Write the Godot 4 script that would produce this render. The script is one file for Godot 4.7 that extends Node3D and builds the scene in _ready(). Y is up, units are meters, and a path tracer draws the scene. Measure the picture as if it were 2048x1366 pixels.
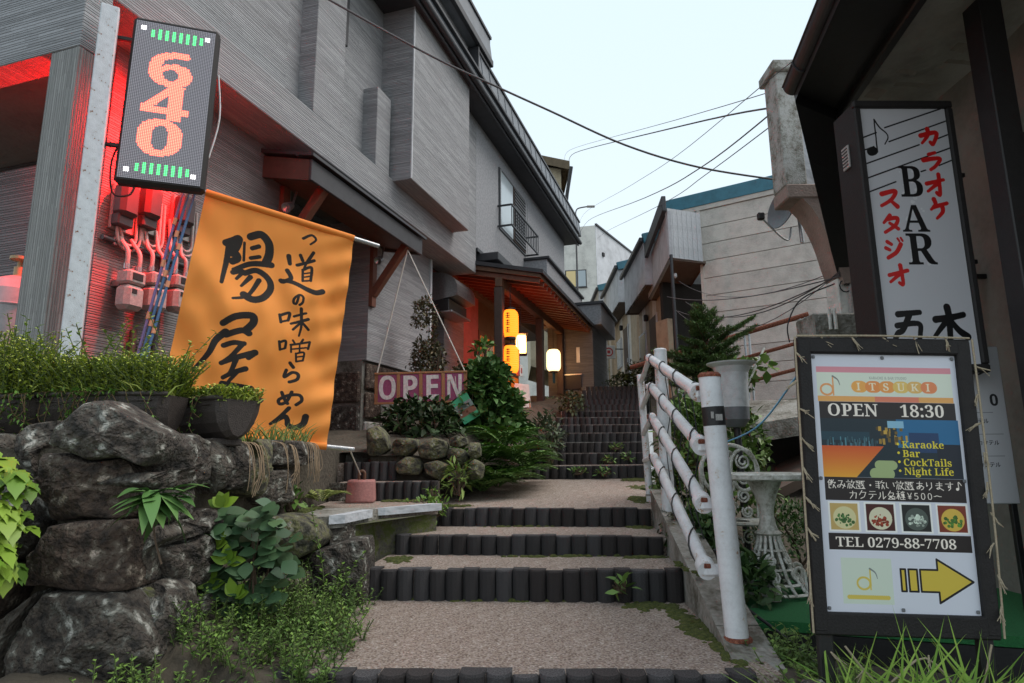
extends Node3D
# A narrow stepped lane between a grey house with an eatery and a bar, at dusk under an overcast sky.

class MB:
	# collects faces for one mesh
	var v := PackedVector3Array()
	var n := PackedVector3Array()
	var uv := PackedVector2Array()
	var c := PackedColorArray()
	var ix := PackedInt32Array()
	var col := Color.WHITE
	func tri(a: Vector3, b: Vector3, d: Vector3, ua := Vector2.ZERO, ub := Vector2.ZERO, ud := Vector2.ZERO) -> void:
		var nn := (b - a).cross(d - a).normalized()
		var s := v.size()
		v.append_array([a, b, d])
		n.append_array([nn, nn, nn])
		uv.append_array([ua, ub, ud])
		c.append_array([col, col, col])
		ix.append_array([s, s + 2, s + 1])
	func quad(a: Vector3, b: Vector3, d: Vector3, e: Vector3, u := [Vector2(0, 1), Vector2(1, 1), Vector2(1, 0), Vector2(0, 0)]) -> void:
		var nn := (d - a).cross(e - b).normalized()
		var s := v.size()
		v.append_array([a, b, d, e])
		n.append_array([nn, nn, nn, nn])
		uv.append_array(u)
		c.append_array([col, col, col, col])
		ix.append_array([s, s + 2, s + 1, s, s + 3, s + 2])
	func face(p: Array, mid: Vector3) -> void:
		# convex polygon turned so that it faces away from mid
		var nn: Vector3 = (p[1] - p[0]).cross(p[2] - p[0])
		if nn.dot(p[0] - mid) < 0:
			p.reverse()
		if p.size() == 3:
			tri(p[0], p[1], p[2])
		else:
			quad(p[0], p[1], p[2], p[3])
	func box(at: Vector3, s: Vector3, bv := 0.0, b := Basis()) -> void:
		var h := s * 0.5
		var e := minf(bv, minf(h.x, minf(h.y, h.z)) * 0.8)
		var g := h - Vector3(e, e, e)
		for ax in 3:
			var a1 := (ax + 1) % 3
			var a2 := (ax + 2) % 3
			for sg in [-1.0, 1.0]:
				var q := []
				for k in [[-1, -1], [1, -1], [1, 1], [-1, 1]]:
					var p := Vector3()
					p[ax] = sg * h[ax]
					p[a1] = k[0] * g[a1]
					p[a2] = k[1] * g[a2]
					q.append(at + b * p)
				face(q, at)
				if e > 0.0:
					# edge along a2 between faces ax and a1
					for s1 in [-1.0, 1.0]:
						var w := []
						for k in [[0, -1], [1, -1], [1, 1], [0, 1]]:
							var p := Vector3()
							p[ax] = sg * (h[ax] if k[0] == 0 else g[ax])
							p[a1] = s1 * (g[a1] if k[0] == 0 else h[a1])
							p[a2] = k[1] * g[a2]
							w.append(at + b * p)
						face(w, at)
		if e > 0.0:
			for sx in [-1.0, 1.0]:
				for sy in [-1.0, 1.0]:
					for sz in [-1.0, 1.0]:
						face([at + b * Vector3(sx * h.x, sy * g.y, sz * g.z), at + b * Vector3(sx * g.x, sy * h.y, sz * g.z), at + b * Vector3(sx * g.x, sy * g.y, sz * h.z)], at)
	func beam(p: Vector3, q: Vector3, w: float, h: float, bv := 0.0) -> void:
		# box of width w and height h from p to q
		var d := (q - p).normalized()
		var side := d.cross(Vector3.UP)
		if side.length() < 0.01:
			side = Vector3.RIGHT
		side = side.normalized()
		box((p + q) * 0.5, Vector3(w, h, p.distance_to(q)), bv, Basis(side, side.cross(d) * -1.0 if side.cross(d).y < 0 else side.cross(d), d))
	func tube(p: Array, r, sides := 8, caps := true) -> void:
		# r: one radius or one for each point
		var cnt := p.size()
		var prev := Vector3.ZERO
		var s0 := v.size()
		var ln := 0.0
		for i in cnt:
			var d: Vector3 = (p[mini(i + 1, cnt - 1)] - p[maxi(i - 1, 0)]).normalized()
			if prev == Vector3.ZERO:
				prev = d.cross(Vector3.UP if absf(d.y) < 0.9 else Vector3.RIGHT).normalized()
			prev = (prev - d * prev.dot(d)).normalized()
			var o := d.cross(prev)
			var rr: float = r[i] if r is Array else r
			if i > 0:
				ln += p[i].distance_to(p[i - 1])
			for k in sides + 1:
				var a := TAU * k / sides
				var q := prev * cos(a) + o * sin(a)
				v.append(p[i] + q * rr)
				n.append(q)
				uv.append(Vector2(float(k) / sides, ln))
				c.append(col)
		for i in cnt - 1:
			for k in sides:
				var a := s0 + i * (sides + 1) + k
				var b := a + sides + 1
				ix.append_array([a, b, a + 1, b, b + 1, a + 1])
		if caps:
			for end in [0, cnt - 1]:
				var d: Vector3 = (p[0] - p[1]).normalized() if end == 0 else (p[cnt - 1] - p[cnt - 2]).normalized()
				var s := v.size()
				for k in sides:
					v.append(v[s0 + end * (sides + 1) + k])
					n.append(d)
					uv.append(Vector2.ZERO)
					c.append(col)
				for k in range(1, sides - 1):
					if end == 0:
						ix.append_array([s, s + k, s + k + 1])
					else:
						ix.append_array([s, s + k + 1, s + k])
	func lathe(pr: Array, segs := 20, at := Vector3.ZERO, b := Basis()) -> void:
		# profile of Vector2(radius, height)
		for i in pr.size() - 1:
			var p: Vector2 = pr[i]
			var q: Vector2 = pr[i + 1]
			var t := (q - p).normalized()
			var s := v.size()
			for k in segs + 1:
				var a := TAU * k / segs
				var dd := Vector3(cos(a), 0, sin(a))
				var nn := b * (dd * t.y + Vector3(0, -t.x, 0))
				v.append(at + b * (dd * p.x + Vector3(0, p.y, 0)))
				v.append(at + b * (dd * q.x + Vector3(0, q.y, 0)))
				n.append_array([nn, nn])
				uv.append_array([Vector2(float(k) / segs, float(i) / (pr.size() - 1)), Vector2(float(k) / segs, float(i + 1) / (pr.size() - 1))])
				c.append_array([col, col])
			for k in segs:
				var a := s + k * 2
				ix.append_array([a, a + 2, a + 1, a + 1, a + 2, a + 3])
	func extr(poly: Array, z0: float, z1: float, x := Transform3D()) -> void:
		# 2D outline pushed from z0 to z1
		var pp := PackedVector2Array(poly)
		if not Geometry2D.is_polygon_clockwise(pp):
			pp.reverse()
		var t := Geometry2D.triangulate_polygon(pp)
		for i in range(0, t.size(), 3):
			var a := pp[t[i]]
			var b := pp[t[i + 1]]
			var d := pp[t[i + 2]]
			var up := (b - a).cross(d - a) > 0
			var f := [a, b, d] if up else [a, d, b]
			tri(x * Vector3(f[0].x, f[0].y, z1), x * Vector3(f[1].x, f[1].y, z1), x * Vector3(f[2].x, f[2].y, z1), f[0], f[1], f[2])
			tri(x * Vector3(f[0].x, f[0].y, z0), x * Vector3(f[2].x, f[2].y, z0), x * Vector3(f[1].x, f[1].y, z0), f[0], f[2], f[1])
		var m := pp.size()
		for i in m:
			var a := pp[i]
			var b := pp[(i + 1) % m]
			quad(x * Vector3(b.x, b.y, z0), x * Vector3(a.x, a.y, z0), x * Vector3(a.x, a.y, z1), x * Vector3(b.x, b.y, z1))
	func grid(nu: int, nv: int, f: Callable) -> void:
		# smooth sheet, f(u, v) with u, v in 0..1
		var s := v.size()
		for j in nv + 1:
			for i in nu + 1:
				var a := float(i) / nu
				var b := float(j) / nv
				var p: Vector3 = f.call(a, b)
				var du: Vector3 = f.call(a + 0.004, b) - f.call(a - 0.004, b)
				var dv: Vector3 = f.call(a, b + 0.004) - f.call(a, b - 0.004)
				v.append(p)
				n.append(du.cross(dv).normalized())
				uv.append(Vector2(a, 1.0 - b))
				c.append(col)
		for j in nv:
			for i in nu:
				var a := s + j * (nu + 1) + i
				var b := a + nu + 1
				ix.append_array([a, b, a + 1, a + 1, b, b + 1])
	func leaf(at: Vector3, d: Vector3, up: Vector3, l: float, w: float, fold := 0.25, droop := 0.25, wide := 0.45) -> void:
		# pointed blade of six faces, folded along its rib
		var sd := d.cross(up)
		if sd.length() < 0.05:
			sd = d.cross(Vector3.RIGHT)
		sd = sd.normalized()
		var nn := sd.cross(d).normalized()
		var tip := at + d * l - nn * (l * droop)
		var m1 := at + d * (l * wide) - nn * (l * droop * 0.18)
		var m2 := at + d * (l * 0.78) - nn * (l * droop * 0.55)
		var r1 := sd * (w * 0.5) + nn * (w * fold)
		var l1 := -sd * (w * 0.5) + nn * (w * fold)
		var pts := [at, m1 + r1, m1, m1 + l1, m2 + r1 * 0.6, m2, m2 + l1 * 0.6, tip]
		var s := v.size()
		for p in pts:
			v.append(p)
			n.append(nn)
			uv.append(Vector2.ZERO)
			c.append(col)
		ix.append_array([s, s + 2, s + 1, s, s + 3, s + 2, s + 1, s + 5, s + 4, s + 1, s + 2, s + 5, s + 2, s + 6, s + 5, s + 2, s + 3, s + 6, s + 4, s + 5, s + 7, s + 5, s + 6, s + 7])
	func leafr(at: Vector3, d: Vector3, up: Vector3, l: float, w: float, fold := 0.15, droop := 0.3, belly := 0.42, teeth := 0.0) -> void:
		# leaf with a rounded outline: stations along the rib, each with two edge points
		var sd := d.cross(up)
		if sd.length() < 0.05:
			sd = d.cross(Vector3.RIGHT)
		sd = sd.normalized()
		var nn := sd.cross(d).normalized()
		var s := v.size()
		var st := 8
		for i in st + 1:
			var t := float(i) / st
			var p := pow(t, log(0.5) / log(belly))
			var hw_ := sin(PI * p) * w * 0.5 * (1.0 + (teeth if i % 2 == 0 else -teeth))
			var c0 := at + d * (l * t) - nn * (l * droop * t * t)
			var lift := nn * (hw_ * fold * 2.0)
			for q in [c0 + sd * hw_ + lift, c0, c0 - sd * hw_ + lift]:
				v.append(q)
				n.append((nn + d * droop * t).normalized())
				uv.append(Vector2.ZERO)
				c.append(col)
		for i in st:
			var a := s + i * 3
			ix.append_array([a, a + 1, a + 3, a + 1, a + 4, a + 3, a + 1, a + 2, a + 4, a + 2, a + 5, a + 4])
	func leaf2(at: Vector3, d: Vector3, up: Vector3, l: float, w: float) -> void:
		# small leaf of two faces
		var sd := d.cross(up)
		if sd.length() < 0.05:
			sd = d.cross(Vector3.RIGHT)
		sd = sd.normalized() * (w * 0.5)
		var nn := sd.cross(d).normalized()
		var s := v.size()
		v.append_array([at, at + d * (l * 0.45) + sd + nn * w * 0.12, at + d * l, at + d * (l * 0.45) - sd + nn * w * 0.12])
		n.append_array([nn, nn, nn, nn])
		uv.append_array([Vector2.ZERO, Vector2.ZERO, Vector2.ZERO, Vector2.ZERO])
		c.append_array([col, col, col, col])
		ix.append_array([s, s + 2, s + 1, s, s + 3, s + 2])
	func mesh() -> ArrayMesh:
		var a := []
		a.resize(Mesh.ARRAY_MAX)
		a[Mesh.ARRAY_VERTEX] = v
		a[Mesh.ARRAY_NORMAL] = n
		a[Mesh.ARRAY_TEX_UV] = uv
		a[Mesh.ARRAY_COLOR] = c
		a[Mesh.ARRAY_INDEX] = ix
		var m := ArrayMesh.new()
		m.add_surface_from_arrays(Mesh.PRIMITIVE_TRIANGLES, a)
		return m

var M := {}
var taken := {}
var rng := RandomNumberGenerator.new()
const UP := Vector3.UP

func numbered(called: String) -> String:
	var k: int = taken.get(called, 0)
	taken[called] = k + 1
	return called if k == 0 else "%s_%03d" % [called, k]

func thing(called: String, label: String, category: String, at := Vector3.ZERO, turn := 0.0, group := "") -> Node3D:
	var o := Node3D.new()
	o.name = numbered(called)
	add_child(o)
	o.position = at
	o.rotation.y = turn
	o.set_meta("label", label)
	o.set_meta("category", category)
	if group:
		o.set_meta("group", group)
	return o

func put(mb: MB, called: String, m: Material, parent: Node3D = null, label := "") -> MeshInstance3D:
	return inst(mb.mesh(), called, m, parent, label)

func inst(me: Mesh, called: String, m: Material, parent: Node3D = null, label := "") -> MeshInstance3D:
	var o := MeshInstance3D.new()
	o.mesh = me
	o.material_override = m
	if parent:
		o.name = called
		parent.add_child(o, true)
	else:
		o.name = numbered(called)
		add_child(o)
	if label:
		o.set_meta("label", label)
	return o

func tag(o: Node, label: String, category: String, group := "") -> Node:
	o.set_meta("label", label)
	o.set_meta("category", category)
	if group:
		o.set_meta("group", group)
	return o

func setting(o: Node) -> Node:
	o.set_meta("kind", "structure")
	return o

func stuff(o: Node, label := "", category := "") -> Node:
	o.set_meta("kind", "stuff")
	if label:
		o.set_meta("label", label)
	if category:
		o.set_meta("category", category)
	return o

func boxpart(called: String, parent: Node3D, m: Material, at: Vector3, s: Vector3, bv := 0.0, b := Basis(), label := "") -> MeshInstance3D:
	# a part whose origin lies at its middle
	var k := MB.new()
	k.box(Vector3.ZERO, s, bv)
	var o := put(k, called, m, parent, label)
	o.transform = Transform3D(b, at)
	return o

func beampart(called: String, parent: Node3D, m: Material, p: Vector3, q: Vector3, w: float, h: float, bv := 0.0) -> MeshInstance3D:
	var k := MB.new()
	k.beam(p, q, w, h, bv)
	return put(k, called, m, parent)

func tubepart(called: String, parent: Node3D, m: Material, p: Array, r, sides := 10) -> MeshInstance3D:
	var k := MB.new()
	k.tube(p, r, sides)
	return put(k, called, m, parent)

func rnd(a: float, b: float) -> float:
	return rng.randf_range(a, b)

func rdir() -> Vector3:
	var p := Vector3(rng.randfn(), rng.randfn(), rng.randfn())
	return p.normalized() if p.length() > 0.001 else Vector3.UP

func lin(r: float, g: float, b: float) -> Color:
	return Color(r, g, b).linear_to_srgb()

func catmull(p: Array, steps := 6) -> Array:
	var out := []
	for i in p.size() - 1:
		var a = p[maxi(i - 1, 0)]
		var b = p[i]
		var d = p[i + 1]
		var e = p[mini(i + 2, p.size() - 1)]
		for k in steps:
			out.append(b.cubic_interpolate(d, a, e, float(k) / steps))
	out.append(p[-1])
	return out

# ---------------------------------------------------------------- textures and materials
func noise(freq: float, sd: int, kind := FastNoiseLite.TYPE_SIMPLEX_SMOOTH, oct := 4) -> FastNoiseLite:
	var f := FastNoiseLite.new()
	f.noise_type = kind
	f.seed = sd
	f.frequency = freq
	f.fractal_type = FastNoiseLite.FRACTAL_FBM if oct > 1 else FastNoiseLite.FRACTAL_NONE
	f.fractal_octaves = oct
	return f

func field(freq: float, sd: int, size := 512, kind := FastNoiseLite.TYPE_SIMPLEX_SMOOTH, oct := 4) -> PackedByteArray:
	var im := noise(freq, sd, kind, oct).get_seamless_image(size, size)
	im.convert(Image.FORMAT_L8)
	return im.get_data()

func ramp(stops: Array) -> Gradient:
	var g := Gradient.new()
	var o := PackedFloat32Array()
	var c := PackedColorArray()
	for s in stops:
		o.append(s[0])
		c.append(s[1])
	g.offsets = o
	g.colors = c
	return g

func ramptex(fields: Array, stops: Array, size := 512) -> ImageTexture:
	# colour ramp over the weighted sum of fields: [[bytes, weight], ...]
	var g := ramp(stops)
	var lut := PackedByteArray()
	for i in 256:
		var q := g.sample(i / 255.0)
		lut.append_array([q.r8, q.g8, q.b8])
	var out := PackedByteArray()
	out.resize(size * size * 3)
	for i in size * size:
		var s := 0.0
		for f in fields:
			s += f[0][i] * f[1]
		var k := clampi(int(s), 0, 255) * 3
		var o := i * 3
		out[o] = lut[k]
		out[o + 1] = lut[k + 1]
		out[o + 2] = lut[k + 2]
	return ImageTexture.create_from_image(Image.create_from_data(size, size, false, Image.FORMAT_RGB8, out))

func normals(bytes: PackedByteArray, strength: float, size := 512) -> ImageTexture:
	var im := Image.create_from_data(size, size, false, Image.FORMAT_L8, bytes)
	im.convert(Image.FORMAT_RGBA8)
	im.bump_map_to_normal_map(strength)
	return ImageTexture.create_from_image(im)

func mk(c: Color, rough := 0.8, tex: Texture2D = null, sc := 1.0, nrm: Texture2D = null, ns := 1.0, metal := 0.0) -> StandardMaterial3D:
	# c in linear values
	var m := StandardMaterial3D.new()
	m.albedo_color = c.linear_to_srgb()
	m.roughness = rough
	m.metallic = metal
	if tex:
		m.albedo_texture = tex
	if nrm:
		m.normal_enabled = true
		m.normal_texture = nrm
		m.normal_scale = ns
	if tex or nrm:
		m.uv1_triplanar = true
		m.uv1_triplanar_sharpness = 8.0
		m.uv1_scale = Vector3(sc, sc, sc)
	return m

func world(m: StandardMaterial3D) -> StandardMaterial3D:
	m.uv1_world_triplanar = true
	return m

func glow(c: Color, e: float, alb := Color(0.6, 0.6, 0.6)) -> StandardMaterial3D:
	var m := StandardMaterial3D.new()
	m.albedo_color = alb
	m.emission_enabled = true
	m.emission = c
	m.emission_energy_multiplier = e
	m.roughness = 0.7
	return m

func printed(im: Image, rough := 0.7) -> StandardMaterial3D:
	var m := StandardMaterial3D.new()
	m.albedo_texture = ImageTexture.create_from_image(im)
	m.roughness = rough
	m.texture_repeat = false
	return m

func G(x: float) -> Color:
	return Color(x, x, x)

func materials() -> void:
	var f1 := field(0.006, 1)
	var f2 := field(0.02, 2)
	var f3 := field(0.09, 3, 512, FastNoiseLite.TYPE_SIMPLEX_SMOOTH, 3)
	var f4 := field(0.035, 4)
	var cell := field(0.11, 5, 512, FastNoiseLite.TYPE_CELLULAR, 1)
	var cv := noise(0.12, 6, FastNoiseLite.TYPE_CELLULAR, 1)
	cv.cellular_return_type = FastNoiseLite.RETURN_CELL_VALUE
	var ci := cv.get_seamless_image(512, 512, false, false, 0.02)
	ci.convert(Image.FORMAT_L8)
	var cells := ci.get_data()
	var f6 := field(0.012, 7, 512, FastNoiseLite.TYPE_SIMPLEX_SMOOTH, 8)
	var f7 := field(0.03, 17, 512, FastNoiseLite.TYPE_SIMPLEX_SMOOTH, 7)
	var nf := normals(f3, 3.0)
	var f8 := field(0.05, 19, 512, FastNoiseLite.TYPE_SIMPLEX_SMOOTH, 5)
	var nrock := normals(f8, 4.0)
	var nc := normals(f2, 6.0)
	var ncell := normals(cell, 3.0)
	var mott := ramptex([[f1, 0.5], [f2, 0.3], [f3, 0.2]], [[0.25, G(0.86)], [0.5, G(0.95)], [0.75, G(1.0)]])
	var mottf := ramptex([[f2, 0.4], [f3, 0.6]], [[0.2, G(0.75)], [0.8, G(1.0)]])
	var grime := ramptex([[f1, 0.45], [f4, 0.35], [f3, 0.2]], [[0.28, Color(0.6, 0.58, 0.53)], [0.42, Color(0.8, 0.79, 0.76)], [0.6, Color(0.95, 0.945, 0.93)], [0.8, G(1.0)]])
	M.mott = mott
	# ribbed siding: irregular courses of split strips
	var W := 512
	var hb := PackedByteArray()
	hb.resize(W * W)
	var ab := PackedByteArray()
	ab.resize(W * W * 3)
	var r := RandomNumberGenerator.new()
	r.seed = 11
	var y := 0
	while y < W:
		var hh := r.randi_range(7, 13)
		if W - y - hh < 7:
			hh = W - y
		var x := 0
		var off := r.randi_range(0, 200)
		while x < W:
			var ww := r.randi_range(60, 260)
			if W - x - ww < 60:
				ww = W - x
			var top := r.randf_range(0.62, 1.0)
			var tone := r.randf_range(0.86, 1.0)
			for j in hh:
				var e := minf(1.0, minf(j, hh - 1 - j) / 2.0)
				var yy := y + j
				for i in ww:
					var k := yy * W + (x + i + off) % W
					hb[k] = int(255.0 * e * top * (0.88 + f3[k] / 255.0 * 0.12))
					var t := int(255.0 * tone * (0.9 + 0.1 * f3[(k * 7) % (W * W)] / 255.0))
					ab[k * 3] = t
					ab[k * 3 + 1] = t
					ab[k * 3 + 2] = t
			x += ww
		y += hh
	var sidt := ImageTexture.create_from_image(Image.create_from_data(W, W, false, Image.FORMAT_RGB8, ab))
	var sidn := normals(hb, 7.0)
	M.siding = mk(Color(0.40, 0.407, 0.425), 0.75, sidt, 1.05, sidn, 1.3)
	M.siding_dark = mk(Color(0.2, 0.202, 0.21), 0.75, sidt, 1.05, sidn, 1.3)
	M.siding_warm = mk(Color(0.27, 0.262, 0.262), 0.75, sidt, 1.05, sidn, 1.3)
	M.render_grey = mk(Color(0.38, 0.387, 0.41), 0.85, mottf, 1.5, nf, 0.8)
	# plank-like clad pillar: upright strips
	var hv := PackedByteArray()
	hv.resize(W * W)
	for j in W:
		for i in W:
			hv[j * W + i] = hb[i * W + j]
	var vt := Image.create_from_data(W, W, false, Image.FORMAT_RGB8, ab)
	vt.rotate_90(CLOCKWISE)
	M.siding_up = mk(Color(0.36, 0.36, 0.35), 0.75, ImageTexture.create_from_image(vt), 1.3, normals(hv, 6.0), 1.2)
	M.rock = mk(Color(0.72, 0.7, 0.67), 0.95, ramptex([[f6, 0.6], [f7, 0.3], [f3, 0.1]], [[0.25, lin(0.035, 0.032, 0.03)], [0.4, lin(0.07, 0.06, 0.053)], [0.5, lin(0.1, 0.083, 0.07)], [0.58, lin(0.125, 0.118, 0.105)], [0.66, lin(0.17, 0.168, 0.15)], [0.71, lin(0.36, 0.37, 0.34)], [0.8, lin(0.6, 0.6, 0.57)]]), 1.6, nrock, 0.9)
	# cracks and pits as relief
	var rn := noise(0.022, 23, FastNoiseLite.TYPE_SIMPLEX_SMOOTH, 6)
	rn.fractal_type = FastNoiseLite.FRACTAL_RIDGED
	var ri := rn.get_seamless_image(512, 512)
	ri.convert(Image.FORMAT_L8)
	ri.resize(512, 512)
	var rd := ri.get_data()
	var hr := PackedByteArray()
	hr.resize(512 * 512)
	for i in 512 * 512:
		# ridges turned into narrow clefts, plus grain
		var rv := rd[i] / 255.0
		hr[i] = int(clampf(0.75 - pow(rv, 6.0) * 0.7 + (f8[i] / 255.0 - 0.5) * 0.4, 0.0, 1.0) * 255.0)
	M.rock.heightmap_enabled = true
	M.rock.heightmap_texture = ImageTexture.create_from_image(Image.create_from_data(512, 512, false, Image.FORMAT_L8, hr))
	M.rock.heightmap_scale = 1.6
	M.rock_brown = M.rock.duplicate()
	M.rock_brown.albedo_color = lin(0.78, 0.64, 0.56)
	M.rock_brown.uv1_offset = Vector3(0.3, 0.6, 0.1)
	M.rock_pale = M.rock.duplicate()
	M.rock_pale.albedo_color = lin(1.0, 1.0, 0.95)
	M.rock_pale.uv1_offset = Vector3(0.7, 0.2, 0.4)
	M.rock_moss = mk(Color(0.75, 0.75, 0.7), 0.95, ramptex([[f6, 0.6], [f7, 0.3], [f3, 0.1]], [[0.3, lin(0.05, 0.048, 0.04)], [0.45, lin(0.12, 0.115, 0.09)], [0.55, lin(0.2, 0.19, 0.12)], [0.66, lin(0.13, 0.14, 0.05)], [0.75, lin(0.3, 0.29, 0.25)]]), 1.6, nrock, 1.2)
	M.gravel = world(mk(Color(0.74, 0.70, 0.67), 0.9, ramptex([[cells, 0.85], [f1, 0.15]], [[0.05, lin(0.16, 0.12, 0.1)], [0.25, lin(0.3, 0.23, 0.19)], [0.45, lin(0.4, 0.33, 0.28)], [0.62, lin(0.52, 0.46, 0.4)], [0.8, lin(0.42, 0.36, 0.34)], [0.93, lin(0.72, 0.68, 0.63)]]), 2.2, ncell, 1.0))
	var speck := ramptex([[f3, 0.55], [f8, 0.45]], [[0.3, G(0.55)], [0.5, G(0.8)], [0.62, G(1.0)], [0.72, G(1.0)]])
	M.block = mk(Color(0.075, 0.069, 0.071), 0.85, speck, 4.0, nf, 1.6)
	M.block2 = mk(Color(0.11, 0.105, 0.11), 0.85, speck, 3.3, nf, 1.6)
	M.block3 = mk(Color(0.06, 0.05, 0.049), 0.9, speck, 3.7, nf, 1.6)
	M.concrete = world(mk(Color(0.34, 0.33, 0.31), 0.9, grime, 0.7, nf, 0.9))
	M.concrete_dark = world(mk(Color(0.19, 0.185, 0.17), 0.92, grime, 0.8, nf, 1.0))
	M.concrete_pale = mk(Color(0.5, 0.5, 0.49), 0.9, grime, 1.4, nf, 0.9)
	M.mossy = world(mk(Color(0.9, 0.9, 0.9), 0.95, ramptex([[f1, 0.4], [f4, 0.35], [f3, 0.25]], [[0.34, lin(0.075, 0.07, 0.06)], [0.46, lin(0.13, 0.125, 0.1)], [0.54, lin(0.1, 0.11, 0.035)], [0.66, lin(0.075, 0.1, 0.02)]]), 1.6, nc, 1.2))
	M.soil = world(mk(Color(0.09, 0.075, 0.055), 1.0, mott, 2.0, nc, 1.5))
	M.moss = mk(Color(0.9, 0.9, 0.9), 1.0, ramptex([[f2, 0.5], [f3, 0.5]], [[0.3, lin(0.04, 0.055, 0.012)], [0.55, lin(0.085, 0.1, 0.02)], [0.75, lin(0.15, 0.14, 0.035)]]), 4.0, nf, 2.0)
	M.white_paint = mk(Color(0.74, 0.75, 0.77), 0.45, ramptex([[f1, 0.5], [f4, 0.3], [f3, 0.2]], [[0.27, lin(0.5, 0.3, 0.2)], [0.31, lin(0.82, 0.76, 0.7)], [0.4, G(0.94)], [0.7, G(1.0)]]), 2.0)
	M.rusty_white = mk(Color(0.62, 0.66, 0.7), 0.55, ramptex([[f6, 0.75], [f7, 0.25]], [[0.16, lin(0.25, 0.08, 0.03)], [0.21, lin(0.5, 0.3, 0.2)], [0.235, G(0.93)], [0.7, G(1.0)]]), 2.6, nf, 0.5)
	M.rust = mk(Color(1, 1, 1), 0.9, ramptex([[f2, 0.5], [f3, 0.5]], [[0.3, lin(0.09, 0.025, 0.015)], [0.5, lin(0.2, 0.055, 0.03)], [0.7, lin(0.33, 0.14, 0.08)]]), 5.0, nf, 1.0)
	M.pink = mk(Color(0.55, 0.25, 0.23), 0.8, mottf, 4.0, nf, 0.6)
	M.wood_dark = mk(Color(0.07, 0.045, 0.035), 0.65, mott, 2.0, nf, 0.5)
	M.wood_red = mk(Color(0.16, 0.06, 0.035), 0.6, mott, 2.0, nf, 0.5)
	M.wood_brown = mk(Color(0.13, 0.065, 0.035), 0.6, mott, 2.0, nf, 0.4)
	M.wood_light = mk(Color(0.42, 0.2, 0.085), 0.6, mott, 3.0, nf, 0.4)
	M.tan = mk(Color(0.42, 0.33, 0.23), 0.8, mott, 0.9, nf, 0.4)
	M.soffit_brown = mk(Color(0.13, 0.095, 0.075), 0.8, mott, 1.0)
	M.planter = mk(Color(0.075, 0.06, 0.053), 0.6, mottf, 2.5, nf, 0.8)
	M.metal_roof = mk(Color(0.15, 0.168, 0.19), 0.45, mott, 0.8)
	M.metal_dark = mk(Color(0.04, 0.042, 0.048), 0.5, mott, 1.2)
	M.black = mk(Color(0.018, 0.017, 0.018), 0.5, mottf, 1.5)
	M.frame_black = mk(Color(0.016, 0.013, 0.013), 0.7, mottf, 2.0, nf, 0.4)
	M.charcoal = mk(Color(0.045, 0.045, 0.05), 0.55, mott, 1.0)
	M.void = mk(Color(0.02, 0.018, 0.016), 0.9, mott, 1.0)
	M.teal = mk(Color(0.045, 0.19, 0.26), 0.5, mott, 0.8)
	M.cream = mk(Color(0.66, 0.61, 0.55), 0.75, mott, 0.6, nf, 0.35)
	M.cream_b = mk(Color(0.63, 0.585, 0.53), 0.75, mott, 0.5, nf, 0.35)
	M.pale_board = mk(Color(0.52, 0.535, 0.56), 0.7, mott, 0.5, nf, 0.3)
	M.white_wall = mk(Color(0.76, 0.75, 0.7), 0.85, mott, 0.3, nf, 0.4)
	M.white_wall_cool = mk(Color(0.6, 0.63, 0.67), 0.85, mott, 0.3, nf, 0.4)
	M.ceiling = mk(Color(0.36, 0.35, 0.32), 0.85, mott, 0.35, nf, 0.3)
	M.bar_wall = mk(Color(0.27, 0.255, 0.225), 0.85, mott, 0.4, nf, 0.3)
	M.plaster_pink = mk(Color(0.34, 0.26, 0.225), 0.85, mott, 0.9, nf, 0.5)
	M.red_wall = mk(Color(0.45, 0.10, 0.09), 0.8, mott, 0.8, nf, 0.4)
	M.steel = mk(Color(0.55, 0.56, 0.57), 0.32, mottf, 2.0, null, 1.0, 0.9)
	M.grey_plastic = mk(Color(0.47, 0.45, 0.43), 0.5, mottf, 3.0)
	M.tank = mk(Color(0.36, 0.36, 0.37), 0.5, mott, 1.4)
	M.cable = mk(Color(0.02, 0.02, 0.022), 0.6)
	M.wire = mk(Color(0.09, 0.085, 0.09), 0.7)
	M.rope = mk(Color(0.6, 0.57, 0.52), 0.9)
	M.straw = mk(Color(0.52, 0.43, 0.3), 0.9, mottf, 8.0)
	M.blue_rope = mk(Color(0.17, 0.42, 0.62), 0.7)
	M.blue_pole = mk(Color(0.07, 0.16, 0.32), 0.5)
	M.violet_pole = mk(Color(0.22, 0.16, 0.36), 0.5)
	M.orange_tape = mk(Color(0.75, 0.32, 0.18), 0.6)
	M.turf = mk(Color(0.03, 0.2, 0.06), 0.95, mottf, 5.0, nf, 1.5)
	M.cast_white = mk(Color(0.68, 0.68, 0.65), 0.5, grime, 2.0)
	M.lamp_plastic = mk(Color(0.62, 0.63, 0.64), 0.4, mott, 1.5)
	M.lamp_grey = mk(Color(0.16, 0.165, 0.175), 0.45, mott, 2.0)
	var gl := StandardMaterial3D.new()
	gl.albedo_color = Color(0.75, 0.85, 0.9, 0.25)
	gl.transparency = BaseMaterial3D.TRANSPARENCY_ALPHA
	gl.roughness = 0.05
	M.glass = gl
	M.dark_glass = mk(Color(0.05, 0.055, 0.06), 0.08)
	M.blind = mk(Color(0.55, 0.5, 0.36), 0.8)
	M.sky_pane = mk(Color(0.45, 0.52, 0.56), 0.1)
	for k in [["leaf", 0.12], ["leaf_soft", 0.2]]:
		var m := StandardMaterial3D.new()
		m.vertex_color_use_as_albedo = true
		m.roughness = 0.5 if k[0] == "leaf" else 0.75
		m.backlight_enabled = true
		m.backlight = Color(k[1], k[1] * 1.25, k[1] * 0.3)
		M[k[0]] = m
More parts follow.
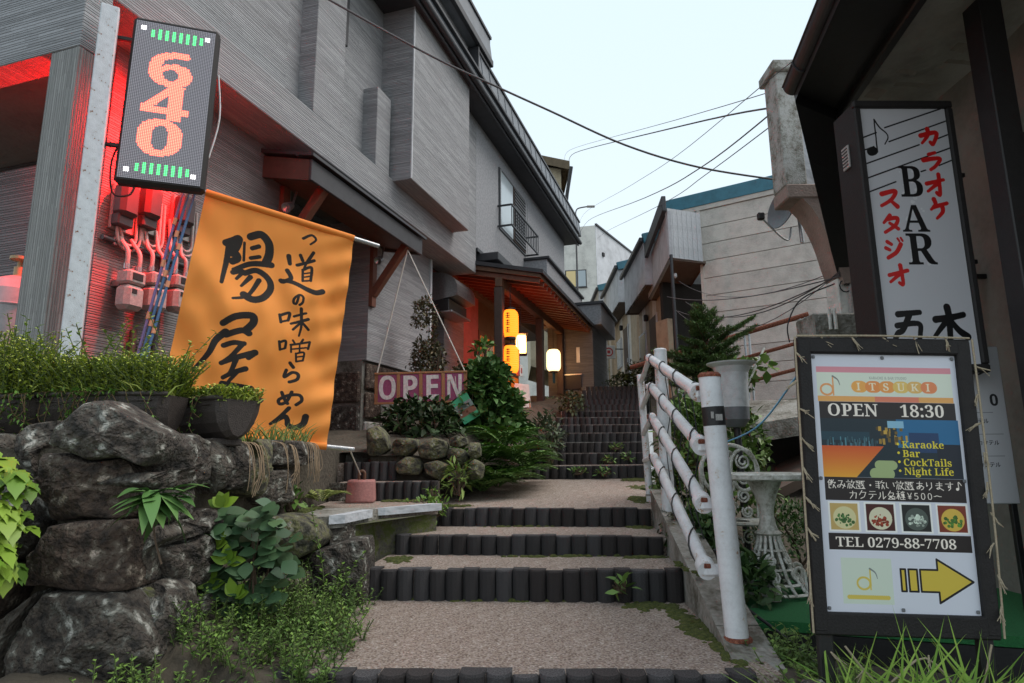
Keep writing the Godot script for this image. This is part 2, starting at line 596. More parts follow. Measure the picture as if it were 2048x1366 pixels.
	M.stem = mk(Color(0.11, 0.075, 0.05), 0.9)
	M.stem_green = mk(Color(0.1, 0.15, 0.05), 0.8)
	M.dry = mk(Color(0.3, 0.22, 0.14), 0.9)

# ---------------------------------------------------------------- lettering and stone outlines
const BANNER_INK := [
	"35.4 179,295 215,265 251,235 246,298 224,351 253,348 265,376 236,409|32.9:17.7 200,285 203,407 199,581|12.7 288,249 305,379|38:43 319,196 381,160 437,205 453,283 442,357",
	"22.8 342,274 383,245|20.3 345,345 399,318|22.8:32.9 257,463 351,386 481,356|25.3:15.2 254,485 313,453 282,523",
	"27.8:38 325,465 394,423 474,465 499,535 462,615 401,646 342,624|25.3:12.7 364,481 318,567|25.3:12.7 419,493 367,625 282,673|30.4:38 256,856 324,792 413,763 431,808 395,873",
	"30.4 287,930 373,878 419,891|35.4:17.7 280,912 234,980 208,1078 143,1202|25.3 285,1005 339,973 401,968|25.3:17.7 390,975 341,1065 289,1127",
	"22.8:32.9 291,1126 366,1074 474,1017|25.3 474,1020 437,1063|25.3:15.2 370,1085 352,1177 316,1228|20.3:27.8 317,1220 370,1176 436,1139|20.3:15.2 390,1170 346,1255",
	"25.3:38 317,1260 407,1269 486,1274|15.2:10.1 653,99 704,59 738,86 706,131|25.3:20.3 579,256 595,315|22.8 584,367 615,421 572,459 553,453|17.7 654,228 676,265",
	"17.7 737,186 708,260|17.7 643,308 752,242|12.7 700,279 692,325|12.7 685,332 694,424|15.2 685,334 739,302 747,406|8.9 695,361 736,343|8.9 699,388 739,370",
	"10.1 700,419 747,403|20.3:30.4 553,455 633,451 732,480 791,491 836,469|12.7 681,549 673,606 655,603 656,571 685,538 712,548 713,588 695,611|15.2 582,711 597,766",
	"15.2 589,712 641,684 640,740|11.4 602,758 638,741|12.7 673,701 750,657|12.7:17.7 661,760 769,700|17.7:10.1 712,635 730,756 725,837|12.7 719,743 678,802",
	"13.9 731,732 782,778|12.7 605,906 619,966|12.7 608,913 644,895 648,947|10.1 621,961 649,947|11.4 691,877 706,895|11.4 757,855 745,885|11.4 680,914 804,863",
	"10.1 683,914 692,966|11.4 803,866 798,920|8.9 693,942 789,909|8.9 739,892 747,952|10.1 724,966 735,1024|10.1 724,969 775,949 777,1007|7.6 730,992 774,977",
	"10.1 735,1024 779,1008|17.7 698,1043 725,1071|16.5 682,1097 676,1149 722,1108 758,1116 756,1155 711,1181|16.5 676,1263 697,1304 722,1338",
	"16.5 736,1250 713,1323 677,1346 666,1317 719,1278 783,1266 804,1301 773,1339|20.3:15.2 734,1368 690,1435 638,1496",
	"20.3:32.9 660,1476 715,1431 736,1454 745,1488 789,1502 836,1467 845,1413"]
const STAFF_INK := [
	"15.2 0,339 172,277|15.2 274,221 955,-2|15.2 -4,484 125,440|15.2 305,383 1018,135|15.2 7,638 652,418|15.2 842,359 1006,299|15.2 8,800 1012,453|15.2 10,955 328,841",
	"15.2 630,727 687,709|15.2 848,657 1006,596|15.2:15.2 161,124 157,506|17.4:13 161,124 215,217 285,285 297,341 253,413|100 85,497 118,488"]
const NAME_INK := [
	"47.8:39.1 164,2281 411,2261|47.8:39.1 291,2282 199,2442 135,2484 74,2611|43.5:34.8 140,2399 375,2379 383,2485 333,2643|43.5:56.5 47,2664 450,2629",
	"52.2:43.5 570,2337 741,2317 887,2288|56.5:39.1 713,2210 721,2338 696,2654|47.8:30.4 706,2338 622,2423 537,2518|39.1:56.5 729,2338 807,2445 901,2519"]
const RED_INK := [
	"39.1:30.4 680,313 865,280 813,409 783,388|39.1:21.7 768,236 764,308 685,402|30.4:26.1 743,531 823,509|39.1:26.1 675,595 863,577 815,656 743,706|34.8:26.1 677,864 880,818",
	"34.8:30.4 824,760 814,979 776,965|34.8:21.7 800,863 675,953|39.1:21.7 734,1040 744,1098 687,1154|34.8:30.4 723,1125 881,1083|39.1:21.7 816,1111 814,1180 739,1254",
	"39.1:26.1 146,980 304,948 250,1040 127,1112|26.1:39.1 237,1052 311,1123|34.8:21.7 208,1220 128,1303|34.8:26.1 181,1258 288,1249 257,1328 132,1406",
	"26.1:30.4 198,1304 290,1368|30.4:26.1 143,1508 190,1538|30.4:26.1 120,1576 165,1599|30.4:34.8 134,1681 232,1622 293,1533|17.4 263,1472 281,1504|17.4 300,1466 318,1500",
	"30.4:30.4 122,1868 335,1818|34.8:26.1 255,1763 265,1958 223,1949|30.4:21.7 233,1861 123,1943"]
const STONES := [
	"near -1.564,.906,-2.500|-.216,-.034 -.183,.052 -.104,.125 -.036,.139 .029,.102 .113,.049 .195,.005 .193,-.072 .147,-.122 .057,-.083 -.054,-.097 -.143,-.064",
	"near -1.655,.714,-2.520|-.170,.125 -.066,.124 .025,.090 .136,.103 .195,.036 .212,-.006 .189,-.072 .185,-.126 .023,-.121 -.095,-.136 -.124,-.070 -.178,-.019 -.174,.023 -.156,.048",
	"near -1.623,.449,-2.480|-.098,.124 .017,.141 .177,.136 .205,.065 .214,-.109 .112,-.116 -.004,-.109 -.121,-.094 -.183,-.094 -.183,.005 -.139,.052",
	"near -1.564,.178,-2.440|-.201,.066 -.148,.157 -.044,.164 .143,.158 .199,.085 .254,.010 .278,-.072 .238,-.150 -.026,-.187 -.217,-.171 -.244,-.061 -.232,-.001",
	"near -1.857,.151,-2.500|-.078,.042 -.005,.111 .093,.184 .044,.083 .009,.003 -.002,-.066 .002,-.178 -.063,-.178",
	"near -2.157,.825,-2.750|-.103,.104 .012,.098 .051,.055 .078,-.075 .039,-.098 -.076,-.083",
	"near -1.991,.845,-2.700|-.075,.062 -.045,.117 .075,.135 .064,.033 .032,-.008 .043,-.095 -.003,-.140 -.038,-.112 -.054,.006",
	"near -1.962,.576,-2.620|-.162,.143 -.018,.141 .049,.106 .116,-.007 .091,-.087 .045,-.142 -.119,-.157",
	"near -1.969,.319,-2.600|-.094,.086 .060,.101 .067,.019 .031,-.071 -.063,-.134",
	"near -1.450,.672,-2.620|-.067,.068 -.053,.103 .057,.084 .092,-.003 .083,-.107 -.050,-.106 -.061,-.037",
	"near -1.423,.465,-2.600|-.055,.086 .041,.094 .088,.051 .014,.001 .017,-.115 -.046,-.139 -.057,.019",
	"near -1.354,.201,-2.580|-.114,.104 -.033,.148 .049,.103 .069,-.033 .055,-.159 -.003,-.120 -.023,-.041",
	"other -1.216,.395,-3.620|-.166,.096 -.089,.109 .028,.099 .117,.056 .154,-.019 .123,-.074 .039,-.119 -.067,-.109 -.138,-.035",
	"other -1.260,.143,-3.500|-.130,.038 -.040,.072 .052,.087 .128,.040 .122,-.026 .044,-.094 -.048,-.085 -.125,-.032",
	"other -1.018,.169,-3.780|-.205,.074 -.123,.131 -.033,.149 .046,.177 .156,.186 .174,.119 .177,-.119 .150,-.203 .002,-.220 -.146,-.200 -.196,-.097",
	"pile -1.227,.966,-5.850|-.092,.110 -.005,.145 .071,.065 .096,-.066 .018,-.130 -.085,-.122",
	"pile -.985,.924,-5.850|-.124,-.010 -.096,.055 .021,.076 .116,.061 .125,-.012 .039,-.090 -.078,-.082",
	"pile -.716,.898,-5.800|-.144,.013 -.094,.070 .007,.101 .109,.068 .139,-.004 .111,-.075 -.004,-.102 -.121,-.073",
	"pile -.497,.961,-5.850|-.086,.028 -.012,.057 .076,.034 .083,-.024 .018,-.059 -.078,-.037",
	"pile -.931,.745,-5.800|-.114,.025 -.022,.088 .095,.066 .132,-.005 .097,-.076 -.076,-.067 -.113,-.031",
	"pile -.664,.711,-5.750|-.129,.057 -.007,.085 .108,.041 .109,-.057 .024,-.098 -.106,-.027",
	"pile -.493,.826,-5.800|-.077,.083 .047,.067 .105,-.005 .076,-.089 -.054,-.067 -.098,.011",
	"pile -.345,.878,-5.750|-.040,.071 .046,.070 .061,-.043 -.011,-.085 -.054,-.014",
	"pile -.330,.709,-5.700|-.079,.029 -.009,.098 .077,.041 .062,-.084 -.051,-.083",
	"pile -.478,.640,-5.700|-.080,.057 .055,.091 .097,-.014 .013,-.082 -.086,-.053",
	"side -1.413,.783,-2.703|-.241,-.061 -.191,-.022 -.085,-.025 -.089,.080 -.032,.121 .074,.140 .183,.101 .202,.024 .265,-.079 .083,-.098 -.011,-.090 -.158,-.090",
	"side -1.402,.788,-3.021|-.121,.101 .004,.120 .078,.085 .109,.001 .092,-.114 -.006,-.134 -.046,-.077 -.108,.019",
	"side -1.394,.776,-3.235|-.121,.114 .085,.128 .155,.066 .046,-.005 -.004,-.056 .033,-.109 -.086,-.112 -.108,-.028",
	"side -1.387,.770,-3.438|-.101,.143 .209,.153 .183,.006 .119,-.031 .050,-.159 -.138,-.130 -.179,-.051 -.119,-.000 -.028,.072",
	"side -1.368,.828,-3.988|-.328,.093 .336,.094 .382,.011 .239,-.041 -.030,-.061 -.244,-.053 -.356,-.042",
	"side -1.376,.664,-3.755|-.129,.083 .177,.093 .274,.012 .235,-.113 -.149,-.097 -.236,-.045 -.173,.065",
	"side -1.407,.390,-2.866|-.262,.077 -.114,.086 -.008,.109 .134,.055 .261,-.032 .208,-.117 -.028,-.118 -.192,-.060",
	"side -1.404,.192,-2.947|-.171,.043 .038,.052 .129,.065 .191,-.017 .085,-.055 -.100,-.070 -.174,-.018",
	"side -1.407,.505,-2.863|-.204,.071 -.040,.027 .113,.089 .241,-.001 .222,-.094 .135,-.052 -.008,.002 -.178,-.014 -.284,-.028",
	"side -1.413,.235,-2.689|-.153,.094 -.026,.090 .136,.029 .066,-.023 .088,-.082 .006,-.115 -.116,.004"]
const GLYPH := {
	"カ": "138379 414519", "ク": "4015 32826729", "テ": "2181 1494 545629", "ル": "323619 616996", "ス": "22826619 5699", "タ": "4015 32826729 3558", "ラ": "2181 14847739",
	"み": "21613818165597 848669", "い": "121738 8296", "あ": "2282 5048 7448282664968869", "り": "212534 717649", "ま": "2282 1484 505738274699", "す": "1292 60654644646749",
	"飲": "3013 3053 2343 2545 2329 4346 2949 5055 7054 6393 9384 7569 7599", "放": "2021 0242 2419 24443948 6053 5292 8259 5599", "題": "0141 0144 4144 0343 0545 2549 2747 0709 0999 5191 7152 5288 5282 5484 5686 5288 7859 7899",
	"歌": "0141 3139 0333 0353 0545 0747 7052 6292 9283 7469 7499", "各": "4015 32727419 3569 2686 2689 8689 2989", "種": "3010 0343 2129 2308 2348 6152 5191 5384 5586 5387 8387 7079 4999 5797", "準": "1021 1324 1727 3026 3393 5057 3585 3787 0898 5759",
	"備": "2014 1319 3292 5053 8083 4494 4449 4586 8689 4979 6489", "中": "1282 1216 8286 1686 5059", "ガ": "138379 414519 7081 8091", "〜": "1525447595"}

func disc(im: Image, x: float, y: float, r: float, col: Color) -> void:
	var k := int(ceil(r))
	for j in range(-k, k + 1):
		var w := r * r - j * j
		if w > 0.0:
			w = sqrt(w)
			im.fill_rect(Rect2i(int(round(x - w)), int(round(y)) + j, maxi(1, int(round(2 * w))), 1), col)

func ink(im: Image, pts: Array, w0: float, w1: float, col: Color) -> void:
	var p := catmull(pts, 8) if pts.size() > 2 else pts
	var total := 0.0
	for i in p.size() - 1:
		total += p[i].distance_to(p[i + 1])
	var run := 0.0
	for i in p.size() - 1:
		var l: float = p[i].distance_to(p[i + 1])
		var m := int(ceil(l / maxf(0.6, minf(w0, w1) * 0.15))) + 1
		for k in m:
			var t := float(k) / m
			var q: Vector2 = p[i].lerp(p[i + 1], t)
			disc(im, q.x, q.y, lerpf(w0, w1, (run + l * t) / maxf(total, 0.001)) * 0.5, col)
		run += l

func strokes(im: Image, rows: Array, sc: float, col: Color, org := Vector2.ZERO, fat := 1.0) -> void:
	for row in rows:
		for s in row.split("|"):
			var f: PackedStringArray = s.split(" ")
			var w := f[0].split(":")
			var pts := []
			for k in range(1, f.size()):
				var xy := f[k].split(",")
				pts.append(org + Vector2(xy[0].to_float(), xy[1].to_float()) * sc)
			ink(im, pts, w[0].to_float() * sc * fat, w[-1].to_float() * sc * fat, col)

func glyphs(im: Image, text: String, x: float, y: float, sz: float, w: float, col: Color, down := false) -> void:
	for ch in text:
		if GLYPH.has(ch):
			for s in GLYPH[ch].split(" "):
				var pts := []
				for k in range(0, s.length() - 1, 2):
					pts.append(Vector2(x + s[k].to_int() * sz * 0.1, y + s[k + 1].to_int() * sz * 0.1))
				for i in pts.size() - 1:
					ink(im, [pts[i], pts[i + 1]], w, w, col)
		elif ch == "・":
			disc(im, x + sz * 0.45, y + sz * 0.5, sz * 0.1, col)
		elif ch == "♪":
			disc(im, x + sz * 0.3, y + sz * 0.75, sz * 0.16, col)
			ink(im, [Vector2(x + sz * 0.44, y + sz * 0.75), Vector2(x + sz * 0.44, y), Vector2(x + sz * 0.75, y + sz * 0.35)], w, w, col)
		else:
			type(im, ch, x + sz * 0.1, y + sz * 0.88, sz, col, 1.0, "Droid Sans", 400)
		if down:
			y += sz
		else:
			x += sz * (0.72 if ch in "¥500" else 1.02)

func type(im: Image, text: String, x: float, y: float, sz: float, col: Color, stretch := 1.0, face := "Droid Serif", weight := 700, slant := 0.0) -> float:
	# fills glyph outlines; y is the base line; returns where the line ends
	var f := SystemFont.new()
	f.font_names = PackedStringArray([face])
	f.font_weight = weight
	var ts := TextServerManager.get_primary_interface()
	var rid: RID = f.get_rids()[0]
	for ch in text:
		var g := ts.font_get_glyph_index(rid, 100, ch.unicode_at(0), 0)
		var d: Dictionary = ts.font_get_glyph_contours(rid, 100, g)
		var k := sz / 100.0
		var pts: PackedVector3Array = d.get("points", PackedVector3Array())
		var edges := []
		var s := 0
		var lo := 1e9
		var hi := -1e9
		for e in d.get("contours", PackedInt32Array()):
			for i in range(s, e + 1):
				var a := pts[i]
				var b := pts[s if i == e else i + 1]
				edges.append([Vector2(x + (a.x - a.y * slant) * k * stretch, y + a.y * k), Vector2(x + (b.x - b.y * slant) * k * stretch, y + b.y * k)])
				lo = minf(lo, y + a.y * k)
				hi = maxf(hi, y + a.y * k)
			s = e + 1
		if edges:
			for yy in range(int(floor(lo)), int(ceil(hi)) + 1):
				var xs := []
				for e in edges:
					if (e[0].y <= yy + 0.5) != (e[1].y <= yy + 0.5):
						xs.append(lerpf(e[0].x, e[1].x, (yy + 0.5 - e[0].y) / (e[1].y - e[0].y)))
				xs.sort()
				for i in range(0, xs.size() - 1, 2):
					im.fill_rect(Rect2i(int(round(xs[i])), yy, maxi(1, int(round(xs[i + 1] - xs[i]))), 1), col)
		x += ts.font_get_glyph_advance(rid, 100, g).x * k * stretch
	return x

func blank(w: int, h: int, col: Color) -> Image:
	var im := Image.create(w, h, false, Image.FORMAT_RGB8)
	im.fill(col)
	return im

func banner_print() -> Image:
	var im := blank(800, 1290, Color(1.0, 0.63, 0.28))
	strokes(im, BANNER_INK, 0.8, Color(0.13, 0.11, 0.10), Vector2.ZERO, 1.35)
	return im

func bar_print() -> Image:
	# 500 x 1400 thousandths of a metre
	var im := blank(500, 1400, Color(0.77, 0.77, 0.79))
	strokes(im, STAFF_INK, 0.5, Color(0.06, 0.06, 0.07))
	strokes(im, RED_INK, 0.5, Color(0.78, 0.1, 0.1), Vector2.ZERO, 1.4)
	strokes(im, NAME_INK, 0.5, Color(0.06, 0.06, 0.07), Vector2.ZERO, 1.4)
	# traces of older paint behind the three letters
	rng.seed = 77
	for k in 40:
		disc(im, rnd(190, 300), rnd(330, 880), rnd(3, 13), Color(0.83, 0.83, 0.84))
	var bk := Color(0.05, 0.05, 0.06)
	type(im, "B", 180, 506, 245, bk, 0.85)
	type(im, "A", 166, 700, 205, bk, 1.0)
	type(im, "R", 172, 878, 235, bk, 1.0)
	return im

func note(im: Image, x: float, y: float, s: float, c1: Color, c2: Color) -> void:
	# ring with a stem and a flag
	var ring := []
	for k in 13:
		ring.append(Vector2(x + cos(TAU * k / 12) * s * 0.32, y + sin(TAU * k / 12) * s * 0.3))
	ink(im, ring, s * 0.1, s * 0.1, c1)
	ink(im, [Vector2(x + s * 0.34, y + s * 0.3), Vector2(x + s * 0.34, y - s * 0.75)], s * 0.08, s * 0.07, c1)
	ink(im, [Vector2(x + s * 0.34, y - s * 0.75), Vector2(x + s * 0.6, y - s * 0.55), Vector2(x + s * 0.7, y - s * 0.25)], s * 0.09, s * 0.03, c2)

func poster_print() -> Image:
	var S := 0.72
	var W := int(1000 * S)
	var im := blank(W, int(1780 * S), Color(0.85, 0.86, 0.9))
	var R := func(x: float, y: float, w: float, h: float, c: Color) -> void:
		im.fill_rect(Rect2i(int(x * S), int(y * S), int(w * S), int(h * S)), c)
	var dark := Color(0.13, 0.1, 0.1)
	var cream := Color(0.97, 0.93, 0.88)
	R.call(40, 92, 925, 42, Color(0.88, 0.58, 0.62))
	R.call(40, 134, 925, 172, Color(0.88, 0.91, 0.84))
	note(im, 105 * S, 258 * S, 130 * S, Color(0.93, 0.63, 0.38), Color(0.5, 0.5, 0.48))
	type(im, "KARAOKE & BAR STUDIO", 400 * S, 180 * S, 26 * S, Color(0.62, 0.65, 0.6), 0.9, "Droid Sans", 400)
	var ox := [0.93, 0.95, 0.92, 0.93, 0.94, 0.92]
	for k in 6:
		var cx := 330 + k * 95
		var oc: Color = [Color(0.95, 0.68, 0.33), Color(0.93, 0.58, 0.3), Color(0.94, 0.63, 0.32), Color(0.92, 0.78, 0.42), Color(0.9, 0.72, 0.4), Color(0.92, 0.55, 0.35)][k]
		for q in 9:
			disc(im, (cx - 14 + q * 3.5) * S, 235 * S, 42 * S, oc)
		type(im, "ITSUKI"[k], (cx - (22 if k in [0, 5] else 30)) * S, 262 * S, 76 * S, Color(0.98, 0.93, 0.8))
	R.call(40, 306, 925, 40, Color(0.93, 0.68, 0.38))
	R.call(430, 306, 300, 40, Color(0.9, 0.52, 0.4))
	R.call(45, 346, 925, 122, dark)
	type(im, "OPEN", 95 * S, 448 * S, 122 * S, cream, 1.0)
	type(im, "18:30", 590 * S, 448 * S, 122 * S, cream, 0.98)
	# picture of the counter
	R.call(45, 468, 935, 412, Color(0.06, 0.16, 0.2))
	R.call(560, 468, 420, 200, Color(0.12, 0.42, 0.6))
	R.call(640, 560, 200, 140, Color(0.1, 0.24, 0.4))
	R.call(820, 640, 160, 240, Color(0.07, 0.12, 0.18))
	R.call(45, 560, 330, 60, Color(0.08, 0.24, 0.3))
	rng.seed = 5
	for k in 60:
		R.call(rnd(60, 420), rnd(590, 650), 8, rnd(20, 60), Color(0.3, 0.5, 0.55) * rnd(0.4, 1.2))
	for k in 24:
		R.call(rnd(420, 620), rnd(510, 620), rnd(10, 24), rnd(20, 50), Color(0.75, 0.6, 0.25) * rnd(0.4, 1.1))
	R.call(500, 480, 110, 50, Color(0.55, 0.75, 0.85))
	for j in 200:
		var t := j / 200.0
		R.call(45, 660 + j * 1.1, lerpf(420, 220, t), 2, Color(0.85, 0.35, 0.14).lerp(Color(0.93, 0.66, 0.2), t))
	for q in [[470, 790, 90], [440, 850, 110]]:
		for k in 12:
			disc(im, (q[0] - 45 + k * 8) * S, q[1] * S, q[2] * 0.36 * S, Color(0.65, 0.72, 0.5))
	var yl := Color(0.93, 0.85, 0.2)
	for k in 4:
		var tx: String = ["Karaoke", "Bar", "CockTails", "Night Life"][k]
		disc(im, 560 * S, (640 + k * 62) * S, 9 * S, yl)
		type(im, tx, 585 * S, (668 + k * 62) * S, 68 * S, yl, 0.98)
	R.call(48, 880, 935, 160, dark)
	glyphs(im, "飲み放題・歌い放題あります♪", 62 * S, 898 * S, 64 * S, 5.0 * S, cream)
	glyphs(im, "カクテル各種¥500〜", 205 * S, 968 * S, 62 * S, 5.0 * S, cream)
	# four dishes
	for k in 4:
		var x := 60.0 + k * 238
		R.call(x, 1048, 210, 204, Color(0.95, 0.95, 0.93))
		R.call(x + 12, 1060, 186, 180, [Color(0.78, 0.66, 0.4), Color(0.28, 0.1, 0.08), Color(0.12, 0.13, 0.12), Color(0.5, 0.2, 0.12)][k])
		var cc := Vector2(x + 105, 1155)
		disc(im, cc.x * S, cc.y * S, 76 * S, [Color(0.85, 0.82, 0.62), Color(0.86, 0.84, 0.72), Color(0.32, 0.36, 0.33), Color(0.86, 0.72, 0.3)][k])
		rng.seed = 20 + k
		for q in 46:
			var a := rnd(0, TAU)
			var rr := rnd(0, 60)
			disc(im, (cc.x + cos(a) * rr) * S, (cc.y + sin(a) * rr * 0.7 + 14) * S, rnd(4, 12) * S, [Color(0.25, 0.42, 0.2), Color(0.55, 0.2, 0.1), Color(0.75, 0.8, 0.74), Color(0.3, 0.5, 0.18)][k] * rnd(0.7, 1.25))
	R.call(50, 1262, 935, 112, dark)
	type(im, "TEL 0279-88-7708", 95 * S, 1352 * S, 92 * S, cream, 1.02)
	R.call(120, 1425, 330, 300, Color(0.82, 0.87, 0.8))
	note(im, 260 * S, 1590 * S, 130 * S, Color(0.85, 0.76, 0.35), Color(0.5, 0.53, 0.52))
	for k in 22:
		disc(im, (160 + k * 12) * S, 1680 * S, 14 * S, Color(0.85, 0.76, 0.35))
	var ar := [[[505, 1490], [535, 1490], [535, 1635], [505, 1635]], [[556, 1490], [612, 1490], [612, 1635], [556, 1635]], [[632, 1490], [745, 1490], [745, 1420], [972, 1563], [745, 1705], [745, 1635], [632, 1635]]]
	for a in ar:
		var pp := PackedVector2Array()
		for q in a:
			pp.append(Vector2(q[0], q[1]) * S)
		for yy in range(int(1415 * S), int(1710 * S)):
			var xs := []
			for i in pp.size():
				var p0 := pp[i]
				var p1 := pp[(i + 1) % pp.size()]
				if (p0.y <= yy + 0.5) != (p1.y <= yy + 0.5):
					xs.append(lerpf(p0.x, p1.x, (yy + 0.5 - p0.y) / (p1.y - p0.y)))
			xs.sort()
			for i in range(0, xs.size() - 1, 2):
				im.fill_rect(Rect2i(int(xs[i]), yy, int(xs[i + 1] - xs[i]), 1), Color(0.84, 0.74, 0.28))
		for i in pp.size():
			ink(im, [pp[i], pp[(i + 1) % pp.size()]], 13 * S, 13 * S, Color(0.06, 0.05, 0.07))
	# folds and sun-bleached edges of the print
	return im

func led_prints() -> Array:
	# [what the switched-off dots look like, what glows]
	var C := 46
	var Rr := 104
	var mask := blank(C, Rr, Color.BLACK)
	var dg := ["6", "4", "0"]
	for k in 3:
		type(mask, dg[k], 8.0 - k * 0.8, 41.5 + k * 23.0, 32.0, Color(1, 0, 0), 1.62, "Droid Sans", 700)
	for k in 8:
		for yy in [[4, 7], [93, 7]]:
			mask.fill_rect(Rect2i(9 + k * 4, yy[0] + (1 if k in [0, 7] else 0), 2, yy[1] - (2 if k in [0, 7] else 0)), Color(0, 1, 0))
	for q in [[4, 4], [41, 5], [4, 98], [41, 98]]:
		mask.fill_rect(Rect2i(q[0] - 1, q[1] - 1, 3, 3), Color(1, 1, 1))
	var P := 7
	var off := blank(C * P, Rr * P, Color(0.33, 0.31, 0.34))
	var on := blank(C * P, Rr * P, Color.BLACK)
	for j in Rr:
		for i in C:
			var m := mask.get_pixel(i, j)
			var q := Rect2i(i * P + 1, j * P + 1, P - 2, P - 2)
			off.fill_rect(q, Color(0.74, 0.72, 0.75))
			if m.r > 0.5 and m.g > 0.5:
				on.fill_rect(q, Color(1, 1, 1))
			elif m.r > 0.5:
				on.fill_rect(Rect2i(i * P, j * P, P, P), Color(0.72, 0.03, 0.02))
				on.fill_rect(q, Color(1, 0.37, 0.22))
			elif m.g > 0.5:
				on.fill_rect(q, Color(0.05, 0.85, 0.35))
	return [off, on]

# ---------------------------------------------------------------- the grey house on the left
# House axes: x runs along the front up the lane, y is up, z points out of the front.
const HOUSE_AT := Vector3(-2.717, 0, -4.824)
const HOUSE_TURN := 1.2636

func hw(u: float, y: float, z: float) -> Vector3:
	return HOUSE_AT + Basis(UP, HOUSE_TURN) * Vector3(u, y, z)

func slab(called: String, p: Node3D, m: Material, a: Vector3, b: Vector3, bv := 0.0, label := "") -> MeshInstance3D:
	# box between two corners
	return boxpart(called, p, m, (a + b) * 0.5, (b - a).abs(), bv, Basis(), label)

func lamp(p: Node3D, at: Vector3, c: Color, e: float, size := 0.08) -> void:
	var l := OmniLight3D.new()
	l.name = "bulb_light"
	l.light_color = c
	l.light_energy = e
	l.light_size = size
	l.omni_range = 12.0
	l.omni_attenuation = 2.0
	l.shadow_enabled = true
	p.add_child(l, true)
	l.position = at

func house() -> void:
	var h := thing("grey_house", "large grey ribbed-siding house with overhanging upper floor and dark metal roof", "house", HOUSE_AT, HOUSE_TURN)
	# lower front, set back under the upper floor
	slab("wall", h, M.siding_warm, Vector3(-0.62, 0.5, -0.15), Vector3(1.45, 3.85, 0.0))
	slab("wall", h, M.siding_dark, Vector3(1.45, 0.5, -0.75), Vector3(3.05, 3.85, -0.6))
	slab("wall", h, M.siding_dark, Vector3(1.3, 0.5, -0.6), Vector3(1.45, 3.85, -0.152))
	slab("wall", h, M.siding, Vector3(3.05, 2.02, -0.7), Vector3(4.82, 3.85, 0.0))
	slab("corner_trim", h, M.pale_board, Vector3(4.82, 2.02, -0.02), Vector3(4.88, 3.86, 0.02))
	slab("wall", h, M.red_wall, Vector3(4.88, 0.9, -0.4), Vector3(7.6, 4.2, -0.25))
	slab("wall", h, M.siding_dark, Vector3(5.5, 0.9, -0.248), Vector3(6.35, 3.3, -0.05))
	# foundation of field stones below the siding
	var fd := slab("foundation", h, M.concrete_dark, Vector3(3.05, 0.4, -0.7), Vector3(4.82, 2.02, -0.06))
	rng.seed = 31
	for j in 4:
		var x := 3.1
		while x < 4.75:
			var w := rnd(0.22, 0.42)
			var s := boxpart("stone", fd, [M.concrete_pale, M.rock_brown, M.rock][rng.randi() % 3], Vector3.ZERO, Vector3(w - 0.03, 0.32, 0.06), 0.02)
			s.position = Vector3(x + w / 2, 0.75 + j * 0.36, -0.04) - fd.position
			x += w
	for k in 3:
		var s := boxpart("stone", fd, [M.concrete_pale, M.rock, M.rock_brown][k], Vector3(3.04, 0.85 + k * 0.42, -0.32) - fd.position, Vector3(0.06, 0.38, 0.5), 0.02)
		s.rotation.x = 0.0
	# door under the small roof
	var d := slab("door", h, M.wood_dark, Vector3(1.75, 1.1, -0.6), Vector3(2.75, 3.1, -0.55), 0.01)
	boxpart("handle", d, M.steel, Vector3(0.38, -0.05, 0.05), Vector3(0.03, 0.25, 0.04), 0.008)
	# upper floor
	slab("floor_deck", h, M.soffit_brown, Vector3(0.7, 3.9, -3.0), Vector3(12.3, 4.2, -0.152))
	slab("overhang_band", h, M.siding, Vector3(-1.185, 3.85, -0.15), Vector3(5.77, 4.25, 0.4), 0.006)
	slab("upper_wall", h, M.siding, Vector3(-1.185, 4.25, -0.6), Vector3(1.0, 9.0, 0.2))
	slab("upper_wall", h, M.siding, Vector3(1.0, 4.25, -0.6), Vector3(2.9, 7.4, 0.2))
	slab("upper_wall", h, M.siding, Vector3(2.9, 4.25, -0.6), Vector3(5.77, 7.2, 0.397))
	slab("pilaster", h, M.siding, Vector3(1.2, 4.252, 0.1), Vector3(1.72, 7.0, 0.395), 0.006)
	slab("upper_wall", h, M.render_grey, Vector3(5.77, 4.29, -0.6), Vector3(12.5, 6.9, 0.399))
	slab("seam", h, M.metal_dark, Vector3(8.9, 4.3, 0.398), Vector3(8.908, 6.4, 0.402))
	slab("flashing", h, M.metal_dark, Vector3(5.77, 4.24, 0.2), Vector3(8.9, 4.3, 0.43))
	slab("pilaster", h, M.siding, Vector3(2.44, 4.252, 0.1), Vector3(2.77, 5.28, 0.396), 0.006)
	var bay := slab("bay", h, M.siding, Vector3(2.86, 4.225, 0.15), Vector3(4.8, 6.9, 0.655), 0.008)
	slab("bay_edge", bay, M.pale_board, Vector3(-0.975, -1.33, 0.24), Vector3(-0.95, 1.3, 0.2565))
	# slot window high on the front
	var sw := slab("window", h, M.metal_dark, Vector3(1.8, 5.55, 0.16), Vector3(2.0, 6.6, 0.24))
	slab("pane", sw, M.dark_glass, Vector3(-0.08, -0.48, 0.02), Vector3(0.08, 0.48, 0.038))
	# far end of the house and the back of the porch
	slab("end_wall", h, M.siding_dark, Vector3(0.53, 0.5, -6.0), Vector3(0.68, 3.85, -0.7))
	slab("porch_ceiling", h, M.ceiling, Vector3(-1.1, 3.86, -6.0), Vector3(0.6, 3.95, -0.15))
	slab("porch_beam", h, M.siding, Vector3(-1.185, 3.38, -6.0), Vector3(-1.0, 4.9, 0.4), 0.005)
	slab("end_wall", h, M.siding, Vector3(-1.183, 4.9, -6.0), Vector3(-1.0, 9.0, -0.6))
	slab("porch_side", h, M.siding_dark, Vector3(-0.62, 0.5, -1.9), Vector3(-0.5, 3.0, -0.152))
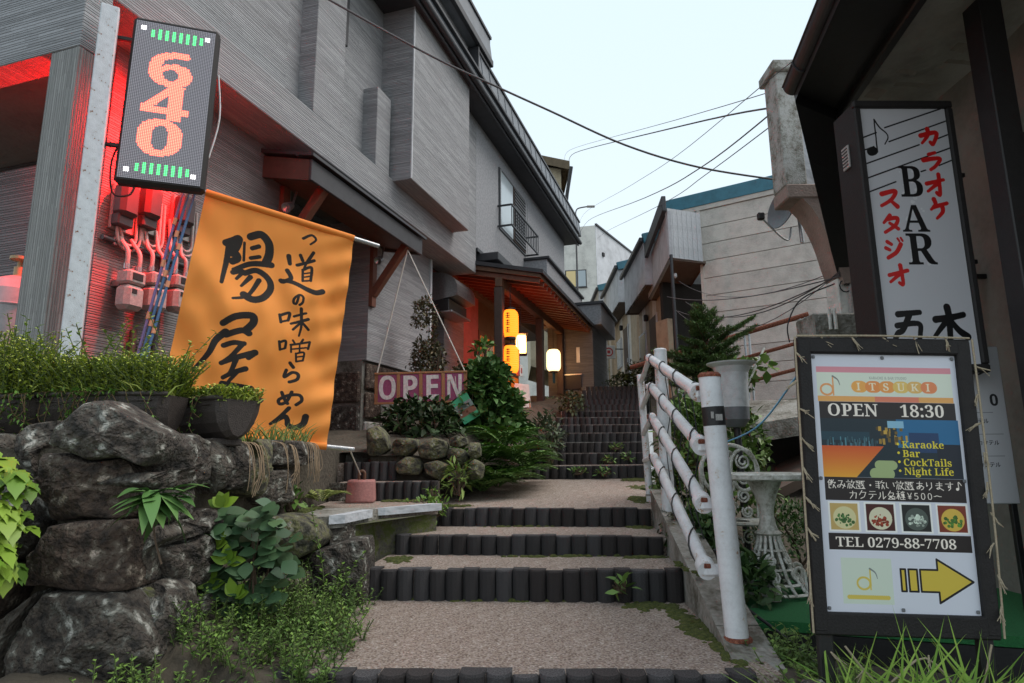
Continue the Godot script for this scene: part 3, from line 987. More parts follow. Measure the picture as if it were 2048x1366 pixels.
	var pil := slab("porch_pillar", h, M.siding_up, Vector3(-1.18, 0.5, 0.15), Vector3(-0.96, 3.38, 0.395), 0.006)
	slab("edge_trim", pil, M.siding_up, Vector3(-0.116, -1.44, 0.1), Vector3(-0.09, 1.43, 0.128))
	# grey clad block and canopy at the upper end
	var gc := slab("canopy", h, M.render_grey, Vector3(10.3, 3.8, 0.3), Vector3(12.4, 4.28, 1.72), 0.01)
	slab("canopy_roof", gc, M.metal_dark, Vector3(-1.1, 0.24, -0.73), Vector3(1.1, 0.3, 0.77))
	var pier := slab("pier", h, M.siding_dark, Vector3(10.32, 1.2, 0.45), Vector3(12.3, 3.8, 1.5))
	slab("parapet", h, M.render_grey, Vector3(8.62, 4.3, 0.3), Vector3(12.3, 4.92, 0.9), 0.01)
	slab("parapet_cap", h, M.metal_dark, Vector3(8.58, 4.92, 0.3), Vector3(12.3, 4.98, 0.96), 0.01)
	slab("lower_roof", h, M.metal_dark, Vector3(5.9, 4.1, -0.2), Vector3(10.3, 4.24, 0.75), 0.01)
	var mail := slab("mail_slot", h, M.black, Vector3(10.28, 2.35, 0.82), Vector3(10.318, 2.66, 1.22))
	slab("hood", mail, M.steel, Vector3(-0.05, 0.155, -0.22), Vector3(0.02, 0.185, 0.22))
	slab("name_plate", h, M.white_wall, Vector3(10.30, 2.95, 1.12), Vector3(10.318, 3.3, 1.2))
	# eaves: soffit, fascia, gutter and upright metal panels
	slab("eaves_soffit", h, M.charcoal, Vector3(1.0, 6.62, 0.2), Vector3(12.75, 6.68, 0.72))
	slab("fascia", h, M.metal_dark, Vector3(1.0, 6.58, 0.72), Vector3(12.8, 6.72, 0.76), 0.01)
	var gk := MB.new()
	gk.tube([Vector3(1.0, 6.66, 0.8), Vector3(12.8, 6.66, 0.8)], 0.05, 12)
	put(gk, "gutter", M.metal_dark, h)
	slab("lower_panel", h, M.metal_roof, Vector3(1.0, 6.72, 0.5), Vector3(12.8, 6.93, 0.74), 0.005)
	slab("middle_line", h, M.metal_dark, Vector3(1.0, 6.93, 0.5), Vector3(12.82, 6.985, 0.79), 0.008)
	var X0 := Transform3D(Basis(Vector3(0, 0, 1), Vector3(0, 1, 0), Vector3(1, 0, 0)), Vector3.ZERO)
	var rf := MB.new()
	rf.extr([Vector2(0.75, 6.985), Vector2(0.755, 6.99), Vector2(0.7, 7.42), Vector2(-0.8, 7.75), Vector2(-0.8, 6.985)], 5.02, 13.2, X0)
	var roof := put(rf, "roof", M.metal_roof, h)
	for k in 20:
		# standing seams
		var x := 5.15 + k * 0.42
		var sb := MB.new()
		sb.beam(Vector3(x, 6.99, 0.757), Vector3(x, 7.42, 0.703), 0.016, 0.016)
		put(sb, "seam", M.metal_roof, roof)
	slab("ridge_line", roof, M.metal_dark, Vector3(5.0, 7.41, 0.64), Vector3(13.22, 7.455, 0.73))
	slab("verge_board", roof, M.metal_dark, Vector3(4.98, 6.98, -0.5), Vector3(5.02, 7.46, 0.74))
	var rf2 := MB.new()
	rf2.extr([Vector2(0.2, 7.5), Vector2(0.74, 7.5), Vector2(0.75, 7.62), Vector2(0.7, 8.05), Vector2(-0.8, 8.4), Vector2(-0.8, 7.5)], -1.0, 5.62, X0)
	var up := put(rf2, "upper_roof", M.metal_roof, h)
	slab("eaves_board", up, M.metal_dark, Vector3(-1.0, 7.48, 0.7), Vector3(5.64, 7.6, 0.77), 0.008)
	slab("ridge_line", up, M.metal_dark, Vector3(-1.0, 8.04, 0.62), Vector3(5.66, 8.09, 0.73))
	slab("verge_board", up, M.metal_dark, Vector3(5.62, 7.48, -0.5), Vector3(5.66, 8.09, 0.7))
	for k in 8:
		# snow guards along the eaves
		slab("snow_guard", up, M.metal_dark, Vector3(1.0 + k * 0.6, 8.06, 0.60), Vector3(1.08 + k * 0.6, 8.16, 0.66), 0.01)
	slab("step_wall", h, M.render_grey, Vector3(1.0, 6.985, -0.6), Vector3(5.0, 7.52, 0.55))
	# upstairs window with railing
	var w := thing_part(h, "window")
	slab("frame", w, M.metal_dark, Vector3(6.96, 5.06, 0.39), Vector3(8.7, 6.3, 0.42))
	slab("frame", w, M.steel, Vector3(6.98, 5.1, 0.41), Vector3(7.02, 6.26, 0.44))
	slab("pane", w, M.sky_pane, Vector3(7.02, 5.12, 0.418), Vector3(7.78, 6.24, 0.428))
	var sh := slab("shutter", w, M.wood_dark, Vector3(7.82, 5.1, 0.42), Vector3(8.66, 6.26, 0.435))
	for k in 16:
		slab("slat", w, M.metal_dark, Vector3(7.86, 5.14 + k * 0.07, 0.435), Vector3(8.62, 5.18 + k * 0.07, 0.452))
	var ral := MB.new()
	for y in [5.08, 5.48]:
		ral.beam(Vector3(6.9, y, 0.68), Vector3(8.75, y, 0.68), 0.03, 0.03)
		for x in [6.9, 8.75]:
			ral.beam(Vector3(x, y, 0.40), Vector3(x, y, 0.68), 0.03, 0.03)
	for k in 16:
		ral.beam(Vector3(6.9 + k * 0.1233, 5.08, 0.68), Vector3(6.9 + k * 0.1233, 5.48, 0.68), 0.014, 0.014)
	put(ral, "railing", M.metal_dark, w)
	# small tiled roof over the door
	var aw := thing_part(h, "door_roof")
	var a1 := MB.new()
	a1.extr([Vector2(0.0, 3.56), Vector2(0.53, 3.44), Vector2(0.53, 3.60), Vector2(0.0, 3.72)], 1.05, 3.36, Transform3D(Basis(Vector3(0, 0, 1), Vector3(0, 1, 0), Vector3(1, 0, 0)), Vector3.ZERO))
	put(a1, "underside", M.wood_red, aw)
	slab("fascia", aw, M.charcoal, Vector3(1.0, 3.41, 0.53), Vector3(3.4, 3.62, 0.56), 0.005)
	for x in [1.0, 3.36]:
		var k := MB.new()
		k.extr([Vector2(0.0, 3.52), Vector2(0.53, 3.41), Vector2(0.53, 3.62), Vector2(0.0, 3.74)], x, x + 0.04, Transform3D(Basis(Vector3(0, 0, 1), Vector3(0, 1, 0), Vector3(1, 0, 0)), Vector3.ZERO))
		put(k, "end_board", M.wood_dark, aw)
	var a2 := MB.new()
	a2.extr([Vector2(0.0, 3.76), Vector2(0.6, 3.63), Vector2(0.6, 3.66), Vector2(0.0, 3.80)], 0.96, 3.44, Transform3D(Basis(Vector3(0, 0, 1), Vector3(0, 1, 0), Vector3(1, 0, 0)), Vector3.ZERO))
	put(a2, "sheet", M.metal_dark, aw)
	for k in 2:
		tubepart("rib", aw, M.metal_dark, [Vector3(0.96, 3.735 - k * 0.06, 0.22 + k * 0.2), Vector3(3.44, 3.735 - k * 0.06, 0.22 + k * 0.2)], 0.022, 8)
	for x in [1.32, 3.1]:
		beampart("bracket", aw, M.wood_red, Vector3(x, 2.85, 0.03), Vector3(x, 3.46, 0.48), 0.09, 0.09, 0.006)
		slab("bracket_post", aw, M.wood_red, Vector3(x - 0.05, 2.7, 0.0), Vector3(x + 0.05, 3.54, 0.05))
		var sp := thing_part(aw, "spot_light")
		var k := MB.new()
		k.lathe([Vector2(0, 0), Vector2(0.035, 0.0), Vector2(0.05, 0.1), Vector2(0.042, 0.1), Vector2(0.0, 0.07)], 14, Vector3(x - 0.12, 3.28, 0.2), Basis(Vector3(0, 0, 1), 2.2))
		k.tube([Vector3(x - 0.1, 3.3, 0.2), Vector3(x - 0.05, 3.45, 0.2)], 0.012, 6)
		put(k, "shade", M.steel, sp)
	# entrance of the eatery: roof on posts, rafters, wooden front
	var e := thing_part(h, "entrance")
	var X := Transform3D(Basis(Vector3(0, 0, 1), Vector3(0, 1, 0), Vector3(1, 0, 0)), Vector3.ZERO)
	var er := MB.new()
	er.extr([Vector2(-0.25, 4.06), Vector2(1.5, 3.68), Vector2(1.5, 3.74), Vector2(-0.25, 4.14)], 5.78, 10.28, X)
	put(er, "roof", M.wood_brown, e)
	var es := MB.new()
	es.extr([Vector2(-0.25, 4.145), Vector2(1.56, 3.735), Vector2(1.56, 3.80), Vector2(-0.25, 4.21)], 5.74, 10.29, X)
	put(es, "roof_sheet", M.metal_dark, e)
	for k in 18:
		var x := 5.86 + k * 0.255
		beampart("rafter", e, M.wood_red, Vector3(x, 4.0, -0.2), Vector3(x, 3.64, 1.47), 0.055, 0.07)
	beampart("rafter_beam", e, M.wood_brown, Vector3(5.8, 3.68, 0.78), Vector3(10.28, 3.68, 0.78), 0.12, 0.16, 0.008)
	for x in [5.88, 8.42, 10.2]:
		slab("post", e, M.wood_dark, Vector3(x - 0.07, 0.9, 0.7), Vector3(x + 0.07, 3.6, 0.84), 0.01)
	slab("floor", e, M.concrete_dark, Vector3(5.6, 0.5, -0.25), Vector3(10.3, 1.42, 1.0))
	slab("back_wall", e, M.wood_brown, Vector3(7.6, 1.2, -0.45), Vector3(10.4, 4.1, -0.3))
	var warm_pane := glow(Color(1.0, 0.45, 0.12), 0.3, Color(0.5, 0.3, 0.15))
	for k in 4:
		# sliding doors with paper-backed panes
		var x0 := 7.66 + k * 0.66
		var dr := slab("sliding_door", e, M.wood_red, Vector3(x0, 1.42, -0.29), Vector3(x0 + 0.64, 3.3, -0.25), 0.004)
		for q in 3:
			slab("pane", dr, warm_pane if q > 0 else M.wood_brown, Vector3(-0.26, -0.8 + q * 0.57, 0.012), Vector3(0.26, -0.3 + q * 0.57, 0.025))
	# printed menus on the front
	for q in [[7.75, 2.55, 0.36, 0.62, M.blind], [8.15, 2.3, 0.3, 0.8, M.white_wall], [8.55, 2.5, 0.34, 0.5, M.blind], [9.0, 2.2, 0.3, 0.7, M.white_wall]]:
		var mn := slab("menu_sheet", e, q[4], Vector3(q[0], q[1], -0.245), Vector3(q[0] + q[2], q[1] + q[3], -0.235))
		for r in 4:
			slab("print_line", mn, M.red_wall, Vector3(-q[2] * 0.4 + r * q[2] * 0.22, -q[3] * 0.42, 0.005), Vector3(-q[2] * 0.32 + r * q[2] * 0.22, q[3] * rnd(0.1, 0.42), 0.008))
	slab("bench", e, M.wood_red, Vector3(8.6, 1.42, 0.5), Vector3(9.9, 1.86, 0.98), 0.02)

func thing_part(parent: Node3D, called: String) -> Node3D:
	var o := Node3D.new()
	o.name = called
	parent.add_child(o, true)
	return o

func lantern_mesh(r: float, hh: float) -> MB:
	var k := MB.new()
	var pr := []
	var nseg := 26
	for i in nseg + 1:
		var t := float(i) / nseg
		var q := absf(t - 0.5) * 2.0
		var rr := r * (1.0 - pow(q, 6.0) * 0.4) + (0.004 if i % 2 == 0 else -0.002)
		pr.append(Vector2(rr, (t - 0.5) * hh))
	k.lathe(pr, 22)
	return k

func house_things() -> void:
	# paper lanterns
	var warm := glow(Color(1.0, 0.5, 0.1), 1.6, Color(0.6, 0.4, 0.15))
	var white := glow(Color(1.0, 0.85, 0.58), 2.0, Color(0.8, 0.78, 0.7))
	for k in 2:
		var ly := 3.0 if k == 0 else 2.4
		var t := thing("paper_lantern", ["upper of two tall glowing orange paper lanterns beside the eatery post", "lower of two tall glowing orange paper lanterns beside the eatery post"][k], "lantern", hw(6.0, ly, 0.92), HOUSE_TURN, "lanterns at the eatery")
		put(lantern_mesh(0.135, 0.46), "shade", warm, t)
		for s in [-1, 1]:
			var c := MB.new()
			c.lathe([Vector2(0.0, 0.0), Vector2(0.09, 0.0), Vector2(0.09, 0.035), Vector2(0, 0.035)], 18, Vector3(0, s * 0.245 - 0.0175, 0))
			put(c, "rim", M.black, t)
		for q in 3:
			# brushed characters on the paper, simplified to their strokes
			var b := MB.new()
			var yy := 0.12 - q * 0.12
			for s in [[-0.03, 0.03, 0.03, 0.03], [0.0, 0.045, 0.0, -0.04], [-0.035, -0.01, 0.035, -0.01], [-0.03, -0.04, 0.03, -0.045]]:
				var a0 := Vector3(-0.139 + absf(s[0]) * 0.1, yy + s[1], s[0])
				var a1 := Vector3(-0.139 + absf(s[2]) * 0.1, yy + s[3], s[2])
				b.beam(a0, a1, 0.012, 0.012)
			put(b, "character", M.black, t)
		tubepart("hanger", t, M.black, [Vector3(0, 0.26, 0), Vector3(0, 0.33 if k == 1 else 0.62, 0)], 0.006, 6)
		lamp(t, Vector3(0, 0, 0), Color(1.0, 0.26, 0.07), 0.24, 0.09)
	var sq := thing("box_lantern", "white glowing square box lamp hanging between the eatery posts", "lamp", hw(7.15, 2.86, 0.75), HOUSE_TURN + 0.35, "lanterns at the eatery")
	for a in 4:
		var b := Basis(UP, a * PI / 2)
		boxpart("panel", sq, white, b * Vector3(0, 0, 0.098), Vector3(0.17, 0.31, 0.008), 0.0, b)
		boxpart("post", sq, M.wood_dark, b * Vector3(0.1, 0, 0.1), Vector3(0.02, 0.36, 0.02), 0.003, b)
	boxpart("cap", sq, M.wood_dark, Vector3(0, 0.19, 0), Vector3(0.26, 0.02, 0.26), 0.004)
	boxpart("base", sq, M.wood_dark, Vector3(0, -0.19, 0), Vector3(0.22, 0.02, 0.22), 0.004)
	tubepart("hanger", sq, M.black, [Vector3(0, 0.2, 0), Vector3(0, 0.75, 0)], 0.006, 6)
	lamp(sq, Vector3.ZERO, Color(1.0, 0.7, 0.4), 0.12, 0.05)
	var rd := thing("paper_lantern", "white glowing rounded paper lantern with a blue tail, nearest the stairs", "lantern", hw(9.62, 2.92, 0.75), HOUSE_TURN, "lanterns at the eatery")
	put(lantern_mesh(0.155, 0.48), "shade", white, rd)
	for s in [-1, 1]:
		var c := MB.new()
		c.lathe([Vector2(0.0, 0.0), Vector2(0.1, 0.0), Vector2(0.1, 0.03), Vector2(0, 0.03)], 18, Vector3(0, s * 0.25 - 0.015, 0))
		put(c, "rim", M.wood_brown, rd)
	boxpart("tail", rd, mk(Color(0.06, 0.13, 0.15), 0.8), Vector3(0, -0.38, 0), Vector3(0.2, 0.24, 0.012), 0.003)
	tubepart("hanger", rd, M.black, [Vector3(0, 0.26, 0), Vector3(0, 0.68, 0)], 0.006, 6)
	lamp(rd, Vector3.ZERO, Color(1.0, 0.62, 0.3), 0.15, 0.1)
	# strip of red paper and a small sign by the door
	var st := thing("hanging_charm", "red and white paper charm hanging below the lower orange lantern", "charm", hw(6.35, 2.3, 0.95), HOUSE_TURN)
	boxpart("strip", st, M.red_wall, Vector3(0, 0.1, 0), Vector3(0.1, 0.45, 0.01), 0.003)
	boxpart("disc", st, M.white_wall, Vector3(0.14, -0.02, 0), Vector3(0.16, 0.2, 0.012), 0.02)
	boxpart("mark", st, M.red_wall, Vector3(0.14, -0.02, 0.008), Vector3(0.07, 0.09, 0.006), 0.002)
	tubepart("cord", st, M.cable, [Vector3(0, 0.32, 0), Vector3(0, 1.4, -0.15)], 0.004, 5)
	var bd := thing("standing_board", "small white board leaning by the eatery door behind the hydrangea", "sign", hw(6.75, 1.42, 0.9), HOUSE_TURN - 0.5)
	boxpart("panel", bd, M.white_wall, Vector3(0, 0.36, 0), Vector3(0.36, 0.62, 0.02), 0.004, Basis(Vector3.RIGHT, -0.12))
	for s in [-1, 1]:
		beampart("leg", bd, M.wood_light, Vector3(s * 0.15, 0.0, 0.05), Vector3(s * 0.15, 0.6, -0.04), 0.03, 0.03)
	# kitchen hood
	var hd := thing("range_hood", "stainless steel kitchen exhaust hood with curved top on the wall", "vent", hw(5.55, 3.25, -0.06), HOUSE_TURN)
	var pr := [Vector2(-0.2, 0.0), Vector2(0.42, 0.12), Vector2(0.42, 0.26)]
	for k in 7:
		pr.append(Vector2(0.42 * cos(k * PI / 12.0), 0.26 + 0.36 * sin(k * PI / 12.0)))
	pr.append(Vector2(-0.2, 0.62))
	var hk := MB.new()
	hk.extr(pr, -0.4, 0.42, Transform3D(Basis(Vector3(0, 0, 1), Vector3(0, 1, 0), Vector3(1, 0, 0)), Vector3.ZERO))
	put(hk, "cowl", M.steel, hd)
	hd.scale = Vector3(0.95, 0.8, 0.9)
	boxpart("filter_box", hd, M.black, Vector3(0.0, -0.06, 0.05), Vector3(0.8, 0.24, 0.42), 0.01)
	boxpart("drip_tray", hd, M.steel, Vector3(0.0, -0.2, 0.08), Vector3(0.84, 0.04, 0.5), 0.008)
	# red lamp under the upper floor, behind the display
	var rl := thing("flood_lamp", "red flood lamp under the overhang behind the hanging display", "lamp", hw(-0.38, 3.28, 0.46), HOUSE_TURN)
	var rk := MB.new()
	rk.lathe([Vector2(0, -0.045), Vector2(0.03, -0.035), Vector2(0.042, 0.0), Vector2(0.03, 0.035), Vector2(0, 0.045)], 16)
	put(rk, "bulb", glow(Color(1.0, 0.08, 0.05), 6.0, Color(0.6, 0.05, 0.04)), rl)
	# housing behind the bulb, open towards the wall and the porch
	var aim := Basis(UP, 0.45) * Basis(Vector3.RIGHT, -0.42)
	var sk := MB.new()
	sk.lathe([Vector2(0.0, 0.09), Vector2(0.06, 0.085), Vector2(0.085, 0.05), Vector2(0.1, -0.03), Vector2(0.096, -0.03), Vector2(0.08, 0.045), Vector2(0.0, 0.08)], 18, Vector3.ZERO, aim * Basis(Vector3.RIGHT, PI / 2))
	put(sk, "hood", M.black, rl)
	tubepart("hanger", rl, M.black, [Vector3(0, 0.06, 0.05), Vector3(0, 0.57, -0.1)], 0.01, 7)
	var sp := SpotLight3D.new()
	sp.name = "bulb_light"
	sp.light_color = Color(1.0, 0.03, 0.03)
	sp.light_energy = 7.0
	sp.light_size = 0.05
	sp.spot_range = 9.0
	sp.spot_attenuation = 2.0
	sp.spot_angle = 74.0
	sp.spot_angle_attenuation = 0.6
	sp.shadow_enabled = true
	rl.add_child(sp, true)
	sp.transform = Transform3D(aim, aim * Vector3(0, 0, -0.06))
	var r2 := thing("red_bulb", "bare red bulb inside the porch behind the clad pillar", "lamp", hw(-0.70, 2.95, -0.33), HOUSE_TURN)
	var bk := MB.new()
	bk.lathe([Vector2(0, -0.05), Vector2(0.03, -0.035), Vector2(0.04, 0.0), Vector2(0.028, 0.035), Vector2(0.018, 0.06)], 16)
	put(bk, "bulb", glow(Color(1.0, 0.08, 0.05), 4.0, Color(0.6, 0.05, 0.04)), r2)
	tubepart("flex", r2, M.cable, [Vector3(0, 0.06, 0), Vector3(0, 1.01, 0)], 0.008, 6)
	lamp(r2, Vector3.ZERO, Color(1.0, 0.03, 0.02), 0.2, 0.04)
	var fx := thing("porch_cable", "black cable with clips strung under the porch ceiling", "cable", hw(-0.9, 3.7, -1.2), HOUSE_TURN)
	tubepart("line", fx, M.cable, catmull([Vector3(0.1, 0.1, 0.9), Vector3(0.0, -0.12, 0.2), Vector3(0.05, -0.02, 0.0), Vector3(0.0, 0.1, -0.1), Vector3(-0.05, 0.13, -0.8)], 6), 0.012, 6)
	# gas meters
	for k in 3:
		var u: float = [-0.42, -0.215, 0.0][k]
		var g := thing("gas_meter", ["pale gas meter nearest the white post under the power boxes", "pale gas meter in the middle of the row of three", "pale gas meter beside the orange banner"][k], "meter", hw(u, 1.86 + k * 0.04, 0.13), HOUSE_TURN, "gas meters on the wall")
		boxpart("body", g, M.grey_plastic, Vector3(0, 0.09, 0), Vector3(0.16, 0.18, 0.13), 0.03)
		boxpart("head", g, M.grey_plastic, Vector3(0, 0.235, 0), Vector3(0.155, 0.1, 0.12), 0.015)
		boxpart("dial", g, M.black, Vector3(0, 0.24, 0.062), Vector3(0.085, 0.05, 0.006), 0.002)
		boxpart("label_plate", g, M.black, Vector3(-0.02, 0.13, 0.066), Vector3(0.04, 0.035, 0.004), 0.001)
		boxpart("bracket", g, M.steel, Vector3(0, 0.2, -0.095), Vector3(0.1, 0.05, 0.07), 0.004)
		for s in [-0.05, 0.05]:
			var pp := catmull([Vector3(s, 0.28, 0), Vector3(s, 0.42, 0), Vector3(s, 0.5, -0.06), Vector3(s, 0.55 + 0.1 * k, -0.1)], 4)
			tubepart("pipe", g, M.grey_plastic, pp, 0.016, 8)
			tubepart("nut", g, M.steel, [Vector3(s, 0.29, 0), Vector3(s, 0.33, 0)], 0.026, 6)
	# electricity meters
	for k in 3:
		var u: float = [-0.47, -0.27, 0.05][k]
		var b := thing("power_meter", ["dark box power meter nearest the white post", "dark box power meter in the middle above the gas meters", "small power box partly behind the hanging display"][k], "meter", hw(u, 2.62 + k * 0.06, 0.0), HOUSE_TURN, "power meters on the wall")
		boxpart("back_board", b, M.grey_plastic, Vector3(0.03, 0, 0.015), Vector3(0.21, 0.34, 0.03), 0.004)
		boxpart("cover", b, M.charcoal, Vector3(-0.02, 0.04, 0.09), Vector3(0.15, 0.25, 0.12), 0.03)
		boxpart("terminal_box", b, M.charcoal, Vector3(-0.02, -0.11, 0.07), Vector3(0.13, 0.09, 0.08), 0.01)
		for q in 2:
			var rr := 0.06 + q * 0.035
			var pts := [Vector3(-0.02 - rr * 0.2, -0.14, 0.05)]
			for a in 9:
				pts.append(Vector3(0.06 - cos(a * PI / 8) * rr, -0.2 - sin(a * PI / 8) * rr * 1.1, 0.05))
			pts.append(Vector3(0.06 + rr, 0.1, 0.04))
			tubepart("conduit", b, M.grey_plastic, pts, 0.012, 7)
	var pipe := thing("gas_pipe", "dark horizontal gas pipe along the wall above the gas meters", "pipe", hw(0, 2.36, 0.03), HOUSE_TURN)
	tubepart("run", pipe, M.metal_dark, [Vector3(-0.6, 0, 0), Vector3(0.7, 0.0, 0)], 0.02, 8)
	tubepart("drop", pipe, M.metal_dark, [Vector3(-0.1, 0, 0.02), Vector3(-0.1, -1.4, 0.02)], 0.022, 8)
	for s in [-0.5, 0.3]:
		boxpart("clip", pipe, M.steel, Vector3(s, 0, -0.01), Vector3(0.03, 0.06, 0.05), 0.004)
	var drop := thing("drain_pipe", "brown drain pipes running down the wall below the gas meters", "pipe", hw(-0.3, 0.9, 0.04), HOUSE_TURN)
	tubepart("pipe", drop, M.wood_dark, [Vector3(0, 0, 0), Vector3(0.02, 0.85, 0)], 0.025, 8)
	tubepart("pipe", drop, M.wood_dark, [Vector3(0.1, 0, 0), Vector3(0.1, 0.8, 0)], 0.02, 8)
	# gas cylinder
	var cy := thing("gas_cylinder", "grey gas cylinder with brass valve under the porch", "cylinder", Vector3(-3.32, 0.9, -4.12), 0.3)
	var cb := MB.new()
	cb.lathe([Vector2(0, 0), Vector2(0.2, 0), Vector2(0.22, 0.03), Vector2(0.22, 0.92), Vector2(0.2, 1.02), Vector2(0.15, 1.09), Vector2(0.06, 1.13), Vector2(0, 1.14)], 28)
	put(cb, "body", M.tank, cy)
	var cr := MB.new()
	cr.lathe([Vector2(0.222, 0.55), Vector2(0.226, 0.56), Vector2(0.222, 0.57)], 28)
	cr.lathe([Vector2(0.222, 0.9), Vector2(0.226, 0.91), Vector2(0.222, 0.92)], 28)
	put(cr, "seam", M.tank, cy)
	var cvv := MB.new()
	cvv.lathe([Vector2(0.03, 1.13), Vector2(0.03, 1.2), Vector2(0.015, 1.2), Vector2(0.015, 1.24), Vector2(0.06, 1.25), Vector2(0.06, 1.27), Vector2(0, 1.28)], 14)
	put(cvv, "valve", mk(Color(0.35, 0.25, 0.12), 0.5), cy)
	tubepart("hose", cy, M.cable, catmull([Vector3(0.03, 1.18, 0), Vector3(0.15, 1.19, 0.0), Vector3(0.35, 1.12, -0.1), Vector3(0.6, 1.05, -0.3)], 5), 0.012, 6)

func street_side() -> void:
	# white post with the display
	var po := thing("steel_post", "white painted square steel post with rust beside the porch pillar", "post", Vector3(-2.545, 0.9, -3.6), 0.55)
	boxpart("shaft", po, M.rusty_white, Vector3(0, 1.375, 0), Vector3(0.1, 2.75, 0.1), 0.006)
	boxpart("foot", po, M.rust, Vector3(0, 0.01, 0), Vector3(0.2, 0.02, 0.2), 0.003)
	var n := Vector3(-0.15, 0, -0.49).normalized()
	var ps := led_prints()
	var sx := Vector3(0.484, 0, -0.15).normalized()
	var sz := sx.cross(UP)
	var bs := Basis(sx, UP, sz)
	var L := thing("display_sign", "double-sided lighted display reading 640 in red numerals with green bars", "sign", Vector3(-2.21, 3.075, -3.775))
	L.basis = bs * Basis(Vector3(0, 0, 1), -0.015)
	boxpart("housing", L, M.frame_black, Vector3(0, 0, 0), Vector3(0.51, 1.15, 0.09), 0.02)
	var lm := printed(ps[0], 0.4)
	lm.emission_enabled = true
	lm.emission_texture = ImageTexture.create_from_image(ps[1])
	lm.emission = Color(1, 1, 1)
	lm.emission_operator = BaseMaterial3D.EMISSION_OP_MULTIPLY
	lm.emission_energy_multiplier = 3.2
	for s in [1, -1]:
		var k := MB.new()
		var z: float = 0.047 * s
		k.quad(Vector3(-0.235 * s, -0.545, z), Vector3(0.235 * s, -0.545, z), Vector3(0.235 * s, 0.545, z), Vector3(-0.235 * s, 0.545, z))
		put(k, "screen", lm, L)
		var al := AreaLight3D.new()
		al.name = "screen_light"
		al.light_color = Color(1.0, 0.06, 0.05)
		al.light_energy = 0.35
		al.area_size = Vector2(0.4, 0.95)
		al.shadow_enabled = true
		al.area_range = 10.0
		L.add_child(al, true)
		al.position = Vector3(0, 0, 0.07 * s)
		if s > 0:
			al.rotation.y = PI
	for y in [-0.32, 0.42]:
		boxpart("bracket", L, M.black, Vector3(-0.31, y, 0.0), Vector3(0.14, 0.025, 0.025), 0.003)
	tubepart("cable", L, M.cable, catmull([Vector3(-0.24, -0.2, -0.05), Vector3(-0.3, -0.4, -0.05), Vector3(-0.27, -0.62, -0.03), Vector3(-0.17, -0.64, 0), Vector3(-0.14, -0.57, 0)], 5), 0.006, 6)
	tubepart("stay", L, M.white_paint, catmull([Vector3(0.26, 0.3, -0.04), Vector3(0.29, 0.0, -0.06), Vector3(0.25, -0.3, -0.05)], 4), 0.006, 6)
	# banner
	var B := thing("cloth_banner", "orange cloth banner with black brush lettering hung between two poles", "banner", Vector3(-1.69, 0.9, -4.22))
	var o := B.position
	var tl := Vector3(-2.042, 2.575, -4.0) - o
	var tr := Vector3(-1.155, 2.405, -4.45) - o
	var br := Vector3(-1.29, 0.897, -4.45) - o
	var bl := Vector3(-2.25, 1.008, -4.0) - o
	var nn := (tr - tl).cross(bl - tl).normalized() * -1.0
	var wv := noise(1.3, 9, FastNoiseLite.TYPE_SIMPLEX_SMOOTH, 2)
	var bm := printed(banner_print(), 0.75)
	bm.backlight_enabled = true
	bm.backlight = Color(0.35, 0.16, 0.03)
	bm.cull_mode = BaseMaterial3D.CULL_DISABLED
	var k := MB.new()
	k.grid(44, 64, func(a: float, b: float) -> Vector3:
		var p := bl.lerp(br, a).lerp(tl.lerp(tr, a), b)
		var slack := sin(PI * clampf(b, 0.0, 1.0))
		var f := 0.075 * slack * wv.get_noise_2d(a * 1.6 + b * 0.5, b * 1.4) + 0.026 * slack * sin((a * 0.9 - b * 0.55) * 16.0) * wv.get_noise_2d(a * 3.0, b * 2.0 + 7.0)
		f += 0.014 * sin((a * 0.5 + (1.0 - b) * 1.6) * 30.0) * exp(-pow((1.0 - a) * 5.0, 2.0)) + 0.014 * sin(a * 26.0 + 1.0) * exp(-b * 9.0)
		p += nn * f
		p.y -= 0.02 * sin(PI * a) * b
		return p)
	put(k, "cloth", bm, B)
	var orange := mk(Color(0.8, 0.24, 0.03), 0.75)
	for q in [[tl, tr], [bl, br]]:
		tubepart("hem", B, orange, [q[0], q[1]], 0.024, 12)
		var dd: Vector3 = (q[1] - q[0]).normalized()
		tubepart("pole", B, M.steel, [q[0] - dd * 0.12, q[1] + dd * 0.19], 0.017, 12)
	var hang := thing("rope", "thin cord tied from the banner pole to the pink block", "rope", Vector3(-1.222, 0.48, -5.2))
	tubepart("line", hang, M.rope, [Vector3(-1.14, 0.885, -4.48) - hang.position, Vector3(-1.2, 0.69, -5.1) - hang.position], 0.005, 5)
	var pk := thing("weight_block", "pink concrete weight block with an eye on the ledge", "block", Vector3(-1.2, 0.48, -5.15), 0.1)
	var pb := MB.new()
	var a0 := 0.105
	var a1 := 0.098
	for s in 1:
		pb.lathe([Vector2(0, 0.0), Vector2(a0 * 1.38, 0.0), Vector2(a0 * 1.414, 0.012), Vector2(a1 * 1.414, 0.155), Vector2(a1 * 1.33, 0.17), Vector2(0, 0.17)], 4, Vector3.ZERO, Basis(UP, PI / 4))
	put(pb, "body", M.pink, pk)
	tubepart("eye", pk, M.wood_brown, catmull([Vector3(-0.02, 0.165, 0), Vector3(-0.022, 0.22, 0), Vector3(0, 0.24, 0), Vector3(0.022, 0.22, 0), Vector3(0.02, 0.165, 0)], 4), 0.011, 7)
	# washing poles leaning on the wall
	var wp := thing("laundry_poles", "blue and violet laundry poles with orange tape leaning behind the post", "poles", Vector3(-2.33, 0.9, -3.9))
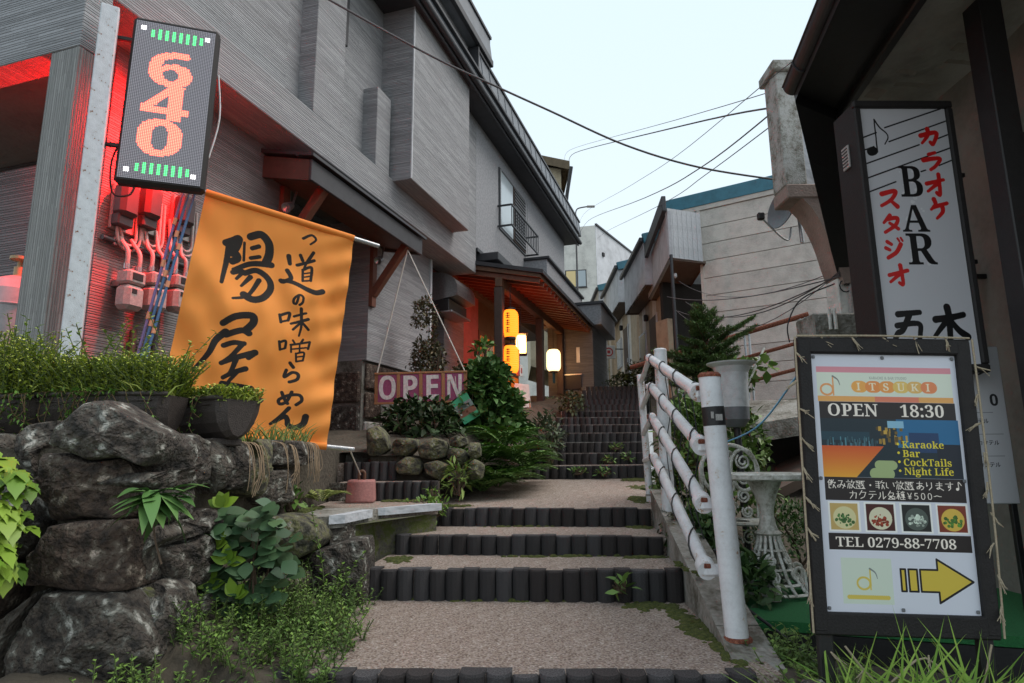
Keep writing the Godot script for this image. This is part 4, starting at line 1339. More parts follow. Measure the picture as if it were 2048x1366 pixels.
	for q in 3:
		var p0 := Vector3(-0.10 + q * 0.035, 0.0, 0.02 * q)
		var p1 := Vector3(0.18 + q * 0.02, 1.95 - q * 0.12, -0.1)
		tubepart("pole", wp, M.violet_pole if q == 0 else M.blue_pole, [p0, p1], 0.009, 8)
		for f in [0.42, 0.6, 0.75]:
			tubepart("tape", wp, M.orange_tape, [p0.lerp(p1, f - 0.012), p0.lerp(p1, f + 0.012)], 0.013, 8)
	# OPEN board hung from the door roof
	var ob := thing("open_board", "handmade wooden board spelling OPEN in white letters on magenta panels", "sign", Vector3(-1.105, 1.66, -7.64), 0.0)
	ob.rotation.z = 0.018
	boxpart("backing", ob, M.wood_light, Vector3(0, 0, -0.012), Vector3(1.12, 0.38, 0.024), 0.004)
	for s in [-1, 1]:
		boxpart("rail", ob, M.wood_light, Vector3(0, s * 0.18, 0.012), Vector3(1.12, 0.024, 0.02), 0.003)
	var fnt := SystemFont.new()
	fnt.font_names = PackedStringArray(["Droid Sans"])
	fnt.font_weight = 700
	var mag := mk(Color(0.38, 0.09, 0.2), 0.8, M.mott, 6.0)
	var lw := mk(Color(0.85, 0.8, 0.78), 0.8, M.mott, 5.0)
	for q in 4:
		var x := -0.405 + q * 0.27
		boxpart("panel", ob, mag, Vector3(x, 0, 0.004), Vector3(0.225, 0.33, 0.01), 0.002)
		if q < 3:
			boxpart("divider", ob, M.wood_light, Vector3(x + 0.135, 0, 0.012), Vector3(0.04, 0.335, 0.02), 0.003)
		var tm := TextMesh.new()
		tm.text = "OPEN"[q]
		tm.font = fnt
		tm.font_size = 64
		tm.pixel_size = 0.0062
		tm.depth = 0.006
		var li := inst(tm, "letter", lw, ob)
		li.scale.x = [0.8, 0.92, 0.9, 0.72][q]
		li.position = Vector3(x, 0, 0.0135)
	var ap := Vector3(-1.27, 3.4, -7.62)
	for s in [-1, 1]:
		tubepart("rope", ob, M.rope, [Vector3(s * 0.53, 0.19, 0.0), Vector3(-0.165, 1.74, 0)], 0.009, 6)
	var cd := thing("picture_card", "tilted green printed card tied to the corner of the OPEN board", "card", Vector3(-0.56, 1.4, -7.58))
	cd.rotation.z = 0.54
	boxpart("sheet", cd, mk(Color(0.08, 0.5, 0.25), 0.6), Vector3(0, 0, 0), Vector3(0.22, 0.32, 0.008), 0.002)
	boxpart("picture", cd, mk(Color(0.3, 0.35, 0.34), 0.6), Vector3(0, 0.035, 0.006), Vector3(0.215, 0.08, 0.003))
	boxpart("picture", cd, mk(Color(0.32, 0.13, 0.08), 0.6), Vector3(0, -0.045, 0.006), Vector3(0.215, 0.075, 0.003))
	for q in 5:
		boxpart("print_spot", cd, [M.white_wall, M.wood_light, M.rust][q % 3], Vector3(-0.08 + q * 0.04, -0.04 + (q % 2) * 0.06, 0.009), Vector3(0.025, 0.025, 0.002))
	tubepart("string", cd, M.rope, [Vector3(-0.02, 0.16, 0), Vector3(0.09, 0.4, 0)], 0.004, 5)

# ---------------------------------------------------------------- ground, steps and stone walls
func V(x: float, y: float, d: float) -> Vector3:
	# d is the distance up the lane
	return Vector3(x, y, -d)

func stair_y(d: float) -> float:
	if d < 3.9:
		return 0.0
	if d < 4.5:
		return 0.165
	if d < 5.15:
		return 0.285
	if d < 7.6:
		return 0.415 + (d - 5.15) / 2.45 * 0.157
	return 0.722 + floor((d - 7.6) / 0.595) * 0.15 if d < 14.15 else 2.37 + (d - 14.1) * 0.06

func edge_r(d: float) -> float:
	if d < 5.05:
		return 0.95 + (d - 3.8) * 0.08
	if d < 7.7:
		return lerpf(1.07, 1.58, (d - 5.05) / 2.65)
	return lerpf(1.58, 2.97, (d - 7.7) / 6.4)

func edge_l(d: float) -> float:
	if d < 5.25:
		return -0.72
	if d < 7.6:
		return lerpf(-0.72, -0.1, (d - 5.25) / 2.35)
	return lerpf(-0.1, 1.62, (d - 7.6) / 6.5)

func top_sheet(pts: Array, thick: float) -> MB:
	# convex plate: pts are Vector3 along its rim
	var k := MB.new()
	var mid := Vector3.ZERO
	for p in pts:
		mid += p / pts.size()
	mid.y -= thick * 0.5
	for i in range(1, pts.size() - 1):
		k.face([pts[0], pts[i], pts[i + 1]], mid)
	for i in pts.size():
		var a: Vector3 = pts[i]
		var b: Vector3 = pts[(i + 1) % pts.size()]
		k.face([a, b, b - Vector3(0, thick, 0), a - Vector3(0, thick, 0)], mid)
	return k

func block_mesh(sd: int) -> ArrayMesh:
	var r := RandomNumberGenerator.new()
	r.seed = sd
	var low := []
	var topp := []
	for i in 7:
		var a := PI * i / 6.0
		var q := 0.049 + r.randf_range(-0.0025, 0.0025)
		low.append(Vector2(cos(a) * q, -sin(a) * 0.055))
		topp.append(Vector2(cos(a) * (q - 0.006), -sin(a) * 0.047))
	var k := MB.new()
	var mid := Vector3(0, 0.5, 0)
	for i in 6:
		for pr in [[low, 0.0, low, 0.95], [low, 0.95, topp, 1.0]]:
			var a0: Vector2 = pr[0][i]
			var a1: Vector2 = pr[0][i + 1]
			var b0: Vector2 = pr[2][i]
			var b1: Vector2 = pr[2][i + 1]
			k.face([Vector3(a0.x, pr[1], -a0.y), Vector3(a1.x, pr[1], -a1.y), Vector3(b1.x, pr[3], -b1.y), Vector3(b0.x, pr[3], -b0.y)], mid)
	for i in range(1, 6):
		k.face([Vector3(topp[0].x, 1.0, -topp[0].y), Vector3(topp[i].x, 1.0, -topp[i].y), Vector3(topp[i + 1].x, 1.0, -topp[i + 1].y)], mid)
	k.box(Vector3(0, 0.49, -0.03), Vector3(0.096, 0.98, 0.06))
	return k.mesh()

var blocks := []
func block_row(parent: Node3D, a: Vector3, b: Vector3, hh: float, w := 0.099, jit := 0.006, lift := 0.012) -> void:
	var n := int(round(a.distance_to(b) / w))
	var dir := (b - a).normalized()
	var turn := atan2(-dir.z, dir.x)
	for i in n:
		var p := a.lerp(b, (i + 0.5) / n)
		var o := inst(blocks[rng.randi() % 4], "edging_block", [M.block, M.block2, M.block3, M.block][rng.randi() % 4], parent)
		o.transform = Transform3D(Basis(UP, turn + rnd(-0.05, 0.05)) * Basis.from_scale(Vector3(a.distance_to(b) / n / 0.099, hh + lift + rnd(-jit, jit), 1.0)), p + Vector3(0, -0.004, rnd(-jit, jit)))

func ground() -> void:
	var g := MB.new()
	g.quad(Vector3(-120, -0.62, 60), Vector3(120, -0.62, 60), Vector3(120, -0.62, -160), Vector3(-120, -0.62, -160))
	setting(put(g, "ground", M.concrete_dark))
	rng.seed = 3
	for k in 4:
		blocks.append(block_mesh(40 + k))
	var s := Node3D.new()
	s.name = "stairs"
	add_child(s)
	setting(s)
	# bottom landing and the steps above it
	put(top_sheet([V(-1.1, 0, 2.62), V(1.0, 0, 2.56), V(0.98, 0, 3.86), V(-1.0, 0, 4.0)], 0.3), "landing", M.gravel, s)
	put(top_sheet([V(-1.3, -0.17, 1.2), V(1.1, -0.17, 1.2), V(1.0, -0.17, 2.6), V(-1.2, -0.17, 2.7)], 0.4), "tread", M.gravel, s)
	block_row(s, V(-1.02, -0.17, 2.62), V(0.9, -0.17, 2.56), 0.17)
	put(top_sheet([V(-0.9, 0.165, 3.95), V(0.98, 0.165, 3.82), V(1.02, 0.165, 4.42), V(-0.85, 0.165, 4.6)], 0.3), "tread", M.gravel, s)
	block_row(s, V(-0.88, 0, 3.95), V(0.96, 0, 3.80), 0.165)
	put(top_sheet([V(-0.85, 0.285, 4.58), V(1.02, 0.285, 4.4), V(1.06, 0.285, 5.07), V(-0.8, 0.285, 5.27)], 0.3), "tread", M.gravel, s)
	block_row(s, V(-0.82, 0.165, 4.58), V(0.99, 0.165, 4.38), 0.12)
	put(top_sheet([V(-0.78, 0.415, 5.25), V(1.07, 0.415, 5.05), V(1.6, 0.572, 7.72), V(-0.2, 0.572, 7.65)], 0.4), "landing", M.gravel, s)
	block_row(s, V(-0.68, 0.285, 5.25), V(1.05, 0.285, 5.03), 0.13)
	for n in 12:
		var d := 7.6 + n * 0.595
		var y := 0.722 + n * 0.15
		var d2 := d + 0.63
		put(top_sheet([V(edge_l(d), y, d), V(edge_r(d), y, d + 0.05), V(edge_r(d2), y, d2 + 0.05), V(edge_l(d2), y, d2)], 0.5), "tread", M.gravel if n % 3 < 2 else M.concrete, s)
		if n < 7:
			block_row(s, V(edge_l(d) + 0.02, y - 0.15, d), V(edge_r(d) - 0.02, y - 0.15, d + 0.05), 0.15, 0.099, 0.002, -0.002)
		else:
			var k := MB.new()
			var m := int((edge_r(d) - edge_l(d)) / 0.1)
			for i in m:
				var x := lerpf(edge_l(d), edge_r(d), (i + 0.5) / m)
				k.tube([V(x, y - 0.15, d + 0.02), V(x, y + 0.008, d + 0.02)], 0.05, 7)
			stuff(put(k, "edging_blocks", M.block, s))
	# lane going on above the stairs
	setting(put(top_sheet([V(1.55, 2.372, 14.15), V(3.05, 2.372, 14.2), V(3.6, 3.4, 34), V(1.2, 3.4, 34)], 0.6), "lane", M.concrete_dark))
	# left terrace, bank in front of the house, right bank
	setting(put(top_sheet([V(-9, 0.9, 2.72), V(-1.5, 0.9, 2.72), V(-1.46, 0.9, 4.62), V(-1.62, 0.9, 6.4), V(-9, 0.9, 6.4)], 1.5), "terrace", M.soil))
	var nb := noise(0.8, 21)
	var k := MB.new()
	k.grid(14, 40, func(a: float, b: float) -> Vector3:
		var d := lerpf(5.82, 14.3, b)
		var xh := -2.717 + (d - 4.824) * 0.317 - 0.5
		var x := lerpf(xh, edge_l(d) + 0.05, a)
		var y := lerpf(0.86, 2.2, (d - 5.82) / 8.5)
		y = lerpf(y, minf(y, stair_y(d)), smoothstep(0.75, 1.0, a))
		return V(x, y + nb.get_noise_2d(x * 2.0, d * 2.0) * 0.06, d))
	setting(put(k, "bank", M.soil))
	var kr := MB.new()
	kr.grid(24, 60, func(a: float, b: float) -> Vector3:
		var d := lerpf(1.2, 14.4, b)
		var e := edge_r(maxf(d, 3.0)) + 0.1
		var x := e + pow(maxf(a, 0.0), 1.6) * 8.0
		var base := -0.22 if d < 3.4 else lerpf(-0.22, -0.12, clampf((d - 3.4) / 1.4, 0, 1))
		base = base if d < 4.9 else lerpf(-0.12, 0.35, clampf((d - 4.9) / 1.3, 0, 1))
		base = base if d < 6.2 else lerpf(0.35, 2.25, clampf((d - 6.2) / 7.0, 0, 1))
		var y := lerpf(stair_y(d) - 0.02, base, smoothstep(0.0, 0.55, x - e))
		return V(x, y + nb.get_noise_2d(x * 2.0, d * 2.0 + 50.0) * 0.05, d))
	setting(put(kr, "bank", M.soil))
	# kerb right of the stairs
	var kb := Node3D.new()
	kb.name = "kerb"
	add_child(kb)
	setting(kb)
	var cuts := [2.15, 2.62, 3.0, 3.75, 4.45, 5.1]
	for i in cuts.size() - 1:
		var c := MB.new()
		var p: float = cuts[i] + 0.006
		var q: float = cuts[i + 1] - 0.006
		var f := func(d: float, side: float, up: float) -> Vector3:
			return V(0.86 + (d - 2.6) * 0.085 + side, (0.043 + (d - 2.9) * 0.235) * up - 0.25 * (1.0 - up), d)
		var mid: Vector3 = f.call((p + q) * 0.5, 0.09, 0.6)
		for fc in [[[p, 0, 1], [q, 0, 1], [q, 0.19, 1], [p, 0.19, 1]], [[p, 0, 0], [q, 0, 0], [q, 0, 1], [p, 0, 1]], [[p, 0.19, 0], [q, 0.19, 0], [q, 0.19, 1], [p, 0.19, 1]], [[p, 0, 0], [p, 0.19, 0], [p, 0.19, 1], [p, 0, 1]], [[q, 0, 0], [q, 0.19, 0], [q, 0.19, 1], [q, 0, 1]]]:
			var pts := []
			for v in fc:
				pts.append(f.call(v[0], v[1], v[2]))
			c.face(pts, mid)
		put(c, "kerb_stone", M.concrete, kb)
	# ledge left of the stairs
	var lg := Node3D.new()
	lg.name = "ledge"
	add_child(lg)
	setting(lg)
	put(top_sheet([V(-1.40, 0.48, 3.62), V(-1.02, 0.48, 3.9), V(-0.9, 0.48, 4.5), V(-1.4, 0.48, 4.5)], 0.07), "slab", M.concrete, lg)
	put(top_sheet([V(-1.42, 0.476, 4.51), V(-0.895, 0.476, 4.51), V(-0.56, 0.476, 4.85), V(-0.62, 0.47, 5.32), V(-1.5, 0.476, 5.4)], 0.07), "slab", M.gravel, lg)
	put(top_sheet([V(-1.08, 0.485, 3.84), V(-1.0, 0.485, 3.9), V(-0.92, 0.485, 4.28), V(-0.99, 0.485, 4.28)], 0.05), "render_patch", M.white_wall_cool, lg)
	put(top_sheet([V(-0.93, 0.484, 4.42), V(-0.87, 0.484, 4.45), V(-0.53, 0.484, 4.84), V(-0.62, 0.484, 4.86)], 0.05), "render_patch", M.white_wall_cool, lg)
	put(top_sheet([V(-1.0, 0.41, 4.0), V(-0.9, 0.41, 4.48), V(-0.57, 0.41, 4.86), V(-0.68, 0.4, 5.3), V(-1.4, 0.4, 5.3), V(-1.4, 0.41, 4.0)], 0.6), "side_wall", M.mossy, lg)
	put(top_sheet([V(-1.08, 0.42, 3.88), V(-1.0, 0.42, 3.95), V(-0.98, 0.42, 4.1), V(-1.1, 0.42, 4.1)], 0.14), "broken_render", M.rock_pale, lg)
	# little steps turning left to the house door
	var ls := Node3D.new()
	ls.name = "side_steps"
	add_child(ls)
	setting(ls)
	put(top_sheet([V(-1.45, 0.62, 5.36), V(-0.62, 0.62, 5.42), V(-0.66, 0.62, 5.9), V(-1.5, 0.62, 5.9)], 0.3), "tread", M.gravel, ls)
	block_row(ls, V(-1.13, 0.47, 5.36), V(-0.62, 0.47, 5.42), 0.15, 0.075)
	put(top_sheet([V(-1.5, 0.62, 5.30), V(-1.13, 0.62, 5.32), V(-1.13, 0.62, 5.40), V(-1.5, 0.62, 5.4)], 0.2), "edge_stone", M.rock_pale, ls)
	put(top_sheet([V(-1.75, 0.78, 5.76), V(-1.05, 0.78, 5.8), V(-1.1, 0.78, 6.4), V(-1.85, 0.78, 6.4)], 0.3), "tread", M.gravel, ls)
	block_row(ls, V(-1.5, 0.63, 5.74), V(-1.04, 0.63, 5.8), 0.15, 0.075)
	put(top_sheet([V(-1.9, 0.93, 6.15), V(-1.3, 0.93, 6.2), V(-1.4, 0.93, 6.9), V(-2.1, 0.93, 6.9)], 0.3), "tread", M.concrete, ls)
	# drain channel line across the upper landing and moss where it grows
	moss()

func moss() -> void:
	var patches := [[0.86, 0.003, 3.3, 0.1, 0.5], [0.75, 0.003, 3.68, 0.2, 0.14], [0.2, 0.003, 3.86, 0.7, 0.04], [-0.4, 0.003, 3.93, 0.5, 0.03], [0.88, 0.003, 2.9, 0.05, 0.35], [0.85, 0.168, 4.3, 0.2, 0.05], [0.3, 0.168, 4.38, 0.6, 0.03], [-0.75, 0.168, 4.3, 0.12, 0.2], [0.95, 0.288, 4.95, 0.12, 0.14], [0.2, 0.288, 5.1, 0.6, 0.03], [-0.7, 0.288, 4.9, 0.1, 0.2], [1.1, 0.45, 5.6, 0.15, 0.3], [1.3, 0.5, 6.6, 0.22, 0.35], [1.42, 0.56, 7.4, 0.25, 0.2], [-0.9, 0.48, 5.25, 0.2, 0.1], [-1.35, 0.485, 4.2, 0.07, 0.5], [-1.25, 0.485, 5.2, 0.12, 0.12], [-0.5, 0.43, 5.35, 0.25, 0.06], [0.96, 0.2, 3.7, 0.04, 0.3], [-0.95, 0.003, 3.5, 0.12, 0.35]]
	rng.seed = 8
	for q in patches:
		var k := MB.new()
		var nz := noise(5.0, rng.randi() % 1000, FastNoiseLite.TYPE_SIMPLEX_SMOOTH, 3)
		# cushions: small bumps scattered inside an uneven outline
		var cnt := int(clampf(q[3] * q[4] * 2600.0, 40, 220))
		for i in cnt:
			var a := rnd(0, TAU)
			var rr := sqrt(rnd(0, 1)) * (0.75 + 0.4 * nz.get_noise_2d(cos(a), sin(a)))
			var x: float = q[0] + cos(a) * rr * q[3]
			var d: float = q[2] + sin(a) * rr * q[4]
			var sz := rnd(0.012, 0.034) * (1.15 - rr * 0.5)
			var y: float = q[1] - 0.004 + (0.0642 * (d - q[2]) if q[2] > 5.5 and q[2] < 7.6 else 0.0)
			k.lathe([Vector2(sz, 0), Vector2(sz * 0.8, sz * 0.32), Vector2(sz * 0.35, sz * 0.5), Vector2(0, sz * 0.52)], 7, V(x, y, d))
		tag(stuff(put(k, "moss", M.moss)), "green moss cushions growing along the edge of the steps", "moss")

func stone_mesh(o: Array, bulge: float, deep: float, sd: int) -> ArrayMesh:
	# outline in the wall's plane, swelling towards +z, with a skirt going back
	var nz := noise(2.2, sd, FastNoiseLite.TYPE_SIMPLEX_SMOOTH, 3)
	var rim := []
	var m := o.size()
	for i in m:
		var a: Vector2 = o[i]
		var b: Vector2 = o[(i + 1) % m]
		var pa: Vector2 = o[(i + m - 1) % m]
		var pb: Vector2 = o[(i + 2) % m]
		for s in 4:
			rim.append(a.cubic_interpolate(b, pa, pb, s / 4.0).lerp(a.lerp(b, s / 4.0), 0.65) * 0.992)
	var n := rim.size()
	var rings := [[1.0, -deep], [1.0, -0.03], [0.99, 0.4], [0.965, 0.72], [0.925, 0.88], [0.86, 0.96], [0.75, 0.99], [0.63, 1.0], [0.5, 1.0], [0.36, 1.0], [0.22, 1.0], [0.08, 1.0], [0.0, 1.0]]
	var k := MB.new()
	var pos := []
	# the face is broken along a few planes
	var r := RandomNumberGenerator.new()
	r.seed = sd * 7 + 1
	var ext := 0.0
	for p in rim:
		ext = maxf(ext, p.length())
	var planes := []
	for i in 6:
		var a := TAU * i / 6.0 + r.randf_range(-0.5, 0.5)
		planes.append([Vector2(cos(a), sin(a)) * r.randf_range(0.25, 1.0) * bulge / ext * 1.3, bulge * r.randf_range(0.92, 1.35)])
	for q in rings:
		var row := []
		for i in n:
			var p: Vector2 = rim[i] * q[0]
			var z := 0.0
			if q[1] < 0.0:
				z = q[1]
			else:
				z = 1e9
				for pl in planes:
					z = minf(z, pl[1] - pl[0].dot(p))
				z = minf(z, bulge * 1.15) * q[1]
			if q[1] > -0.05:
				z += nz.get_noise_2d(p.x * 4.0, p.y * 4.0) * 0.02 + nz.get_noise_2d(p.x * 14.0 + 9.0, p.y * 14.0) * 0.012 + nz.get_noise_2d(p.x * 40.0 + 3.0, p.y * 40.0) * 0.005
			row.append(Vector3(p.x, p.y, z))
		pos.append(row)
	var s0 := k.v.size()
	for j in rings.size():
		for i in n:
			k.v.append(pos[j][i])
			var du: Vector3 = pos[j][(i + 1) % n] - pos[j][(i + n - 1) % n]
			var dv: Vector3 = pos[mini(j + 1, rings.size() - 1)][i] - pos[maxi(j - 1, 0)][i]
			var nn := du.cross(dv)
			if nn.length() < 1e-9:
				nn = Vector3(0, 0, 1)
			nn = nn.normalized()
			k.n.append(nn)
			k.uv.append(Vector2.ZERO)
			k.c.append(Color.WHITE)
	for j in rings.size() - 1:
		for i in n:
			var a := s0 + j * n + i
			var b := s0 + j * n + (i + 1) % n
			k.ix.append_array([a, a + n, b, b, a + n, b + n])
	return k.mesh()

func stone_walls() -> void:
	var W := thing("stone_wall", "dry-laid wall of big dark lichen-spotted boulders below the planters", "wall", V(-1.5, 0, 2.7))
	var P := thing("boulder_edging", "low pile of rounded mossy boulders in front of the hydrangea", "boulders", V(-0.7, 0.5, 5.8))
	rng.seed = 14
	var idx := 0
	for line in STONES:
		var f: PackedStringArray = line.split("|")
		var hd := f[0].split(" ")
		var c := hd[1].split(",")
		var at := Vector3(c[0].to_float(), c[1].to_float(), c[2].to_float())
		var o := []
		for q in f[1].split(" "):
			var xy := q.split(",")
			o.append(Vector2(xy[0].to_float(), xy[1].to_float()))
		if Geometry2D.is_polygon_clockwise(PackedVector2Array(o)):
			o.reverse()
		var owner: Node3D = P if hd[0] == "pile" else W
		var deep := 0.16
		var bulge := 0.085
		if hd[0] == "pile":
			bulge = 0.12
		elif hd[0] == "other":
			bulge = 0.07
			deep = 0.25
		elif hd[0] == "side":
			bulge = 0.085
		var ms: Array = [M.rock, M.rock_brown, M.rock_brown, M.rock, M.rock_pale, M.rock_pale, M.rock, M.rock, M.rock_brown, M.rock, M.rock_pale, M.rock]
		var mat: Material = M.rock_moss if hd[0] == "pile" else ms[idx % 12]
		if hd[0] == "side":
			mat = [M.rock_pale, M.rock, M.rock_pale, M.rock, M.rock_moss, M.rock][idx % 6]
		elif hd[0] == "other":
			mat = [M.rock_moss, M.rock_moss, M.rock][(idx - 12) % 3]
		var s := inst(stone_mesh(o, bulge, deep, idx + 3), "stone", mat, owner)
		s.position = at - owner.position
		if hd[0] == "side":
			s.rotation.y = 1.536
		idx += 1
	# packed earth behind and between the stones
	put(top_sheet([V(-9, 0.86, 2.66), V(-1.46, 0.86, 2.66), V(-1.5, 0.86, 2.9), V(-9, 0.86, 2.9)], 1.3), "earth_fill", M.soil, W).position = -W.position
	put(top_sheet([V(-1.47, 0.84, 2.6), V(-1.43, 0.84, 4.5), V(-1.62, 0.84, 4.6), V(-1.7, 0.84, 2.65)], 1.2), "earth_fill", M.soil, W).position = -W.position
	put(top_sheet([V(-1.3, 0.86, 5.88), V(-0.5, 0.8, 5.86), V(-0.5, 0.84, 6.2), V(-1.3, 0.86, 6.2)], 0.6), "earth_fill", M.soil, P).position = -P.position
	# weedy verge between the wall and the landing
	var nb := noise(1.5, 33)
	var k := MB.new()
	k.grid(12, 16, func(a: float, b: float) -> Vector3:
		var d := lerpf(1.9, 3.98, b)
		return V(lerpf(-1.75, -0.72, a), lerpf(0.22, -0.03, smoothstep(0.1, 1.0, a)) + nb.get_noise_2d(a * 3.0, b * 3.0) * 0.04 - (0.14 if d < 2.5 else 0.0), d))
	setting(put(k, "verge", M.soil))
	# small chips of stone by the kerb
	for q in [[1.02, 0.0, 2.32, 0.09], [1.12, -0.05, 2.2, 0.07], [0.98, 0.02, 2.18, 0.06]]:
		var o := []
		for i in 8:
			var a := -TAU * i / 8
			o.append(Vector2(cos(a), sin(a)) * q[3] * rnd(0.8, 1.15))
		o.reverse()
		var s := inst(stone_mesh(o, 0.05, 0.05, 90), "loose_stone", M.rock_pale)
		s.position = V(q[0], q[1], q[2])
		s.rotation.x = -PI / 2
		tag(s, ["largest pale broken stone at the foot of the kerb", "middle-sized pale stone beside the sign stand leg", "smallest pale stone chip nearest the picture's lower edge"][[0.09, 0.07, 0.06].find(q[3])], "stone", "stones at the kerb foot")

# ---------------------------------------------------------------- right side of the lane
func railing() -> void:
	var R := thing("handrail", "white tubular steel handrail with four rails climbing beside the steps", "railing", V(0.95, 0.04, 2.9))
	var o := R.position
	var b1 := V(0.953, 0.043, 2.9) - o
	var t1 := V(0.905, 1.173, 2.9) - o
	var b2 := V(1.09, 0.42, 4.6) - o
	var t2 := V(1.087, 1.579, 4.6) - o
	var b3 := V(1.14, 0.5, 5.45) - o
	var t3 := V(1.105, 1.50, 5.45) - o
	for q in [[b1, t1, 0.049], [b2, t2, 0.046], [b3, t3, 0.03]]:
		var p := tubepart("post", R, M.white_paint, [q[0] - Vector3(0, 0.06, 0), q[1]], q[2], 18)
		var k := MB.new()
		k.lathe([Vector2(0, 0.012), Vector2(q[2] * 0.85, 0.01), Vector2(q[2] * 1.04, 0.0), Vector2(q[2] * 1.04, -0.012)], 18, q[1])
		put(k, "cap", M.rust if q[2] > 0.047 else M.white_paint, p)
		var f := MB.new()
		f.lathe([Vector2(q[2] * 1.3, 0.0), Vector2(q[2] * 1.2, 0.012), Vector2(q[2], 0.016)], 16, q[0] - Vector3(0, 0.01, 0))
		put(f, "base_ring", M.rust if q[2] > 0.047 else M.concrete, p)
	# each rail: from the far post to a clamp beside the near post
	var rails := [[1.50, 1.105], [1.285, 0.86], [1.06, 0.60], [0.77, 0.315]]
	for i in 4:
		var far := V(1.03, rails[i][0] + 0.04, 4.72) - o
		var near := V(0.875 - i * 0.004, rails[i][1], 3.0) - o
		var r := tubepart("rail", R, M.white_paint, [far, near], 0.031, 14)
		var dir := (near - far).normalized()
		var c := MB.new()
		c.tube([near - dir * 0.03, near + dir * 0.04], 0.042, 16)
		put(c, "end_cup", M.white_paint, r)
		boxpart("clamp", r, M.white_paint, near + Vector3(0.03, -0.01, 0.02), Vector3(0.1, 0.05, 0.05), 0.01)
		boxpart("bolt", r, M.rust, near + dir * 0.046 + Vector3(0, 0.025, 0.0), Vector3(0.03, 0.022, 0.012), 0.003)
		tubepart("bend", r, M.white_paint, [far, far + V(0.01, 0.0, 0.05), V(1.108, 1.44 - i * 0.22, 5.45) - o], 0.02, 10)
		tubepart("far_clamp", r, M.rust if i != 1 else M.white_paint, [far + Vector3(-0.035, 0, 0), far + Vector3(0.05, 0, 0)], 0.018, 8)
		# black cord wound round the rail
		var pts := []
		for k in 34:
			var t := k / 33.0
			var a := t * TAU * 3.4 + i
			var q := far.lerp(near, t)
			pts.append(q + Vector3(cos(a) * 0.037, sin(a) * 0.037, 0))
		tubepart("wound_cord", r, M.cable, pts, 0.004, 5)
	tubepart("sticker", R, M.black, [t1.lerp(b1, 0.13), t1.lerp(b1, 0.205)], 0.0505, 18)
	boxpart("sticker_print", R, M.grey_plastic, t1.lerp(b1, 0.165) + Vector3(0.008, -0.01, 0.0505), Vector3(0.03, 0.028, 0.003))
	boxpart("sticker_print", R, M.grey_plastic, t1.lerp(b1, 0.165) + Vector3(-0.02, 0.0, 0.047), Vector3(0.012, 0.03, 0.003))
	for k in 5:
		# loose ends of light string hanging from the rails
		var x := 0.93 + k * 0.035
		var d := 3.3 + k * 0.28
		var y := lerpf(1.1, 1.42, k / 5.0)
		tubepart("hanging_cord", R, M.cable, catmull([V(x, y, d) - o, V(x + 0.02, y - 0.25, d) - o, V(x - 0.01, y - 0.5, d + 0.03) - o, V(x + 0.02, y - 0.7 - 0.05 * k, d) - o], 4), 0.0035, 5)

func curl(k: MB, c: Vector3, r: float, turns: float, a0: float, bs: Basis, w := 0.007) -> void:
	var pts := []
	for i in 16:
		var t := i / 15.0
		var a := a0 + t * TAU * turns
		pts.append(c + bs * (Vector3(cos(a), sin(a), 0) * r * (1.0 - t * 0.75)))
	k.tube(pts, w, 5)

